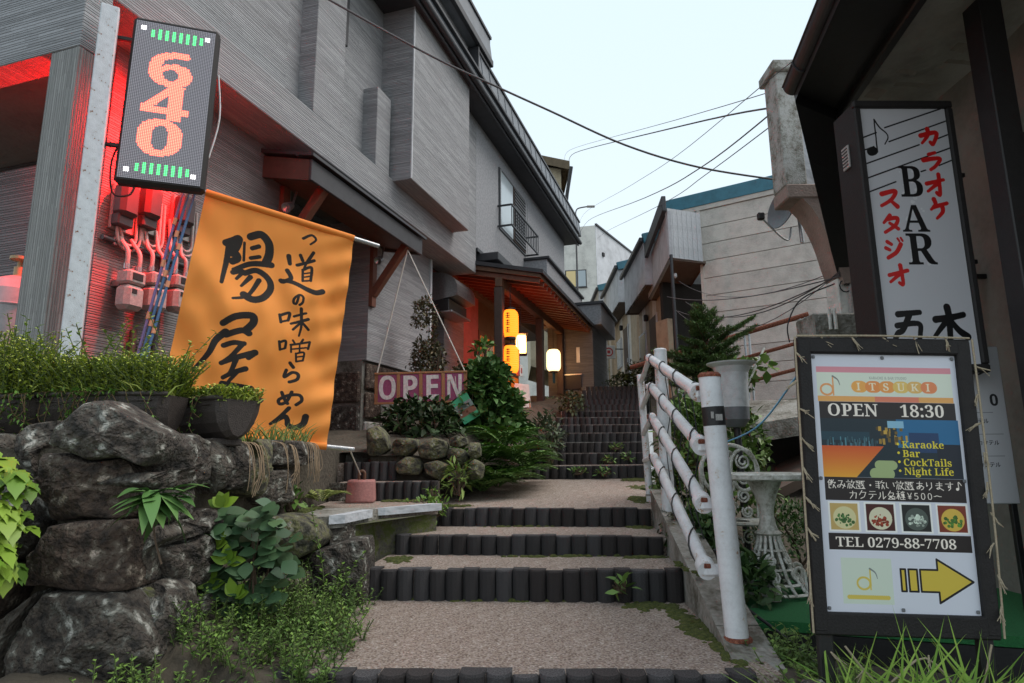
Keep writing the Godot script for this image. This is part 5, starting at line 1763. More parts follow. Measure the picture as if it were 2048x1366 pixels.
func garden() -> void:
	# turf-covered deck
	var dk := thing("deck", "low platform covered with green artificial turf in the bar garden", "deck", V(1.9, -0.12, 3.8))
	var a := [V(1.12, -0.045, 3.62), V(2.75, -0.02, 2.98), V(3.6, -0.02, 4.6), V(1.55, -0.04, 5.0)]
	var k := top_sheet(a, 0.05)
	put(k, "turf", M.turf, dk).position = -dk.position
	var low := []
	for p in a:
		low.append(p - Vector3(0, 0.055, 0))
	put(top_sheet(low, 0.16), "frame", M.black, dk).position = -dk.position
	# cast-iron table
	var t := thing("garden_table", "white cast-iron garden table with ornate pierced pedestal", "table", V(1.62, -0.035, 4.2))
	var tp := MB.new()
	tp.lathe([Vector2(0, 0.69), Vector2(0.27, 0.69), Vector2(0.285, 0.7), Vector2(0.285, 0.725), Vector2(0.27, 0.735), Vector2(0, 0.735)], 36)
	put(tp, "table_top", M.cast_white, t)
	var st := MB.new()
	st.lathe([Vector2(0.11, 0.69), Vector2(0.07, 0.6), Vector2(0.048, 0.52), Vector2(0.042, 0.47), Vector2(0.05, 0.42), Vector2(0.06, 0.38), Vector2(0.085, 0.36), Vector2(0.06, 0.34)], 20)
	put(st, "stem", M.cast_white, t)
	# pierced bell-shaped foot: ribs along the bell, rings and scrolls between them
	var bell := func(f: float) -> Vector2:
		return Vector2(lerpf(0.06, 0.105, smoothstep(0.0, 0.6, f)) + pow(f, 3.2) * 0.13, lerpf(0.36, 0.02, f))
	var ft := MB.new()
	for q in 14:
		var bs := Basis(UP, q * TAU / 14.0)
		var pts := []
		for i in 9:
			var b: Vector2 = bell.call(i / 8.0)
			pts.append(bs * Vector3(b.x, b.y, 0))
		ft.tube(pts, 0.011, 6)
	for f in [0.0, 0.3, 0.62, 0.86, 1.0]:
		var b: Vector2 = bell.call(f)
		ft.lathe([Vector2(b.x - 0.008, b.y - 0.01), Vector2(b.x + 0.012, b.y), Vector2(b.x - 0.008, b.y + 0.01)], 28)
	put(ft, "pedestal", M.cast_white, t)
	for q in 6:
		var bs := Basis(UP, q * TAU / 6.0 + 0.2)
		var fk := MB.new()
		for c in [[0.45, 0.035], [0.72, 0.045], [0.92, 0.035]]:
			var b: Vector2 = bell.call(c[0])
			curl(fk, bs * Vector3(b.x + 0.004, b.y, 0), c[1], 1.6, q + c[0] * 9.0, bs * Basis(UP, PI / 2) * Basis(Vector3.RIGHT, -0.5), 0.009)
		# side scroll like an ear
		fk.tube(catmull([bs * Vector3(0.135, 0.1, 0), bs * Vector3(0.17, 0.165, 0), bs * Vector3(0.21, 0.15, 0), bs * Vector3(0.215, 0.08, 0), bs * Vector3(0.24, 0.025, 0)], 5), 0.011, 6)
		fk.lathe([Vector2(0.035, 0.0), Vector2(0.03, 0.02), Vector2(0, 0.026)], 10, bs * Vector3(0.25, 0.0, 0))
		put(fk, "scroll", M.cast_white, t)
	# ornate chair behind it
	var c := thing("garden_chair", "white cast-iron garden chair with scrolled lattice back", "chair", V(1.60, -0.03, 4.62), 0.1)
	var ck := MB.new()
	var rim := []
	for i in 25:
		var an := PI * i / 24.0
		rim.append(Vector3(cos(an) * 0.22, 0.72 + sin(an) * 0.2, -0.14))
	rim.push_front(Vector3(0.2, 0.36, -0.14))
	rim.append(Vector3(-0.2, 0.36, -0.14))
	ck.tube(rim, 0.016, 7)
	for s in [-1, 1]:
		var lobe := []
		for i in 19:
			var an := TAU * i / 18.0
			lobe.append(Vector3(s * 0.11 + cos(an) * 0.1, 0.74 + sin(an) * 0.15, -0.14))
		ck.tube(lobe, 0.014, 6)
	for q in [[-0.11, 0.8, 0.06], [0.11, 0.8, 0.06], [-0.11, 0.68, 0.05], [0.11, 0.68, 0.05], [0, 0.62, 0.06], [-0.1, 0.55, 0.05], [0.1, 0.55, 0.05], [0, 0.47, 0.05], [-0.12, 0.44, 0.045], [0.12, 0.44, 0.045], [0, 0.84, 0.04]]:
		curl(ck, Vector3(q[0], q[1], -0.14), q[2], 1.7, q[0] * 20.0, Basis(), 0.009)
	put(ck, "backrest", M.cast_white, c)
	var cs := MB.new()
	cs.lathe([Vector2(0.06, 0.375), Vector2(0.21, 0.375), Vector2(0.22, 0.385), Vector2(0.21, 0.395), Vector2(0.06, 0.39)], 28)
	for i in 10:
		var an := TAU * i / 10.0
		curl(cs, Vector3(cos(an) * 0.14, 0.385, sin(an) * 0.14), 0.05, 1.5, an, Basis(Vector3.RIGHT, PI / 2), 0.007)
	put(cs, "seat", M.cast_white, c)
	for s in [[-1, -1], [1, -1], [1, 1], [-1, 1]]:
		var lg := MB.new()
		lg.tube(catmull([Vector3(s[0] * 0.14, 0.37, s[1] * 0.14), Vector3(s[0] * 0.19, 0.22, s[1] * 0.18), Vector3(s[0] * 0.15, 0.1, s[1] * 0.15), Vector3(s[0] * 0.2, 0.0, s[1] * 0.2)], 5), 0.012, 6)
		curl(lg, Vector3(s[0] * 0.12, 0.26, s[1] * 0.14), 0.06, 1.5, 0.0, Basis(), 0.007)
		put(lg, "leg", M.cast_white, c)
	# garden lamp, unlit
	var l := thing("garden_lamp", "unlit garden lamp with grey-white bell shade on a black pole", "lamp", V(1.84, 0.1, 5.2))
	tubepart("pole", l, M.black, [Vector3(0.0, -0.1, 0), Vector3(-0.02, 0.94, 0)], 0.028, 10)
	var ls := MB.new()
	ls.lathe([Vector2(0.0, 0.93), Vector2(0.07, 0.94), Vector2(0.115, 1.0), Vector2(0.118, 1.1)], 28, Vector3(-0.03, 0, 0))
	put(ls, "socket", M.lamp_grey, l)
	var sh := MB.new()
	sh.lathe([Vector2(0.118, 1.1), Vector2(0.122, 1.3), Vector2(0.128, 1.38), Vector2(0.15, 1.43), Vector2(0.195, 1.455), Vector2(0.2, 1.465), Vector2(0.1, 1.47), Vector2(0, 1.475)], 32, Vector3(-0.03, 0, 0))
	put(sh, "shade", M.lamp_plastic, l)
	# blue rope from the sign to the rail
	var br := thing("blue_rope", "light blue nylon rope slung from the handrail to the sign stand", "rope", V(0.95, 0.83, 3.1))
	tubepart("line", br, M.blue_rope, catmull([V(0.93, 0.84, 3.12) - br.position, V(1.1, 0.93, 2.9) - br.position, V(1.08, 1.1, 2.4) - br.position], 6), 0.004, 6)
	# cable on the ground by the kerb
	var gc := thing("ground_cable", "black cable trailing from the handrail foot into the grass", "cable", V(1.15, -0.02, 3.2))
	tubepart("line", gc, M.cable, catmull([V(1.0, 0.35, 3.3) - gc.position, V(1.1, 0.12, 3.35) - gc.position, V(1.25, -0.02, 3.15) - gc.position, V(1.35, -0.13, 2.8) - gc.position, V(1.42, -0.16, 2.5) - gc.position], 6), 0.008, 6)

func poster_stand() -> void:
	var s := thing("sign_stand", "black framed standing sign with printed bar poster and yellow arrow", "sign", V(1.345, -0.24, 2.36))
	s.rotation.z = -0.03
	s.rotation.y = -0.03
	var w := 0.635
	var y0 := 0.43
	var y1 := 1.475
	# frame of four mitred boards
	boxpart("frame_board", s, M.frame_black, Vector3(0, y1 - 0.03, 0), Vector3(w, 0.06, 0.04), 0.006)
	boxpart("frame_board", s, M.frame_black, Vector3(0, y0 + 0.03, 0), Vector3(w, 0.075, 0.04), 0.006)
	for x in [-1, 1]:
		boxpart("frame_board", s, M.frame_black, Vector3(x * (w / 2 - 0.025), (y0 + y1) / 2 - 0.001, 0.001), Vector3(0.05, y1 - y0 - 0.01, 0.042), 0.006)
		boxpart("leg", s, M.black, Vector3(x * (w / 2 - 0.045), 0.2, -0.01), Vector3(0.05, 0.5, 0.03), 0.004)
	boxpart("back_board", s, M.black, Vector3(0, (y0 + y1) / 2, -0.012), Vector3(w - 0.02, y1 - y0 - 0.02, 0.012))
	var k := MB.new()
	var hx := w / 2 - 0.051
	k.quad(Vector3(-hx, y0 + 0.068, 0.001), Vector3(hx, y0 + 0.068, 0.001), Vector3(hx, y1 - 0.061, 0.001), Vector3(-hx, y1 - 0.061, 0.001))
	put(k, "poster", printed(poster_print(), 0.35), s)
	for q in [[-1, 0.0], [0, 0.0], [1, 0.0], [-1, 1.0], [0, 1.0], [1, 1.0], [-1, 0.5], [1, 0.5]]:
		boxpart("pin", s, M.lamp_grey, Vector3(q[0] * (hx - 0.012), lerpf(y0 + 0.08, y1 - 0.073, q[1]), 0.004), Vector3(0.012, 0.012, 0.006), 0.003)
	# straw rope tufts tied round the frame
	rng.seed = 61
	var rope := MB.new()
	var spots := []
	for i in 9:
		spots.append(Vector3(-w / 2 - 0.006, y1 - 0.06 - i * 0.105, 0.02))
		spots.append(Vector3(w / 2 + 0.006, y1 - 0.1 - i * 0.105, 0.02))
	for i in 5:
		spots.append(Vector3(-w / 2 + 0.09 + i * 0.115, y1 + 0.004, 0.015))
	for i in 6:
		spots.append(Vector3(-w / 2 + 0.05 + i * 0.11, y0 - 0.06 - 0.05 * (i % 3), 0.02))
	rope.tube(catmull([Vector3(-w / 2 - 0.008, y1, 0.02), Vector3(-w / 2 - 0.01, 0.9, 0.025), Vector3(-w / 2 - 0.004, y0, 0.02)], 5), 0.004, 5)
	rope.tube(catmull([Vector3(w / 2 + 0.008, y1, 0.02), Vector3(w / 2 + 0.012, 0.9, 0.025), Vector3(w / 2 + 0.006, y0, 0.02)], 5), 0.004, 5)
	rope.tube(catmull([Vector3(-w / 2, y1 + 0.004, 0.018), Vector3(0, y1 + 0.008, 0.02), Vector3(w / 2, y1 + 0.004, 0.018)], 5), 0.004, 5)
	rope.tube(catmull([Vector3(-w / 2 + 0.1, y0 - 0.04, 0.02), Vector3(-0.1, y0 - 0.16, 0.02), Vector3(0.05, y0 - 0.07, 0.02), Vector3(0.2, y0 - 0.2, 0.02), Vector3(w / 2 - 0.04, y0 - 0.02, 0.02)], 5), 0.004, 5)
	put(rope, "straw_rope", M.straw, s)
	for p in spots:
		var t := MB.new()
		var d := Vector3(rnd(-0.7, 0.7), rnd(-1.0, -0.2), rnd(0.0, 0.5)).normalized()
		for q in 6:
			t.tube([p, p + d * 0.022 + rdir() * 0.004, p + d * rnd(0.04, 0.062) + rdir() * 0.012], [0.003, 0.0022, 0.0012], 4)
		put(t, "tuft", M.straw, s)

func bar() -> void:
	var b := thing("bar_house", "dark-eaved bar building with pale porch ceiling and black pillar", "building", V(2.6, -0.2, 3.5))
	var o := b.position
	var P := func(x: float, y: float, d: float) -> Vector3:
		return V(x, y, d) - o
	# eaves: dark soffit board, fascia and gutter along the lane
	var k := top_sheet([P.call(1.93, 3.22, 3.93), P.call(2.37, 3.22, 4.16), P.call(1.8, 3.22, 0.5), P.call(1.28, 3.22, 0.5)], 0.05)
	put(k, "eaves_board", M.black, b)
	var gt := MB.new()
	var g0: Vector3 = P.call(1.27, 3.23, 0.45)
	var g1: Vector3 = P.call(1.925, 3.23, 3.95)
	for i in 12:
		var a0 := PI + PI * i / 12.0
		var a1 := PI + PI * (i + 1) / 12.0
		var q := func(a: float, at: Vector3) -> Vector3:
			return at + Vector3(cos(a) * 0.062, sin(a) * 0.062 + 0.05, 0)
		gt.quad(q.call(a0, g0), q.call(a1, g0), q.call(a1, g1), q.call(a0, g1))
	gt.tube([g0 + Vector3(-0.062, 0.05, 0), g1 + Vector3(-0.062, 0.05, 0)], 0.008, 6)
	put(gt, "gutter", M.metal_dark, b)
	for i in 5:
		var at := g0.lerp(g1, 0.12 + i * 0.2)
		var hk := MB.new()
		var pts := []
		for j in 8:
			var a := PI + PI * j / 7.0
			pts.append(at + Vector3(cos(a) * 0.067, sin(a) * 0.067 + 0.05, 0))
		hk.tube(pts, 0.007, 5)
		put(hk, "gutter_hook", M.metal_dark, b)
	put(top_sheet([P.call(1.96, 3.5, 3.9), P.call(2.6, 4.2, 4.3), P.call(2.0, 4.2, 0.3), P.call(1.3, 3.5, 0.3)], 0.2), "roof", M.metal_dark, b)
	beampart("fascia", b, M.black, P.call(1.95, 3.33, 3.92), P.call(1.31, 3.33, 0.5), 0.03, 0.2)
	beampart("inner_moulding", b, M.black, P.call(2.36, 3.2, 4.16), P.call(1.82, 3.2, 0.5), 0.06, 0.07, 0.01)
	# porch ceiling in boards with peeled paint
	var cl := top_sheet([P.call(2.38, 3.36, 4.5), P.call(5.2, 3.36, 4.5), P.call(5.2, 3.36, 0.4), P.call(1.8, 3.36, 0.4)], 0.06)
	put(cl, "ceiling", M.ceiling, b)
	rng.seed = 71
	for q in [[2.62, 3.8, 0.06, 0.012], [2.75, 3.95, 0.12, 0.012], [2.9, 3.7, 0.09, 0.01], [2.55, 4.05, 0.05, 0.03], [2.8, 3.55, 0.04, 0.02]]:
		# curled flakes of paint hanging from the ceiling
		var f := MB.new()
		var c: Vector3 = P.call(q[0], 3.297, q[1])
		f.grid(4, 3, func(a: float, bb: float) -> Vector3:
			return c + Vector3((a - 0.5) * q[2] * 2.0, -pow(a, 2.0) * 0.02, (bb - 0.5) * q[3] * 4.0))
		put(f, "paint_flake", M.bar_wall, b)
	# walls, pillar, glazed door
	put(top_sheet([P.call(2.95, 3.3, 4.45), P.call(5.2, 3.3, 4.45), P.call(5.2, 3.3, 4.55), P.call(2.95, 3.3, 4.55)], 3.4), "wall", M.bar_wall, b)
	put(top_sheet([P.call(3.05, 3.3, 3.5), P.call(3.12, 3.3, 3.5), P.call(3.12, 3.3, 4.45), P.call(3.05, 3.3, 4.45)], 3.4), "wall", M.bar_wall, b)
	put(top_sheet([P.call(2.82, 3.3, 2.0), P.call(2.9, 3.3, 2.0), P.call(3.12, 3.3, 3.5), P.call(3.05, 3.3, 3.5)], 3.4), "wall", M.bar_wall, b)
	slab("pillar", b, M.black, P.call(2.6, -0.2, 3.25), P.call(2.73, 3.3, 3.12), 0.006)
	var dr := thing_part(b, "door")
	slab("leaf", dr, M.charcoal, P.call(2.73, -0.1, 3.2), P.call(3.05, 2.42, 3.16), 0.004)
	slab("pane", dr, M.dark_glass, P.call(2.76, 1.42, 3.159), P.call(3.02, 2.36, 3.154))
	slab("lower_panel", dr, M.metal_roof, P.call(2.76, 0.1, 3.159), P.call(3.02, 1.36, 3.15), 0.004)
	slab("handle", dr, M.steel, P.call(2.765, 1.52, 3.15), P.call(2.80, 1.66, 3.13), 0.006)
	slab("transom", dr, M.black, P.call(2.73, 2.42, 3.22), P.call(3.1, 2.5, 3.14), 0.004)
	slab("step", b, M.concrete_dark, P.call(2.5, -0.25, 3.6), P.call(3.2, -0.05, 2.6), 0.01)
	# verge running down and back from the corner of the eaves
	var vg := MB.new()
	var top := [P.call(1.93, 3.27, 3.93), P.call(2.14, 3.0, 4.24), P.call(2.49, 2.5, 4.74), P.call(2.86, 2.0, 5.24)]
	var inn := [P.call(2.3, 3.25, 4.12), P.call(2.52, 2.92, 4.36), P.call(2.76, 2.45, 4.8), P.call(3.05, 1.95, 5.3)]
	var dn := Vector3(0, -0.12, 0)
	for i in 3:
		vg.quad(top[i], inn[i], inn[i + 1], top[i + 1])
		vg.quad(top[i] + dn, top[i + 1] + dn, inn[i + 1] + dn, inn[i] + dn)
		vg.quad(top[i], top[i + 1], top[i + 1] + dn, top[i] + dn)
		vg.quad(inn[i], inn[i] + dn, inn[i + 1] + dn, inn[i + 1])
	vg.quad(top[0], top[0] + dn, inn[0] + dn, inn[0])
	put(vg, "side_verge", M.black, b)
	tubepart("verge_trim", b, M.metal_roof, [top[0], top[1], top[2]], 0.012, 6)
	# light-box sign
	var s := thing("bar_sign", "tall white light-box sign reading BAR with red characters and a music note", "sign", V(2.29, 1.24, 3.4), 0.02)
	var w := 0.585
	var h := 1.6
	boxpart("housing", s, M.frame_black, Vector3(0, h / 2, -0.12), Vector3(w - 0.01, h - 0.01, 0.22), 0.008)
	for q in [[0, 0.022, w, 0.045], [0, h - 0.022, w, 0.045]]:
		boxpart("frame", s, M.frame_black, Vector3(q[0], q[1], -0.006), Vector3(q[2], q[3], 0.035), 0.008)
	for x in [-1, 1]:
		boxpart("frame", s, M.frame_black, Vector3(x * (w / 2 - 0.02), h / 2, -0.006), Vector3(0.04, h - 0.09, 0.035), 0.008)
	var f := MB.new()
	var hx := w / 2 - 0.04
	f.quad(Vector3(-hx, 0.045, -0.008), Vector3(hx, 0.045, -0.008), Vector3(hx, h - 0.045, -0.008), Vector3(-hx, h - 0.045, -0.008))
	put(f, "face", printed(bar_print(), 0.3), s)
	var vn := thing_part(s, "vent")
	boxpart("plate", vn, M.grey_plastic, Vector3(-w / 2 - 0.001, h - 0.3, -0.12), Vector3(0.012, 0.14, 0.07), 0.003)
	for i in 6:
		boxpart("slot", vn, M.black, Vector3(-w / 2 - 0.008, h - 0.35 + i * 0.02, -0.12), Vector3(0.004, 0.006, 0.056))
	for y in [h - 0.42, h - 0.95]:
		boxpart("arm", s, M.black, Vector3(w / 2 + 0.02, y, -0.1), Vector3(0.14, 0.025, 0.03), 0.003)
		boxpart("arm_clamp", s, M.black, Vector3(w / 2 + 0.02, y + 0.03, -0.08), Vector3(0.05, 0.06, 0.03), 0.004)
	# wooden NOT YET OPEN plate and the price list behind
	var mb := thing("door_plate", "white plate with three red characters hung by the bar door", "sign", V(2.72, 1.5, 3.95))
	boxpart("plate", mb, M.white_wall, Vector3(0, 0.12, 0), Vector3(0.2, 0.62, 0.012), 0.003)
	var pi := blank(200, 620, Color(0.86, 0.85, 0.82))
	glyphs(pi, "準備中", 25, 40, 150, 18, Color(0.7, 0.1, 0.1), true)
	var pm := MB.new()
	pm.quad(Vector3(-0.098, -0.188, 0.008), Vector3(0.098, -0.188, 0.008), Vector3(0.098, 0.428, 0.008), Vector3(-0.098, 0.428, 0.008))
	put(pm, "print", printed(pi), mb)
	tubepart("cord", mb, M.cable, [Vector3(-0.08, 0.42, 0), Vector3(0, 0.62, 0)], 0.004, 5)
	tubepart("cord", mb, M.cable, [Vector3(0.08, 0.42, 0), Vector3(0, 0.62, 0)], 0.004, 5)
	boxpart("hook", mb, M.black, Vector3(0, 0.63, -0.1), Vector3(0.02, 0.02, 0.25), 0.003)
	var pl := thing("price_board", "white price board standing between the bar pillar and the poster stand", "board", V(2.52, 0.55, 3.55), -0.1)
	boxpart("panel", pl, M.white_wall_cool, Vector3(0, 0.42, 0), Vector3(0.42, 0.86, 0.015), 0.004)
	var pp := blank(420, 860, Color(0.78, 0.78, 0.79))
	glyphs(pp, "ガラ", 210, 90, 70, 9, Color(0.15, 0.15, 0.16))
	type(pp, "0", 340, 330, 90, Color(0.15, 0.15, 0.16), 1.0, "Droid Sans", 700)
	for q in [[150, 400], [190, 520], [180, 640]]:
		pp.fill_rect(Rect2i(q[0] - 10, q[1] - 34, 210, 3), Color(0.45, 0.45, 0.47))
		glyphs(pp, "各種カクテル", q[0], q[1], 28, 4, Color(0.25, 0.25, 0.26))
	var pq := MB.new()
	pq.quad(Vector3(-0.205, -0.005, 0.0085), Vector3(0.205, -0.005, 0.0085), Vector3(0.205, 0.845, 0.0085), Vector3(-0.205, 0.845, 0.0085))
	put(pq, "print", printed(pp), pl)
	for x in [-0.18, 0.18]:
		boxpart("leg", pl, M.black, Vector3(x, -0.34, -0.01), Vector3(0.03, 0.7, 0.03), 0.003)
	var fn := thing("round_bracket", "black round lamp bracket on the bar wall behind the pillar", "bracket", V(2.82, 1.93, 3.95))
	var fk := MB.new()
	fk.lathe([Vector2(0, 0.04), Vector2(0.1, 0.03), Vector2(0.12, 0.0), Vector2(0.1, -0.03), Vector2(0, -0.04)], 20, Vector3.ZERO, Basis(Vector3.RIGHT, PI / 2))
	put(fk, "disc", M.black, fn)
	boxpart("arm", fn, M.black, Vector3(0.1, 0, 0.0), Vector3(0.3, 0.03, 0.03), 0.004)

func concrete_arch() -> void:
	var c := thing("concrete_arch", "weathered concrete gate post with curved arch above the garden", "arch", V(2.6, 0.9, 4.95))
	var o := c.position
	slab("post", c, M.concrete_pale, V(2.24, 2.98, 5.1) - o, V(2.42, 4.0, 4.86) - o, 0.008)
	slab("cap", c, M.concrete_pale, V(2.21, 4.0, 5.14) - o, V(2.47, 4.09, 4.82) - o, 0.01)
	slab("side_panel", c, M.white_wall_cool, V(2.422, 2.93, 5.3) - o, V(2.62, 3.6, 5.0) - o, 0.006)
	slab("corbel", c, M.plaster_pink, V(2.24, 2.86, 5.12) - o, V(2.64, 2.98, 4.84) - o, 0.01)
	var k := MB.new()
	var cur := catmull([V(2.34, 2.88, 4.98) - o, V(2.44, 2.76, 4.98) - o, V(2.53, 2.55, 4.98) - o, V(2.59, 2.3, 4.98) - o, V(2.63, 2.14, 4.98) - o], 5)
	for i in cur.size() - 1:
		var a: Vector3 = cur[i]
		var b: Vector3 = cur[i + 1]
		for z in [[-0.13, 0.13]]:
			var lo0 := a + Vector3(0, 0, z[0])
			var hi0 := a + Vector3(0, 0, z[1])
			var lo1 := b + Vector3(0, 0, z[0])
			var hi1 := b + Vector3(0, 0, z[1])
			var w := Vector3(0.13, 0.02, 0)
			k.quad(lo0, lo1, hi1, hi0)
			k.quad(hi0, hi1, hi1 + w, hi0 + w)
			k.quad(lo0 + w, lo1 + w, lo1, lo0)
			k.quad(hi0 + w, hi1 + w, lo1 + w, lo0 + w)
	put(k, "arch_curve", M.plaster_pink, c)
	slab("column", c, M.white_wall, V(2.6, 0.6, 5.1) - o, V(2.74, 2.2, 4.9) - o, 0.006)
	slab("yellow_strip", c, mk(Color(0.6, 0.4, 0.06), 0.7), V(2.742, 1.6, 5.05) - o, V(2.8, 2.1, 4.95) - o)
	tubepart("pipe", c, M.grey_plastic, catmull([V(2.68, 1.8, 4.88) - o, V(2.68, 2.05, 4.88) - o, V(2.7, 2.15, 4.88) - o, V(2.72, 2.0, 4.88) - o], 5), 0.02, 8)
	var lp := MB.new()
	curl(lp, V(2.65, 2.12, 4.87) - o, 0.07, 1.4, 0.0, Basis(), 0.005)
	put(lp, "cable_loop", M.cable, c)
	var bl := thing("concrete_block", "grey concrete block with two white pipes below the arch column", "block", V(2.5, 1.6, 4.85))
	boxpart("body", bl, M.concrete, Vector3(0, 0.13, 0), Vector3(0.44, 0.28, 0.3), 0.012)
	boxpart("stand", bl, M.concrete_dark, Vector3(0.05, -0.6, -0.02), Vector3(0.3, 1.2, 0.25), 0.01)
	for x in [-0.1, -0.06]:
		tubepart("pipe", bl, M.white_wall, [Vector3(x, 0.14, 0.165), Vector3(x, 0.3, 0.165)], 0.014, 8)
	# satellite dish
	var d := thing("satellite_dish", "grey satellite dish with feed arm on a bracket by the arch", "antenna", V(2.52, 3.03, 5.5))
	var dk := MB.new()
	var pr := []
	for i in 8:
		pr.append(Vector2(0.028 * i, 0.0011 * i * i))
	for i in 8:
		pr.append(Vector2(0.028 * (7 - i) + 0.002, 0.0011 * (7 - i) * (7 - i) - 0.008))
	dk.lathe(pr, 28, Vector3.ZERO, Basis(Vector3(0, 0, 1), 1.35) * Basis(Vector3.RIGHT, 0.25))
	put(dk, "reflector", M.lamp_grey, d)
	tubepart("mast", d, M.steel, [Vector3(0.12, -0.32, 0), Vector3(0.1, 0.2, 0)], 0.018, 10)
	boxpart("clamp", d, M.steel, Vector3(0.07, 0.0, 0), Vector3(0.12, 0.06, 0.06), 0.006)
	boxpart("bracket", d, M.steel, Vector3(0.14, 0.19, 0), Vector3(0.16, 0.06, 0.07), 0.006)
	tubepart("feed_arm", d, M.steel, catmull([Vector3(0.03, -0.18, 0), Vector3(0.0, -0.29, 0.0), Vector3(-0.08, -0.27, 0.02), Vector3(-0.24, -0.1, 0.03)], 5), 0.009, 7)
	boxpart("feed_horn", d, M.black, Vector3(-0.25, -0.08, 0.03), Vector3(0.06, 0.07, 0.05), 0.01)
	tubepart("cable", d, M.cable, catmull([Vector3(-0.01, 0.22, 0), Vector3(0.0, 0.38, 0), Vector3(0.05, 0.39, 0), Vector3(0.06, 0.2, 0)], 5), 0.005, 5)

func cream_house() -> void:
	var h := thing("cream_house", "cream clapboard house with teal roof edge behind the rusty handrail", "house", V(3.5, 1.5, 11.2))
	var o := h.position
	# wall facing the stairs: from the lane corner towards the right and nearer
	var p0 := V(3.62, 0, 11.5)
	var dir := Vector3(0.829, 0, 0.559)
	var len := 4.2
	var nrm := Vector3(-0.559, 0, 0.829)
	var bs := Basis(dir, UP, nrm)
	slab_b("core_wall", h, M.cream_b, p0 - o, bs, Vector3(0, 1.2, -0.3), Vector3(len, 5.5, -0.02))
	for j in 11:
		var y := 1.75 + j * 0.335
		var q := slab_b("clapboard", h, M.cream if j % 2 else M.cream_b, p0 - o, bs, Vector3(0, y + 0.006, -0.02), Vector3(len, y + 0.329, 0.012))
		q.rotate_object_local(Vector3.RIGHT, -0.012)
	slab_b("corner_board", h, M.cream, p0 - o, bs, Vector3(-0.06, 1.6, -0.1), Vector3(0.0, 5.75, 0.03))
	slab_b("plinth", h, M.mossy, p0 - o, bs, Vector3(-0.1, 0.4, -0.3), Vector3(len, 1.76, 0.06))
	# overhanging front panel of upright boards and the dark porch below it
	var f0 := V(2.86, 0, 11.0)
	var fb := Basis(Vector3(0.93, 0, -0.36), UP, Vector3(0.36, 0, 0.93))
	for i in 7:
		slab_b("upright_board", h, M.pale_board, f0 - o, fb, Vector3(i * 0.105 + 0.003, 4.36, -0.06), Vector3(i * 0.105 + 0.102, 5.3, 0.0))
	var ab := Basis(Vector3(0.09, 0, -0.995), UP, Vector3(-0.995, 0, -0.09))
	slab_b("side_panel", h, M.pale_board, f0 - o, ab, Vector3(0, 4.36, -0.06), Vector3(3.2, 5.25, 0.0))
	put(top_sheet([V(2.86, 4.37, 11.05) - o, V(3.6, 4.37, 11.3) - o, V(3.9, 4.37, 14.1) - o, V(3.12, 4.37, 14.1) - o], 0.04), "porch_ceiling", M.soffit_brown, h)
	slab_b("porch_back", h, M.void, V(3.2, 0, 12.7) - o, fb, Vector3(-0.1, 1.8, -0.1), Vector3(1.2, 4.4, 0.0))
	slab_b("tan_wall", h, M.tan, V(3.02, 0, 12.3) - o, fb, Vector3(0.0, 1.8, -0.3), Vector3(0.12, 3.5, 0.1))
	slab_b("tan_wall", h, M.tan, V(3.1, 0, 12.35) - o, fb, Vector3(0.0, 1.6, -0.1), Vector3(0.5, 2.9, 0.0))
	# teal fascia and roof
	var rf := slab_b("fascia", h, M.teal, p0 - o, bs, Vector3(-0.7, 5.53, 0.0), Vector3(len, 5.79, 0.05), 0.004)
	rf.rotate_object_local(Vector3(0, 0, 1), 0.0)
	slab_b("frieze", h, M.cream_b, p0 - o, bs, Vector3(-0.68, 5.44, -0.3), Vector3(len, 5.53, 0.035))
	beampart("verge", h, M.metal_dark, V(2.80, 5.38, 10.97) - o, V(3.02, 5.2, 14.3) - o, 0.08, 0.3, 0.01)
	put(top_sheet([V(3.06, 5.785, 11.92) - o, V(7.1, 5.785, 9.2) - o, V(8.5, 5.9, 12.0) - o, V(3.4, 5.9, 14.3) - o], 0.05), "roof", M.metal_dark, h)
	tubepart("down_pipe", h, M.metal_dark, [V(2.88, 4.4, 10.98) - o, V(2.9, 2.1, 11.0) - o], 0.03, 8)
	var lt := MB.new()
	lt.lathe([Vector2(0, 0.05), Vector2(0.03, 0.04), Vector2(0.035, -0.02), Vector2(0, -0.05)], 12, V(3.02, 4.1, 11.3) - o)
	put(lt, "bulb", M.lamp_plastic, h)
	# rusty handrail before it
	var r := thing("rusty_handrail", "rust-red pipe handrail climbing to the right before the cream house", "railing", V(2.2, 1.3, 9.0))
	var q := r.position
	var a0 := V(2.16, 2.21, 9.0) - q
	var a1 := V(3.83, 2.61, 8.0) - q
	var ddd := (a1 - a0)
	tubepart("rail", r, M.rust, [a0 - ddd * 0.25, a1], 0.032, 10)
	for i in 2:
		var dy := Vector3(0, -0.33 * (i + 1), 0)
		tubepart("rail", r, M.rust, [a0 + ddd * (0.0 if i == 0 else 0.1) + dy, a1 + ddd * 0.12 + dy], 0.025, 8)
	for t in [0.12, 0.6, 0.96]:
		var p: Vector3 = a0 + ddd * t
		for s in [-0.03, 0.03]:
			tubepart("post", r, M.rusty_white, [p + ddd.normalized() * s, p + ddd.normalized() * s + Vector3(0, -1.05, 0)], 0.014, 7)
	# concrete landing slab with a dark opening below
	var sl := thing("concrete_landing", "mossy concrete stair slab with a dark opening underneath", "slab", V(3.2, 1.0, 7.4))
	var so := sl.position
	put(top_sheet([V(2.95, 1.52, 8.2) - so, V(2.6, 1.15, 7.0) - so, V(4.2, 1.4, 6.6) - so, V(5.0, 1.52, 8.2) - so], 0.2), "slab", M.concrete, sl)
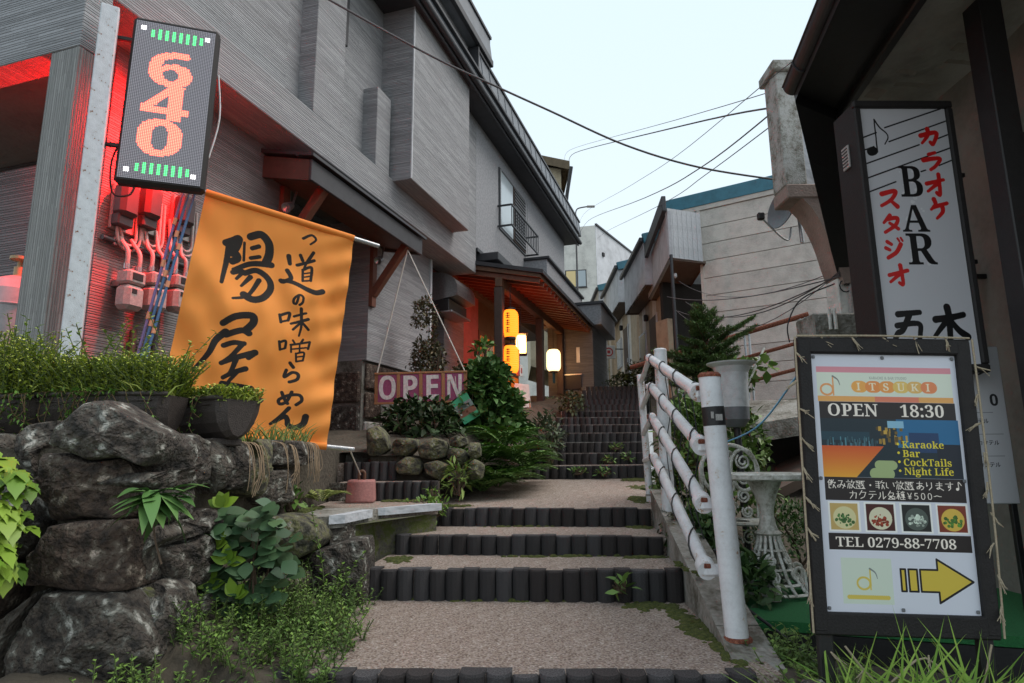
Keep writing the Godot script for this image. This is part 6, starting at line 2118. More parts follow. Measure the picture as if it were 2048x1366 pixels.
	put(top_sheet([V(2.75, 1.2, 7.6) - so, V(4.8, 1.3, 7.4) - so, V(4.8, 1.3, 7.5) - so, V(2.75, 1.2, 7.7) - so], 1.3), "back_wall", M.void, sl)
	put(top_sheet([V(2.3, 0.35, 6.4) - so, V(3.6, 0.95, 6.4) - so, V(3.6, 0.95, 7.6) - so, V(2.3, 0.35, 7.6) - so], 0.1), "ramp", M.soffit_brown, sl)
	var wp := thing("white_stick", "thin white pole leaning against the rusty handrail", "pole", V(2.6, 1.25, 7.4))
	tubepart("shaft", wp, M.white_wall, [V(2.52, 1.2, 7.4) - wp.position, V(3.06, 2.1, 7.6) - wp.position], 0.014, 7)

func slab_b(called: String, p: Node3D, m: Material, at: Vector3, bs: Basis, a: Vector3, b: Vector3, bv := 0.0) -> MeshInstance3D:
	# box between two corners in a turned frame
	return boxpart(called, p, m, at + bs * ((a + b) * 0.5), (b - a).abs(), bv, bs)

func far_row() -> void:
	# stepped row of houses above the stairs
	var info := [[13.35, 16.2, 2.9, 4.5, 5.45, "nearest tan row house with pale overhang and teal flashing up the lane"], [17.3, 20.6, 3.0, 5.1, 6.05, "second tan row house up the lane behind the nearest one"], [22.0, 25.5, 3.1, 5.75, 6.7, "farthest small row house at the head of the lane"]]
	for i in 3:
		var q: Array = info[i]
		var h := thing("row_house", q[5], "house", V(q[2] + 0.5, q[3] - 2.6, q[0]), 0.0, "row houses up the lane")
		var o := h.position
		var x0: float = q[2]
		var x1: float = q[2] + 0.07
		# overhang clad in boards
		for k in 6:
			var f0 := k / 6.0
			var f1 := (k + 1) / 6.0 - 0.004
			var da := lerpf(q[0], q[1], f0)
			var db := lerpf(q[0], q[1], f1)
			put(top_sheet([V(lerpf(x0, x1, f0), q[4], da) - o, V(lerpf(x0, x1, f1), q[4], db) - o, V(lerpf(x0, x1, f1) + 0.05, q[4], db) - o, V(lerpf(x0, x1, f0) + 0.05, q[4], da) - o], q[4] - q[3]), "cladding_board", M.pale_board, h)
		put(top_sheet([V(x0 + 0.002, q[4] - 0.02, q[0] - 0.02) - o, V(x0 + 1.6, q[4] - 0.02, q[0] - 0.02) - o, V(x0 + 1.6, q[4] - 0.02, q[0] + 0.05) - o, V(x0 + 0.002, q[4] - 0.02, q[0] + 0.05) - o], q[4] - q[3] - 0.02), "end_panel", M.pale_board, h)
		put(top_sheet([V(x0, q[3] + 0.02, q[0]) - o, V(x1, q[3] + 0.02, q[1]) - o, V(x1 + 1.5, q[3] + 0.02, q[1]) - o, V(x0 + 1.5, q[3] + 0.02, q[0]) - o], 0.04), "overhang_soffit", M.soffit_brown, h)
		beampart("eaves_edge", h, M.metal_dark, V(x0 - 0.06, q[4] + 0.05, q[0] - 0.1) - o, V(x1 - 0.06, q[4] + 0.05, q[1] + 0.1) - o, 0.08, 0.1, 0.01)
		beampart("teal_flashing", h, M.teal, V(x0 - 0.02, q[4] + 0.07, q[0] - 0.09) - o, V(x0 + 1.6, q[4] + 0.45, q[0] - 0.09) - o, 0.08, 0.22, 0.01)
		put(top_sheet([V(x0, q[4] + 0.08, q[0]) - o, V(x1, q[4] + 0.08, q[1]) - o, V(x1 + 3.0, q[4] + 0.8, q[1]) - o, V(x0 + 3.0, q[4] + 0.8, q[0]) - o], 0.08), "roof", M.metal_dark, h)
		# lower wall of tan boards
		var wx := x0 + 0.42
		var nb := 8
		for k in nb:
			var da := lerpf(q[0] - 0.3, q[1], k / float(nb)) + 0.004
			var db := lerpf(q[0] - 0.3, q[1], (k + 1) / float(nb)) - 0.004
			put(top_sheet([V(wx, q[3], da) - o, V(wx, q[3], db) - o, V(wx + 0.2, q[3], db) - o, V(wx + 0.2, q[3], da) - o], 3.0), "wall_board", M.tan if (k + i) % 3 else M.cream_b, h)
		var dm := lerpf(q[0], q[1], 0.3)
		var dr := slab("door", h, M.wood_dark, V(wx - 0.02, q[3] - 2.5, dm + 0.75) - o, V(wx + 0.01, q[3] - 0.45, dm) - o, 0.004)
		boxpart("handle", dr, M.steel, Vector3(-0.03, 0, 0.28), Vector3(0.03, 0.12, 0.02), 0.004)
		boxpart("frame", dr, M.pale_board, Vector3(-0.005, 0, 0.42), Vector3(0.04, 2.1, 0.07), 0.004)
		var wn := slab("window", h, M.pale_board, V(wx - 0.03, q[3] - 1.5, dm + 2.0) - o, V(wx + 0.01, q[3] - 0.6, dm + 1.15) - o, 0.004)
		boxpart("pane", wn, M.dark_glass, Vector3(-0.015, 0, 0), Vector3(0.02, 0.78, 0.7))
		boxpart("wall_lamp", h, M.black, V(wx - 0.06, q[3] - 0.35, dm + 0.9) - o, Vector3(0.1, 0.16, 0.1), 0.02)
	var sg := thing("round_logo_sign", "small white square sign with red ring up the lane", "sign", V(3.05, 4.0, 19.2), 0.1)
	boxpart("panel", sg, M.white_wall, Vector3(-0.1, 0, 0), Vector3(0.42, 0.4, 0.06), 0.01)
	var rk := MB.new()
	var pts := []
	for i in 17:
		pts.append(Vector3(cos(TAU * i / 16) * 0.12 - 0.1, sin(TAU * i / 16) * 0.12, 0.035))
	rk.tube(pts, 0.02, 6)
	rk.box(Vector3(-0.1, 0, 0.035), Vector3(0.09, 0.09, 0.02), 0.01)
	put(rk, "ring", mk(Color(0.5, 0.05, 0.05), 0.7), sg)
	boxpart("arm", sg, M.black, Vector3(0.28, 0.1, -0.02), Vector3(0.4, 0.03, 0.03), 0.004)
	# white building at the back
	var w := thing("white_building", "plain white block building with one lit window at the lane's end", "building", V(4.18, 0, 30))
	var o := w.position
	put(top_sheet([V(4.18, 12.2, 30) - o, V(-2.0, 12.0, 31) - o, V(-2.0, 12.0, 36) - o, V(9.0, 12.2, 38.5) - o], 12.0), "wall", M.white_wall, w)
	put(top_sheet([V(4.19, 12.19, 29.99) - o, V(9.2, 12.19, 38.5) - o, V(9.1, 12.19, 38.6) - o, V(4.15, 12.19, 30.1) - o], 12.0), "side_wall", M.white_wall_cool, w)
	beampart("coping", w, M.metal_dark, V(4.2, 12.24, 29.95) - o, V(9.2, 12.24, 38.5) - o, 0.1, 0.08)
	var bb := Basis(Vector3(0.987, 0, 0.16), UP, Vector3(-0.16, 0, 0.987))
	var f := slab_b("window", w, M.metal_dark, V(2.66, 0, 30.3) - o, bb, Vector3(0, 9.05, 0), Vector3(1.05, 9.95, 0.06))
	var lit := glow(Color(1.0, 0.88, 0.62), 0.12, Color(0.72, 0.68, 0.52))
	boxpart("pane", f, lit, Vector3(-0.24, 0, 0.02), Vector3(0.46, 0.8, 0.04))
	boxpart("pane", f, M.sky_pane, Vector3(0.25, 0, 0.02), Vector3(0.46, 0.8, 0.04))
	boxpart("sill", f, M.metal_dark, Vector3(0, -0.46, 0.05), Vector3(1.1, 0.04, 0.08))
	boxpart("wall_vent", w, M.black, V(4.62, 10.9, 30.7) - o, Vector3(0.16, 0.2, 0.2), 0.02, Basis(UP, -0.55))
	# old roof behind the grey house
	var r := thing("old_roof", "weathered brown tiled roof corner showing above the grey house", "roof", V(1.5, 9.9, 20))
	var ro := r.position
	put(top_sheet([V(0.9, 10.95, 20) - ro, V(1.95, 10.45, 19.5) - ro, V(1.9, 10.50, 24) - ro, V(0.5, 11.15, 24) - ro], 0.3), "tiles", mk(Color(0.16, 0.12, 0.075), 0.9, M.mott, 1.5), r)
	put(top_sheet([V(0.6, 10.75, 20.3) - ro, V(1.7, 10.40, 20.0) - ro, V(1.7, 10.40, 24) - ro, V(0.6, 10.75, 24) - ro], 7.0), "wall", mk(Color(0.5, 0.43, 0.3), 0.9, M.mott, 0.6), r)
	tubepart("gutter", r, M.metal_dark, [V(1.99, 10.20, 19.4) - ro, V(1.85, 9.35, 19.6) - ro, V(1.7, 8.05, 20.0) - ro], 0.06, 8)
	# street lamp far off
	var sl := thing("street_lamp", "thin grey street lamp far off above the lane", "lamp", V(2.9, 3.0, 27))
	tubepart("pole", sl, M.wire, [Vector3(0, 0, 0), Vector3(0, 8.6, 0)], 0.04, 7)
	tubepart("arm", sl, M.wire, catmull([Vector3(0, 8.6, 0), Vector3(0.1, 8.85, 0), Vector3(0.55, 8.95, 0)], 4), 0.03, 6)
	boxpart("head", sl, M.grey_plastic, Vector3(0.7, 8.95, 0), Vector3(0.36, 0.08, 0.14), 0.02)

func wires() -> void:
	# [from, to, sag, radius, label]
	var list := [
		[[[-2.15, 4.84, 4.44], [-0.795, 4.215, 4.804], [-0.191, 3.985, 4.96], [0.35, 3.792, 5.095], [1.024, 3.549, 5.256], [1.731, 3.405, 5.417], [2.58, 3.35, 5.6]], 0.009, "thick black cable sagging across the lane to the dish bracket"],
		[[[1.93, 10.42, 19.7], [2.08, 10.48, 19], [2.23, 5.07, 7.67], [2.28, 3.73, 4.95]], 0.009, "dark straight cable running to the concrete post"],
		[[[1.8, 10.5, 19.8], [1.92, 10.58, 19], [2.18, 5.19, 7.73], [2.27, 3.88, 4.95]], 0.004, "thin topmost wire running to the concrete post"],
		[[[3.4, 11.9, 31], [3.09, 10.12, 24], [2.5, 5.57, 11.16], [2.34, 4.3, 7.27], [2.27, 3.71, 4.95]], 0.007, "sagging wire from far up the lane to the post"],
		[[[4.4, 11.9, 31.2], [3.83, 9.68, 24], [2.74, 5.36, 11.0], [2.46, 4.31, 7.51], [2.27, 3.6, 4.95]], 0.005, "lowest sagging wire from far up the lane to the post"],
		[[[3.3, 12.0, 31], [2.9, 10.38, 24], [2.31, 5.98, 11.54], [2.13, 4.59, 7.52], [2.03, 3.67, 4.4], [2.02, 3.47, 3.8]], 0.0035, "faint thin wire running up to the bar roof"]]
	for q in list:
		var p0 := V(q[0][0][0], q[0][0][1], q[0][0][2])
		var t := thing("overhead_wire", q[2], "wire", p0, 0.0, "wires across the sky")
		var pts := []
		for p in q[0]:
			pts.append(V(p[0], p[1], p[2]) - p0)
		tubepart("strand", t, M.wire, catmull(pts, 6), q[1], 6)
	# telephone lines strung from the arch column across the cream wall
	var e := V(2.6, 2.2, 4.85)
	var ends := [V(2.75, 3.6, 10.9), V(2.9, 3.3, 10.8), V(3.1, 3.5, 11.0), V(2.6, 3.05, 9.8), V(3.0, 3.85, 11.0)]
	for i in 5:
		var t := thing("phone_line", ["topmost", "second", "third", "lowest slack", "crossing"][i] + " phone line from the arch column along the cream wall", "wire", e, 0.0, "phone lines before the cream wall")
		var pts := []
		for k in 17:
			var f := k / 16.0
			var p: Vector3 = (ends[i] - e) * f
			p.y -= (0.12 + 0.1 * i) * 4.0 * f * (1.0 - f) * (0.5 if i == 4 else 1.0)
			pts.append(p + Vector3(0, 0.015 * i, 0))
		tubepart("strand", t, M.wire, pts, 0.006 if i < 3 else 0.004, 5)
		if i == 0:
			tubepart("drop", t, M.cable, catmull([Vector3(-0.05, -0.06, 0), Vector3(-0.28, -0.16, -0.1), Vector3(-0.38, -0.35, -0.15), Vector3(-0.38, -0.5, -0.15)], 5), 0.006, 6)

# ---------------------------------------------------------------- plants
func tint(a: Color, b: Color) -> Color:
	var c := a.lerp(b, rng.randf())
	return Color(c.r, c.g, c.b) * rnd(1.15, 1.6)

func clump(k: MB, c: Vector3, r: Vector3, n: int, l: float, w: float, c0: Color, c1: Color, nz: FastNoiseLite, fine := false, low := -0.6) -> void:
	# leaves through the outer part of an uneven ellipsoid
	for i in n:
		var d := rdir()
		if d.y < low:
			d.y = absf(d.y)
		var f := pow(rng.randf(), 0.33) * (0.78 + 0.42 * nz.get_noise_3d(d.x * 1.6 + c.x, d.y * 1.6, d.z * 1.6 + c.z))
		var p := c + Vector3(d.x * r.x, d.y * r.y, d.z * r.z) * f
		var dir := (d * 0.7 + rdir() * 0.75 + Vector3(0, 0.12, 0)).normalized()
		var up := (Vector3.UP + d * 0.5 + rdir() * 0.45).normalized()
		k.col = tint(c0, c1)
		var s := rnd(0.6, 1.15)
		if fine:
			k.leaf2(p, dir, up, l * s, w * s)
		else:
			k.leaf(p, dir, up, l * s, w * s, rnd(0.05, 0.25), rnd(0.05, 0.4))

func stems(t: Node3D, base: Vector3, c: Vector3, r: Vector3, n: int, rad: float, m: Material) -> void:
	var k := MB.new()
	for i in n:
		var d := rdir()
		d.y = absf(d.y) * 0.8 + 0.1
		var e := c + Vector3(d.x * r.x, d.y * r.y, d.z * r.z) * 0.8
		var b := base + Vector3(rnd(-0.3, 0.3) * r.x, 0, rnd(-0.3, 0.3) * r.z)
		k.tube(catmull([b, b.lerp(e, 0.5) + rdir() * r.x * 0.12, e], 4), [rad, rad, rad * 0.9, rad * 0.9, rad * 0.7, rad * 0.7, rad * 0.5, rad * 0.4, rad * 0.3], 5)
	put(k, "stem", m, t)

func shrub(called: String, label: String, cat: String, base: Vector3, parts: Array, l: float, w: float, c0: Color, c1: Color, sd: int, fine := false, m: Material = null, group := "") -> Node3D:
	# parts: [[centre offset, radii, leaf count], ...]
	rng.seed = sd
	var t := thing(called, label, cat, base, 0.0, group)
	var nz := noise(1.0, sd)
	var k := MB.new()
	for q in parts:
		clump(k, q[0], q[1], q[2], l, w, c0, c1, nz, fine)
	put(k, "foliage", m if m else M.leaf, t)
	stems(t, Vector3.ZERO, parts[0][0], parts[0][1], 5 + parts.size() * 2, 0.012, M.stem)
	return t

func frond(k: MB, base: Vector3, dir: Vector3, l: float, w: float, c0: Color, c1: Color, pairs := 12) -> void:
	var h := Vector3(dir.x, 0, dir.z).normalized()
	var side := h.cross(UP)
	var p := base
	var pts := [p]
	for i in pairs:
		var t := float(i) / pairs
		var d := (dir * (1.0 - t) + (h * 0.9 + Vector3(0, -0.35, 0)) * t).normalized()
		p += d * l / pairs
		pts.append(p)
		var ww := w * sin(PI * (0.12 + 0.85 * t))
		for s in [-1.0, 1.0]:
			k.col = tint(c0, c1)
			k.leaf2(p, (side * s + d * 0.55 + Vector3(0, 0.1, 0)).normalized(), UP, ww, ww * 0.34 + 0.004)
	k.col = c0
	k.tube(pts, 0.003, 4)

func fern(called: String, label: String, base: Vector3, n: int, l: float, w: float, c0: Color, c1: Color, sd: int, spread := 1.0, group := "") -> Node3D:
	rng.seed = sd
	var t := thing(called, label, "fern", base, 0.0, group)
	for i in n:
		var a := TAU * i / n + rnd(-0.3, 0.3)
		var k := MB.new()
		frond(k, Vector3(cos(a), 0, sin(a)) * 0.02, Vector3(cos(a) * spread, rnd(0.5, 1.2), sin(a) * spread).normalized(), l * rnd(0.7, 1.1), w, c0, c1)
		put(k, "frond", M.leaf_soft, t)
	return t

func blades(k: MB, c: Vector3, rx: float, rz: float, n: int, l: float, c0: Color, c1: Color, lean := 0.6) -> void:
	for i in n:
		var p := c + Vector3(rnd(-rx, rx), 0, rnd(-rz, rz))
		var d := Vector3(rnd(-lean, lean), 1.0, rnd(-lean, lean)).normalized()
		var ll := l * rnd(0.5, 1.15)
		var h := Vector3(d.x, -0.15, d.z)
		k.col = tint(c0, c1)
		var side := d.cross(Vector3(rng.randfn(), 0.1, rng.randfn())).normalized() * (0.003 + ll * 0.009)
		var m := p + d * ll * 0.55
		var e := m + (d * 0.6 + h * 0.9).normalized() * ll * 0.45
		var nn := side.cross(d).normalized()
		var s := k.v.size()
		k.v.append_array([p - side, p + side, m - side * 0.8, m + side * 0.8, e])
		k.n.append_array([nn, nn, nn, nn, nn])
		for q in 5:
			k.uv.append(Vector2.ZERO)
			k.c.append(k.col)
		k.ix.append_array([s, s + 2, s + 1, s + 2, s + 3, s + 1, s + 2, s + 4, s + 3])

func sprigs(k: MB, c: Vector3, rx: float, rz: float, n: int, hgt: float, l: float, c0: Color, c1: Color, ht: Callable) -> void:
	# upright weed stems with small alternate leaves
	for i in n:
		var x := c.x + rnd(-rx, rx)
		var z := c.z + rnd(-rz, rz)
		var p := Vector3(x, ht.call(x, z), z)
		var d := Vector3(rnd(-0.45, 0.45), 1, rnd(-0.45, 0.45)).normalized()
		var hh := hgt * rnd(0.45, 1.15)
		var m := int(5 + hh * 60)
		var pc := tint(c0, c1)
		for j in m:
			var t := (j + 1.0) / m
			var q := p + d * hh * t + Vector3(d.x, 0, d.z) * hh * t * t * 0.4
			var a := j * 2.4 + i
			k.col = pc * rnd(0.85, 1.15)
			k.leaf2(q, Vector3(cos(a), rnd(0.1, 0.7), sin(a)).normalized(), UP, l * rnd(0.6, 1.2) * (1.15 - t * 0.5), l * 0.38)
		k.col = Color(0.1, 0.14, 0.04)
		k.tube([p, p + d * hh * 0.5, p + d * hh + Vector3(d.x, 0, d.z) * hh * 0.4], 0.0025, 3, false)

const DARK_A := Color(0.034, 0.082, 0.02)
const DARK_B := Color(0.075, 0.155, 0.038)
const MID_A := Color(0.05, 0.11, 0.02)
const MID_B := Color(0.11, 0.19, 0.035)
const LIME_A := Color(0.09, 0.18, 0.018)
const LIME_B := Color(0.21, 0.31, 0.035)

func planters() -> void:
	var spots := [[V(-2.46, 0.88, 2.95), 0.0, 0.62, "dark brown planter trough at the picture's left edge on the stone wall"], [V(-1.88, 0.89, 2.98), -0.06, 0.66, "longest dark brown planter trough on the wall top behind the boulder"], [V(-1.50, 0.88, 3.18), -0.62, 0.52, "dark brown planter trough with rounded end next to the orange banner"]]
	for i in 3:
		var q: Array = spots[i]
		var t := thing("planter", q[3], "planter", q[0], q[1], "planter troughs on the stone wall")
		var k := MB.new()
		# trough: bowed front swept along its length, narrowing at both ends
		var L: float = q[2]
		var secs := [[-L / 2, 0.55], [-L / 2 + 0.03, 0.9], [-L / 4, 1.0], [0, 1.0], [L / 4, 1.0], [L / 2 - 0.03, 0.9], [L / 2, 0.55]]
		var ring := func(x: float, s: float) -> Array:
			var out := []
			for a in 11:
				var an := -PI * a / 10.0
				var yy := 0.21 + sin(an) * 0.19 * lerpf(0.8, 1.0, s)
				out.append(Vector3(x * lerpf(0.9, 1.0, (yy) / 0.21) , yy, cos(an) * 0.13 * s))
			return out
		for j in secs.size() - 1:
			var a: Array = ring.call(secs[j][0], secs[j][1])
			var b: Array = ring.call(secs[j + 1][0], secs[j + 1][1])
			for m in 10:
				k.quad(a[m], a[m + 1], b[m + 1], b[m])
		for e in [0, secs.size() - 1]:
			var a: Array = ring.call(secs[e][0], secs[e][1])
			for m in range(1, 10):
				k.tri(a[0], a[m], a[m + 1])
		put(k, "trough", M.planter, t)
		var rimk := MB.new()
		for s in [-1, 1]:
			rimk.tube([Vector3(-L / 2, 0.215, s * 0.1), Vector3(-L / 2 + 0.05, 0.215, s * 0.128), Vector3(L / 2 - 0.05, 0.215, s * 0.128), Vector3(L / 2, 0.215, s * 0.1)], 0.011, 7)
		put(rimk, "rim", M.planter, t)
		put(top_sheet([Vector3(-L / 2 + 0.02, 0.2, -0.1), Vector3(L / 2 - 0.02, 0.2, -0.1), Vector3(L / 2 - 0.02, 0.2, 0.1), Vector3(-L / 2 + 0.02, 0.2, 0.1)], 0.03), "soil", M.soil, t)
		for s in [-1, 1]:
			boxpart("foot", t, M.planter, Vector3(s * L * 0.3, 0.012, 0.02), Vector3(0.06, 0.035, 0.16), 0.006)
		for y in 4:
			# bark-like grooves are raised ribs along the trough
			tubepart("bark_rib", t, M.planter, [Vector3(-L / 2 + 0.06, 0.07 + y * 0.038, 0.066 + 0.019 * y), Vector3(0, 0.066 + y * 0.038, 0.067 + 0.0192 * y), Vector3(L / 2 - 0.06, 0.072 + y * 0.038, 0.066 + 0.019 * y)], 0.005, 5)
		rng.seed = 200 + i
		var pl := thing("bedding_plant", ["feathery green plants filling the leftmost planter trough", "low carpet of fine green leaves spilling over the long planter", "dense mossy green cushion filling the planter by the banner"][i], "plant", q[0] + Vector3(0, 0.2, 0), q[1], "plants in the troughs")
		var f := MB.new()
		var flat := func(_x: float, _z: float) -> float: return 0.0
		sprigs(f, Vector3.ZERO, L * 0.48, 0.11, [520, 1300, 1000][i], [0.3, 0.19, 0.075][i], 0.034, Color(0.17, 0.25, 0.03), Color(0.42, 0.46, 0.1), flat)
		blades(f, Vector3.ZERO, L * 0.5, 0.12, [150, 300, 700][i], [0.16, 0.12, 0.06][i], Color(0.2, 0.28, 0.04), Color(0.42, 0.45, 0.12), 1.2)
		if i < 2:
			sprigs(f, Vector3.ZERO, L * 0.45, 0.08, 30, 0.36, 0.045, Color(0.1, 0.17, 0.03), Color(0.25, 0.33, 0.07), flat)
		# trailing stems over the front
		for j in 26 if i < 2 else 9:
			var x := rnd(-L / 2, L / 2)
			var dr := rnd(0.06, 0.2)
			var pts := catmull([Vector3(x, 0.02, 0.1), Vector3(x + rnd(-0.03, 0.03), 0.02, 0.16), Vector3(x + rnd(-0.05, 0.05), -dr * 0.6, 0.17), Vector3(x + rnd(-0.08, 0.08), -dr, 0.16)], 4)
			f.col = Color(0.14, 0.09, 0.04)
			f.tube(pts, 0.0022, 3, false)
			for p in pts:
				for c in 2:
					f.col = tint(MID_A, LIME_A)
					f.leaf2(p, rdir(), UP, 0.026, 0.011)
		put(f, "foliage", M.leaf_soft, pl)

func left_plants() -> void:
	# bright leaves at the left edge
	rng.seed = 301
	var t := thing("lime_shrub", "bright lime-green shrub with toothed leaves against the boulders", "shrub", V(-1.95, 0.0, 2.3))
	var k := MB.new()
	for i in 420:
		var p := Vector3(rnd(-0.32, 0.2), rnd(0.3, 0.86), rnd(-0.1, 0.16))
		if p.x > 0.08 and absf(p.y - 0.64) > 0.26 - p.x * 0.4:
			continue
		k.col = tint(LIME_A, LIME_B) if p.y > 0.45 else tint(MID_A, LIME_A)
		var d := Vector3(rnd(-0.3, 1.0), rnd(-0.7, 0.2), rnd(0.1, 0.8)).normalized()
		# leaf with toothed halves
		var l := rnd(0.07, 0.13)
		k.leafr(p, d, UP, l, l * 0.6, 0.12, 0.35, 0.4, 0.12)
		for s in [-1.0, 1.0]:
			var sd: Vector3 = d.cross(UP).normalized() * s
			k.leafr(p + d * l * 0.15, (d + sd * 0.9).normalized(), UP, l * 0.6, l * 0.34, 0.1, 0.3, 0.42, 0.12)
	put(k, "foliage", M.leaf, t)
	stems(t, Vector3(-0.1, 0.1, 0), Vector3(0, 0.6, 0.05), Vector3(0.25, 0.25, 0.15), 8, 0.006, M.stem_green)
	# broad-leaved plant hanging from a joint
	rng.seed = 302
	t = thing("broadleaf_plant", "plant with long pointed leaves sprouting from the boulder joint", "plant", V(-1.32, 0.55, 2.52))
	k = MB.new()
	for i in 30:
		var a := rnd(0, TAU)
		k.col = tint(Color(0.05, 0.125, 0.03), Color(0.1, 0.19, 0.05))
		k.leafr(Vector3(rnd(-0.05, 0.05), 0.1 + rnd(-0.02, 0.05), 0.08), Vector3(cos(a), rnd(-0.25, 0.45), 0.3 + sin(a) * 0.5).normalized(), UP, rnd(0.1, 0.18), rnd(0.045, 0.065), 0.12, 0.5)
	put(k, "foliage", M.leaf, t)
	tubepart("stem", t, M.stem, catmull([Vector3(0, 0.1, 0.07), Vector3(-0.03, 0.06, 0.06), Vector3(-0.02, -0.02, 0.06), Vector3(0.02, -0.12, 0.07)], 5), 0.004, 6)
	# round-leaved shrub
	rng.seed = 303
	t = thing("roundleaf_shrub", "shrub with dark rounded leaves and pale new shoots before the boulders", "shrub", V(-1.2, 0.1, 3.05))
	k = MB.new()
	for i in 190:
		var p := Vector3(rnd(-0.17, 0.2), rnd(0.02, 0.5), rnd(-0.05, 0.12))
		if Vector2(p.x * 2.2, (p.y - 0.27) * 1.5).length() > 0.42:
			continue
		k.col = tint(Color(0.03, 0.068, 0.03), Color(0.055, 0.105, 0.045))
		var a := rnd(0, TAU)
		k.leafr(p, Vector3(cos(a), rnd(-0.5, 0.5), 0.5).normalized(), Vector3(0, 0.8, 0.6), rnd(0.07, 0.1), rnd(0.06, 0.08), 0.06, 0.2, 0.5)
	for q in [[-0.1, 0.5], [-0.12, 0.33], [-0.06, 0.26], [-0.14, 0.16], [-0.02, 0.12]]:
		for i in 6:
			k.col = tint(LIME_A, LIME_B)
			k.leafr(Vector3(q[0], q[1], 0.12), Vector3(rnd(-1, 1), rnd(0.0, 1.2), rnd(0, 0.7)).normalized(), Vector3(0, 0.6, 0.8), rnd(0.06, 0.09), rnd(0.04, 0.055), 0.1, 0.1, 0.48)
	put(k, "foliage", M.leaf, t)
	stems(t, Vector3(0, -0.05, 0.0), Vector3(0, 0.3, 0.05), Vector3(0.15, 0.2, 0.06), 7, 0.006, M.stem)
	# weeds in the verge
	rng.seed = 304
	k = MB.new()
	var hv := func(x: float, z: float) -> float:
		return lerpf(0.2, 0.0, smoothstep(-1.6, -0.75, x)) - (0.13 if -z < 2.5 else 0.0) - 0.02
	sprigs(k, V(-1.05, 0, 2.75), 0.34, 0.55, 380, 0.16, 0.034, MID_A, Color(0.14, 0.23, 0.04), hv)
	sprigs(k, V(-1.0, 0, 3.4), 0.22, 0.4, 120, 0.2, 0.036, MID_A, Color(0.15, 0.24, 0.05), hv)
	sprigs(k, V(-0.74, 0, 2.75), 0.06, 0.4, 50, 0.1, 0.03, MID_A, MID_B, hv)
	var wd := put(k, "weeds", M.leaf_soft)
	tag(stuff(wd), "tangle of fresh green weeds beside the lowest landing", "weeds")
	# tall sprig by the concrete block
	rng.seed = 305
	t = thing("tall_weed", "single tall thin weed standing before the concrete block", "plant", V(-0.98, 0.02, 3.45))
	k = MB.new()
	sprigs(k, Vector3.ZERO, 0.04, 0.02, 3, 0.5, 0.05, MID_B, LIME_A, func(_x: float, _z: float) -> float: return 0.0)
	put(k, "foliage", M.leaf_soft, t)
	# hanging dry roots and grass on the wall top
	rng.seed = 306
	for q in [[-1.42, 0.9, 3.3], [-1.4, 0.91, 3.75], [-1.38, 0.92, 4.1]]:
		t = thing("grass_tuft", ["green grass tuft with dry roots nearest the planter", "green grass tuft in the middle below the banner", "thin grass tuft under the banner's right half"][int((q[2] - 3.2) / 0.4)], "grass", V(q[0], q[1], q[2]), 0.0, "tufts on the wall top")
		k = MB.new()
		blades(k, Vector3.ZERO, 0.08, 0.09, 60, 0.15, Color(0.08, 0.13, 0.025), Color(0.2, 0.24, 0.07), 0.7)
		put(k, "blades", M.leaf_soft, t)
		var rk := MB.new()
		for i in 12:
			var z := rnd(-0.12, 0.12)
			rk.tube(catmull([Vector3(0.02, 0.0, z), Vector3(0.1, -0.02, z), Vector3(0.13, -0.15, z + rnd(-0.04, 0.04)), Vector3(0.12, rnd(-0.3, -0.18), z + rnd(-0.06, 0.06))], 4), 0.0025, 3, false)
		put(rk, "root", M.dry, t)
	fern("wall_fern", "small yellow-green fern growing at the foot of the wall by the ledge", V(-1.36, 0.52, 4.62), 7, 0.24, 0.07, Color(0.14, 0.19, 0.04), Color(0.25, 0.28, 0.08), 307)
	shrub("ledge_weed", "small dark leafed weed on the mossy ledge beside the fern", "weed", V(-1.36, 0.5, 4.0), [[Vector3(0, 0.06, 0), Vector3(0.1, 0.1, 0.1), 60]], 0.06, 0.03, MID_A, MID_B, 308)
	shrub("wall_weed", "green weeds trailing over the mossy corner of the ledge", "weed", V(-0.62, 0.38, 4.95), [[Vector3(0, 0.04, 0), Vector3(0.12, 0.1, 0.12), 110]], 0.05, 0.018, MID_B, LIME_A, 309)
	# plant in a joint of the first riser
	shrub("riser_weed", "small weed growing from a joint in the lowest riser", "weed", V(0.60, 0.06, 3.76), [[Vector3(0, 0.03, 0.03), Vector3(0.07, 0.06, 0.05), 18]], 0.075, 0.03, MID_A, MID_B, 310)

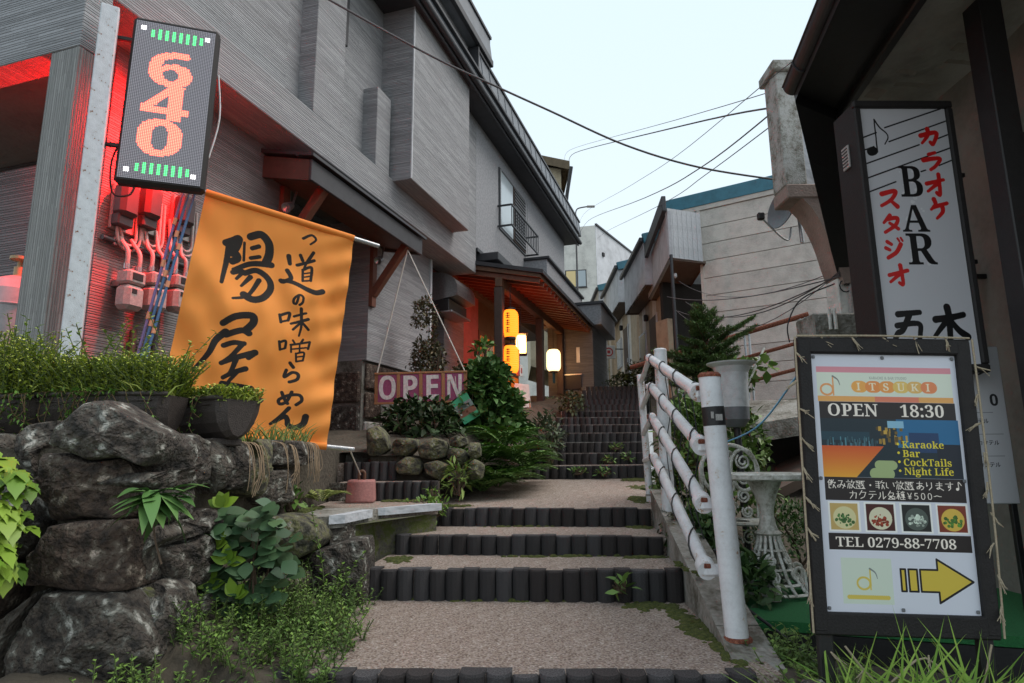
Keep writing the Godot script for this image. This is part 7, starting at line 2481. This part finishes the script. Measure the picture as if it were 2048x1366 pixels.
func middle_plants() -> void:
	# hydrangea mass around the OPEN board
	shrub("hydrangea", "large dark green hydrangea bush behind the OPEN board and its card", "shrub", V(-0.35, 0.9, 7.9), [[Vector3(0.02, 0.62, 0), Vector3(0.46, 0.62, 0.42), 1500], [Vector3(0.28, 0.3, 0.12), Vector3(0.36, 0.48, 0.34), 700], [Vector3(-0.25, 0.4, 0.0), Vector3(0.35, 0.5, 0.35), 500]], 0.13, 0.085, DARK_A, DARK_B, 401)
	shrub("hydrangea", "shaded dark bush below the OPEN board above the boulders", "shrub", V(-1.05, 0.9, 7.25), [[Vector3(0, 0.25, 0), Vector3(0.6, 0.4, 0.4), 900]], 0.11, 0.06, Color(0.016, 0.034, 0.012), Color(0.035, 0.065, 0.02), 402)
	shrub("tall_shrub", "thin airy shrub with reddish leaf tips against the grey siding", "shrub", V(-1.08, 1.0, 8.25), [[Vector3(-0.02, 1.0, 0), Vector3(0.3, 0.5, 0.25), 1100], [Vector3(0.08, 0.65, 0), Vector3(0.34, 0.35, 0.25), 700], [Vector3(-0.08, 1.65, 0), Vector3(0.22, 0.35, 0.2), 420], [Vector3(0.5, 0.75, 0.1), Vector3(0.4, 0.32, 0.25), 700]], 0.07, 0.034, Color(0.045, 0.055, 0.025), Color(0.1, 0.075, 0.04), 403)
	shrub("young_shoot", "fresh light green shoot rising above the hydrangea before the red wall", "shrub", V(-0.42, 1.9, 8.1), [[Vector3(0.05, 0.28, 0), Vector3(0.14, 0.14, 0.1), 60]], 0.13, 0.06, Color(0.06, 0.13, 0.02), Color(0.12, 0.2, 0.04), 404)
	# ferny growth spilling to the lane
	var fi := 0
	for q in [[-0.15, 0.55, 6.1, 22, 0.5], [0.02, 0.6, 6.6, 22, 0.5], [-0.32, 0.75, 6.4, 22, 0.5], [0.12, 0.72, 7.1, 20, 0.46], [-0.1, 0.95, 6.9, 22, 0.5], [-0.28, 0.52, 5.95, 18, 0.42], [-0.02, 0.8, 6.35, 20, 0.5]]:
		fern("lady_fern", ["lowest feathery fern at the edge of the upper landing", "feathery fern nearest the foot of the upper steps", "feathery fern right of the mossy boulders", "feathery fern at the right below the hydrangea", "topmost feathery fern under the hydrangea", "small feathery fern touching the last boulder", "feathery fern in the middle of the fern bank"][fi], V(q[0], q[1], q[2]), q[3], q[4], 0.13, Color(0.05, 0.115, 0.02), Color(0.12, 0.21, 0.045), 410 + fi, 0.9, "ferns below the hydrangea")
		fi += 1
	shrub("ground_plant", "light green leafy plant at the foot of the boulder pile", "plant", V(-0.48, 0.5, 5.6), [[Vector3(0, 0.12, 0), Vector3(0.14, 0.2, 0.1), 90]], 0.11, 0.03, Color(0.09, 0.15, 0.03), Color(0.18, 0.25, 0.06), 420)
	shrub("ground_plant", "little green plant by the corner of the side step", "plant", V(-0.66, 0.48, 5.33), [[Vector3(0, 0.04, 0), Vector3(0.08, 0.07, 0.06), 40]], 0.05, 0.022, MID_B, LIME_A, 421)
	shrub("ground_plant", "sparse green weeds along the seam of the landing", "plant", V(-0.66, 0.44, 5.1), [[Vector3(0, 0.03, 0), Vector3(0.22, 0.05, 0.08), 60]], 0.06, 0.02, MID_B, LIME_A, 422)
	shrub("stair_shrub", "grey-green shrub leaning over the upper steps", "shrub", V(0.42, 0.75, 7.95), [[Vector3(0, 0.3, 0), Vector3(0.24, 0.38, 0.25), 420]], 0.1, 0.04, Color(0.04, 0.06, 0.03), Color(0.09, 0.11, 0.06), 423)
	shrub("stair_shrub", "dark ivy clump on the bank beside the grey pier", "shrub", V(1.05, 1.5, 11.3), [[Vector3(0, 0.2, 0), Vector3(0.3, 0.35, 0.5), 500]], 0.07, 0.045, Color(0.025, 0.04, 0.015), Color(0.06, 0.075, 0.025), 424)
	shrub("potted_greens", "pale green plant on the bench by the round lantern", "plant", hw(9.2, 1.86, 0.75), [[Vector3(0, 0.08, 0), Vector3(0.35, 0.12, 0.15), 130]], 0.09, 0.035, Color(0.1, 0.14, 0.06), Color(0.25, 0.28, 0.16), 425)
	# weeds in the stair risers
	var wi := 0
	for q in [[1.05, 0.6, 7.55], [1.2, 0.74, 8.15], [1.45, 0.78, 8.2], [1.4, 0.92, 8.75], [0.75, 0.62, 7.56]]:
		shrub("step_weed", ["weed in the first riser of the upper flight", "weed in the second riser of the upper flight", "weed by the rail on the second upper riser", "weed by the rail on the third upper riser", "tiny weed left in the first upper riser"][wi], "weed", V(q[0], q[1], q[2]), [[Vector3(0, 0.03, 0.02), Vector3(0.12, 0.06, 0.04), 36]], 0.06, 0.025, DARK_B, MID_B, 430 + wi, false, null, "weeds on the upper steps")
		wi += 1
	# hillside and lane plants at the top
	shrub("lane_hedge", "low dark moss-green hedge on the bank at the head of the stairs", "hedge", V(3.0, 2.35, 14.6), [[Vector3(0.0, 0.3, 0), Vector3(0.6, 0.45, 0.6), 900], [Vector3(-0.45, 0.15, 0.1), Vector3(0.5, 0.28, 0.5), 500]], 0.08, 0.05, Color(0.02, 0.032, 0.01), Color(0.05, 0.065, 0.015), 440)
	shrub("lane_shrub", "pale grey-green shrub left of the lane past the stairs", "shrub", V(2.1, 2.5, 16.8), [[Vector3(0, 0.55, 0), Vector3(0.4, 0.75, 0.5), 700]], 0.09, 0.05, Color(0.07, 0.09, 0.05), Color(0.15, 0.17, 0.1), 441)
	shrub("lane_shrub", "taller leafy shrub farther up the lane", "shrub", V(2.75, 2.8, 21), [[Vector3(0, 0.8, 0), Vector3(0.5, 1.0, 0.6), 700]], 0.11, 0.06, Color(0.05, 0.075, 0.035), Color(0.12, 0.15, 0.07), 442)

func right_plants() -> void:
	# hedge behind the handrail
	shrub("garden_hedge", "mixed green hedge behind the white handrail", "hedge", V(1.55, 0.2, 5.6), [[Vector3(0.0, 0.62, 0), Vector3(0.36, 0.65, 0.4), 1300], [Vector3(0.3, 0.35, 0.15), Vector3(0.42, 0.5, 0.35), 800], [Vector3(-0.22, 0.3, 0.2), Vector3(0.25, 0.4, 0.4), 500], [Vector3(0.45, 0.75, -0.1), Vector3(0.32, 0.4, 0.3), 500]], 0.09, 0.045, Color(0.05, 0.1, 0.022), Color(0.14, 0.22, 0.05), 501)
	shrub("garden_shrub", "dark leafy shrub at the kerb below the handrail", "shrub", V(1.28, 0.0, 4.35), [[Vector3(-0.05, 0.2, 0), Vector3(0.22, 0.3, 0.45), 700], [Vector3(0.1, 0.05, 0.35), Vector3(0.22, 0.2, 0.3), 300]], 0.085, 0.05, Color(0.022, 0.05, 0.016), Color(0.06, 0.11, 0.03), 502)
	shrub("garden_shrub", "reddish-brown undergrowth beside the third step", "shrub", V(1.12, 0.28, 4.5), [[Vector3(0, 0.06, 0), Vector3(0.14, 0.12, 0.3), 260]], 0.055, 0.025, Color(0.04, 0.05, 0.018), Color(0.09, 0.075, 0.03), 503)
	shrub("garden_shrub", "fine-leaved green bush behind the garden table", "shrub", V(2.1, -0.1, 4.95), [[Vector3(0, 0.32, 0), Vector3(0.5, 0.36, 0.3), 1500]], 0.05, 0.022, Color(0.03, 0.07, 0.018), Color(0.08, 0.14, 0.03), 504, true)
	shrub("vine", "light green vine leaves climbing the rusty handrail", "vine", V(2.65, 1.35, 7.6), [[Vector3(0.0, 0.42, 0), Vector3(0.36, 0.22, 0.2), 70], [Vector3(0.35, 0.52, 0), Vector3(0.25, 0.12, 0.15), 40], [Vector3(-0.25, 0.1, 0), Vector3(0.4, 0.28, 0.3), 260]], 0.15, 0.1, Color(0.08, 0.15, 0.03), Color(0.16, 0.25, 0.06), 505)
	# spruce
	rng.seed = 510
	var t := thing("spruce_tree", "small dark green spruce with layered branches before the cream wall", "tree", V(2.36, 1.08, 7.7))
	tubepart("trunk", t, M.stem, [Vector3(0, -0.2, 0), Vector3(0.02, 0.6, 0), Vector3(0.05, 1.35, 0)], [0.05, 0.04, 0.015], 8)
	var cr := MB.new()
	var arms := []
	for i in 44:
		var f := i / 43.0
		# longest in the middle of the crown, a few reaching out to the right
		var out := lerpf(0.62, 0.2, f) * rnd(0.75, 1.1)
		arms.append([lerpf(0.5, 1.45, f), i * 2.4 + rnd(-0.3, 0.3), out, lerpf(0.0, 0.9, f) + rnd(-0.1, 0.15)])
	arms.append_array([[0.95, -0.25, 0.78, 0.55], [1.05, 0.1, 0.7, 0.6], [0.85, 2.9, 0.7, 0.2], [0.8, 3.4, 0.65, 0.1]])
	for q in arms:
		var dir := Vector3(cos(q[1]), q[3], sin(q[1]) * 0.8).normalized()
		var b := Vector3(0.03, q[0], 0)
		cr.col = Color(0.08, 0.055, 0.035)
		cr.tube([b, b + dir * q[2]], [0.012, 0.004], 4, false)
		var n := int(q[2] * 26)
		for i in n:
			var f := 0.15 + 0.85 * i / n
			var p: Vector3 = b + dir * q[2] * f
			var side := dir.cross(UP).normalized()
			for s in [-1.0, 1.0]:
				var tw: Vector3 = (side * s + dir * 0.8 + Vector3(0, rnd(-0.15, 0.25), 0)).normalized()
				var tl: float = q[2] * 0.36 * (1.1 - f) + 0.04
				var m := int(tl * 110) + 4
				for j in m:
					var pp: Vector3 = p + tw * tl * j / m
					cr.col = tint(Color(0.045, 0.09, 0.025), Color(0.1, 0.15, 0.05))
					for nd in 3:
						cr.leaf2(pp, (tw * 0.7 + rdir() * 0.8 + Vector3(0, 0.2, 0)).normalized(), UP, 0.042, 0.009)
	put(cr, "crown", M.leaf_soft, t)
	# pampas-like grass at the foot of the sign stand
	rng.seed = 520
	t = thing("grass_clump", "clump of long arching grass at the foot of the poster stand", "grass", V(1.3, -0.25, 2.2))
	var k := MB.new()
	blades(k, Vector3.ZERO, 0.3, 0.1, 420, 0.52, Color(0.1, 0.2, 0.025), Color(0.26, 0.38, 0.07), 0.75)
	put(k, "blades", M.leaf_soft, t)
	rng.seed = 521
	k = MB.new()
	sprigs(k, V(1.16, 0, 2.7), 0.12, 0.5, 220, 0.26, 0.05, Color(0.05, 0.1, 0.02), Color(0.13, 0.2, 0.04), func(_x: float, _z: float) -> float: return -0.22)
	blades(k, V(1.5, -0.24, 2.25), 0.5, 0.15, 300, 0.36, Color(0.08, 0.16, 0.025), Color(0.2, 0.28, 0.06), 0.8)
	tag(stuff(put(k, "weeds", M.leaf_soft)), "green weeds between the kerb and the sign stand", "weeds")
	fern("garden_fern", "low fern in the dark gap by the deck edge", V(1.2, -0.15, 3.35), 8, 0.24, 0.06, Color(0.05, 0.1, 0.02), Color(0.12, 0.18, 0.04), 522)

func _ready() -> void:
	var cam := Camera3D.new()
	cam.name = "camera"
	add_child(cam)
	cam.position = Vector3(0, 0.8, 0)
	cam.basis = Basis(Vector3.RIGHT, deg_to_rad(10.5)) * Basis(Vector3(0, 0, 1), deg_to_rad(-0.5))
	cam.fov = 56.53
	cam.near = 0.05
	cam.far = 400.0
	cam.current = true
	var sky := ProceduralSkyMaterial.new()
	sky.sky_top_color = Color(0.735, 0.81, 0.86)
	sky.sky_horizon_color = Color(0.81, 0.84, 0.855)
	sky.sky_curve = 0.4
	sky.ground_bottom_color = Color(0.3, 0.3, 0.3)
	sky.ground_horizon_color = Color(0.75, 0.77, 0.78)
	sky.sun_angle_max = 1.0
	var sk := Sky.new()
	sk.sky_material = sky
	var env := Environment.new()
	env.background_mode = Environment.BG_SKY
	env.sky = sk
	env.background_energy_multiplier = 1.0
	env.tonemap_mode = Environment.TONE_MAPPER_LINEAR
	env.tonemap_exposure = 1.55
	env.sdfgi_enabled = true
	env.ssao_enabled = true
	env.ssil_enabled = true
	var we := WorldEnvironment.new()
	we.name = "environment"
	we.environment = env
	add_child(we)
	var sun := DirectionalLight3D.new()
	sun.name = "sun"
	sun.light_energy = 0.5
	sun.light_angular_distance = 40.0
	sun.light_color = Color(1.0, 0.985, 0.97)
	sun.shadow_enabled = true
	add_child(sun)
	sun.rotation_degrees = Vector3(-55, 95, 0)
	materials()
	ground()
	stone_walls()
	house()
	bar()
	concrete_arch()
	cream_house()
	far_row()
	house_things()
	street_side()
	railing()
	garden()
	poster_stand()
	wires()
	planters()
	left_plants()
	middle_plants()
	right_plants()
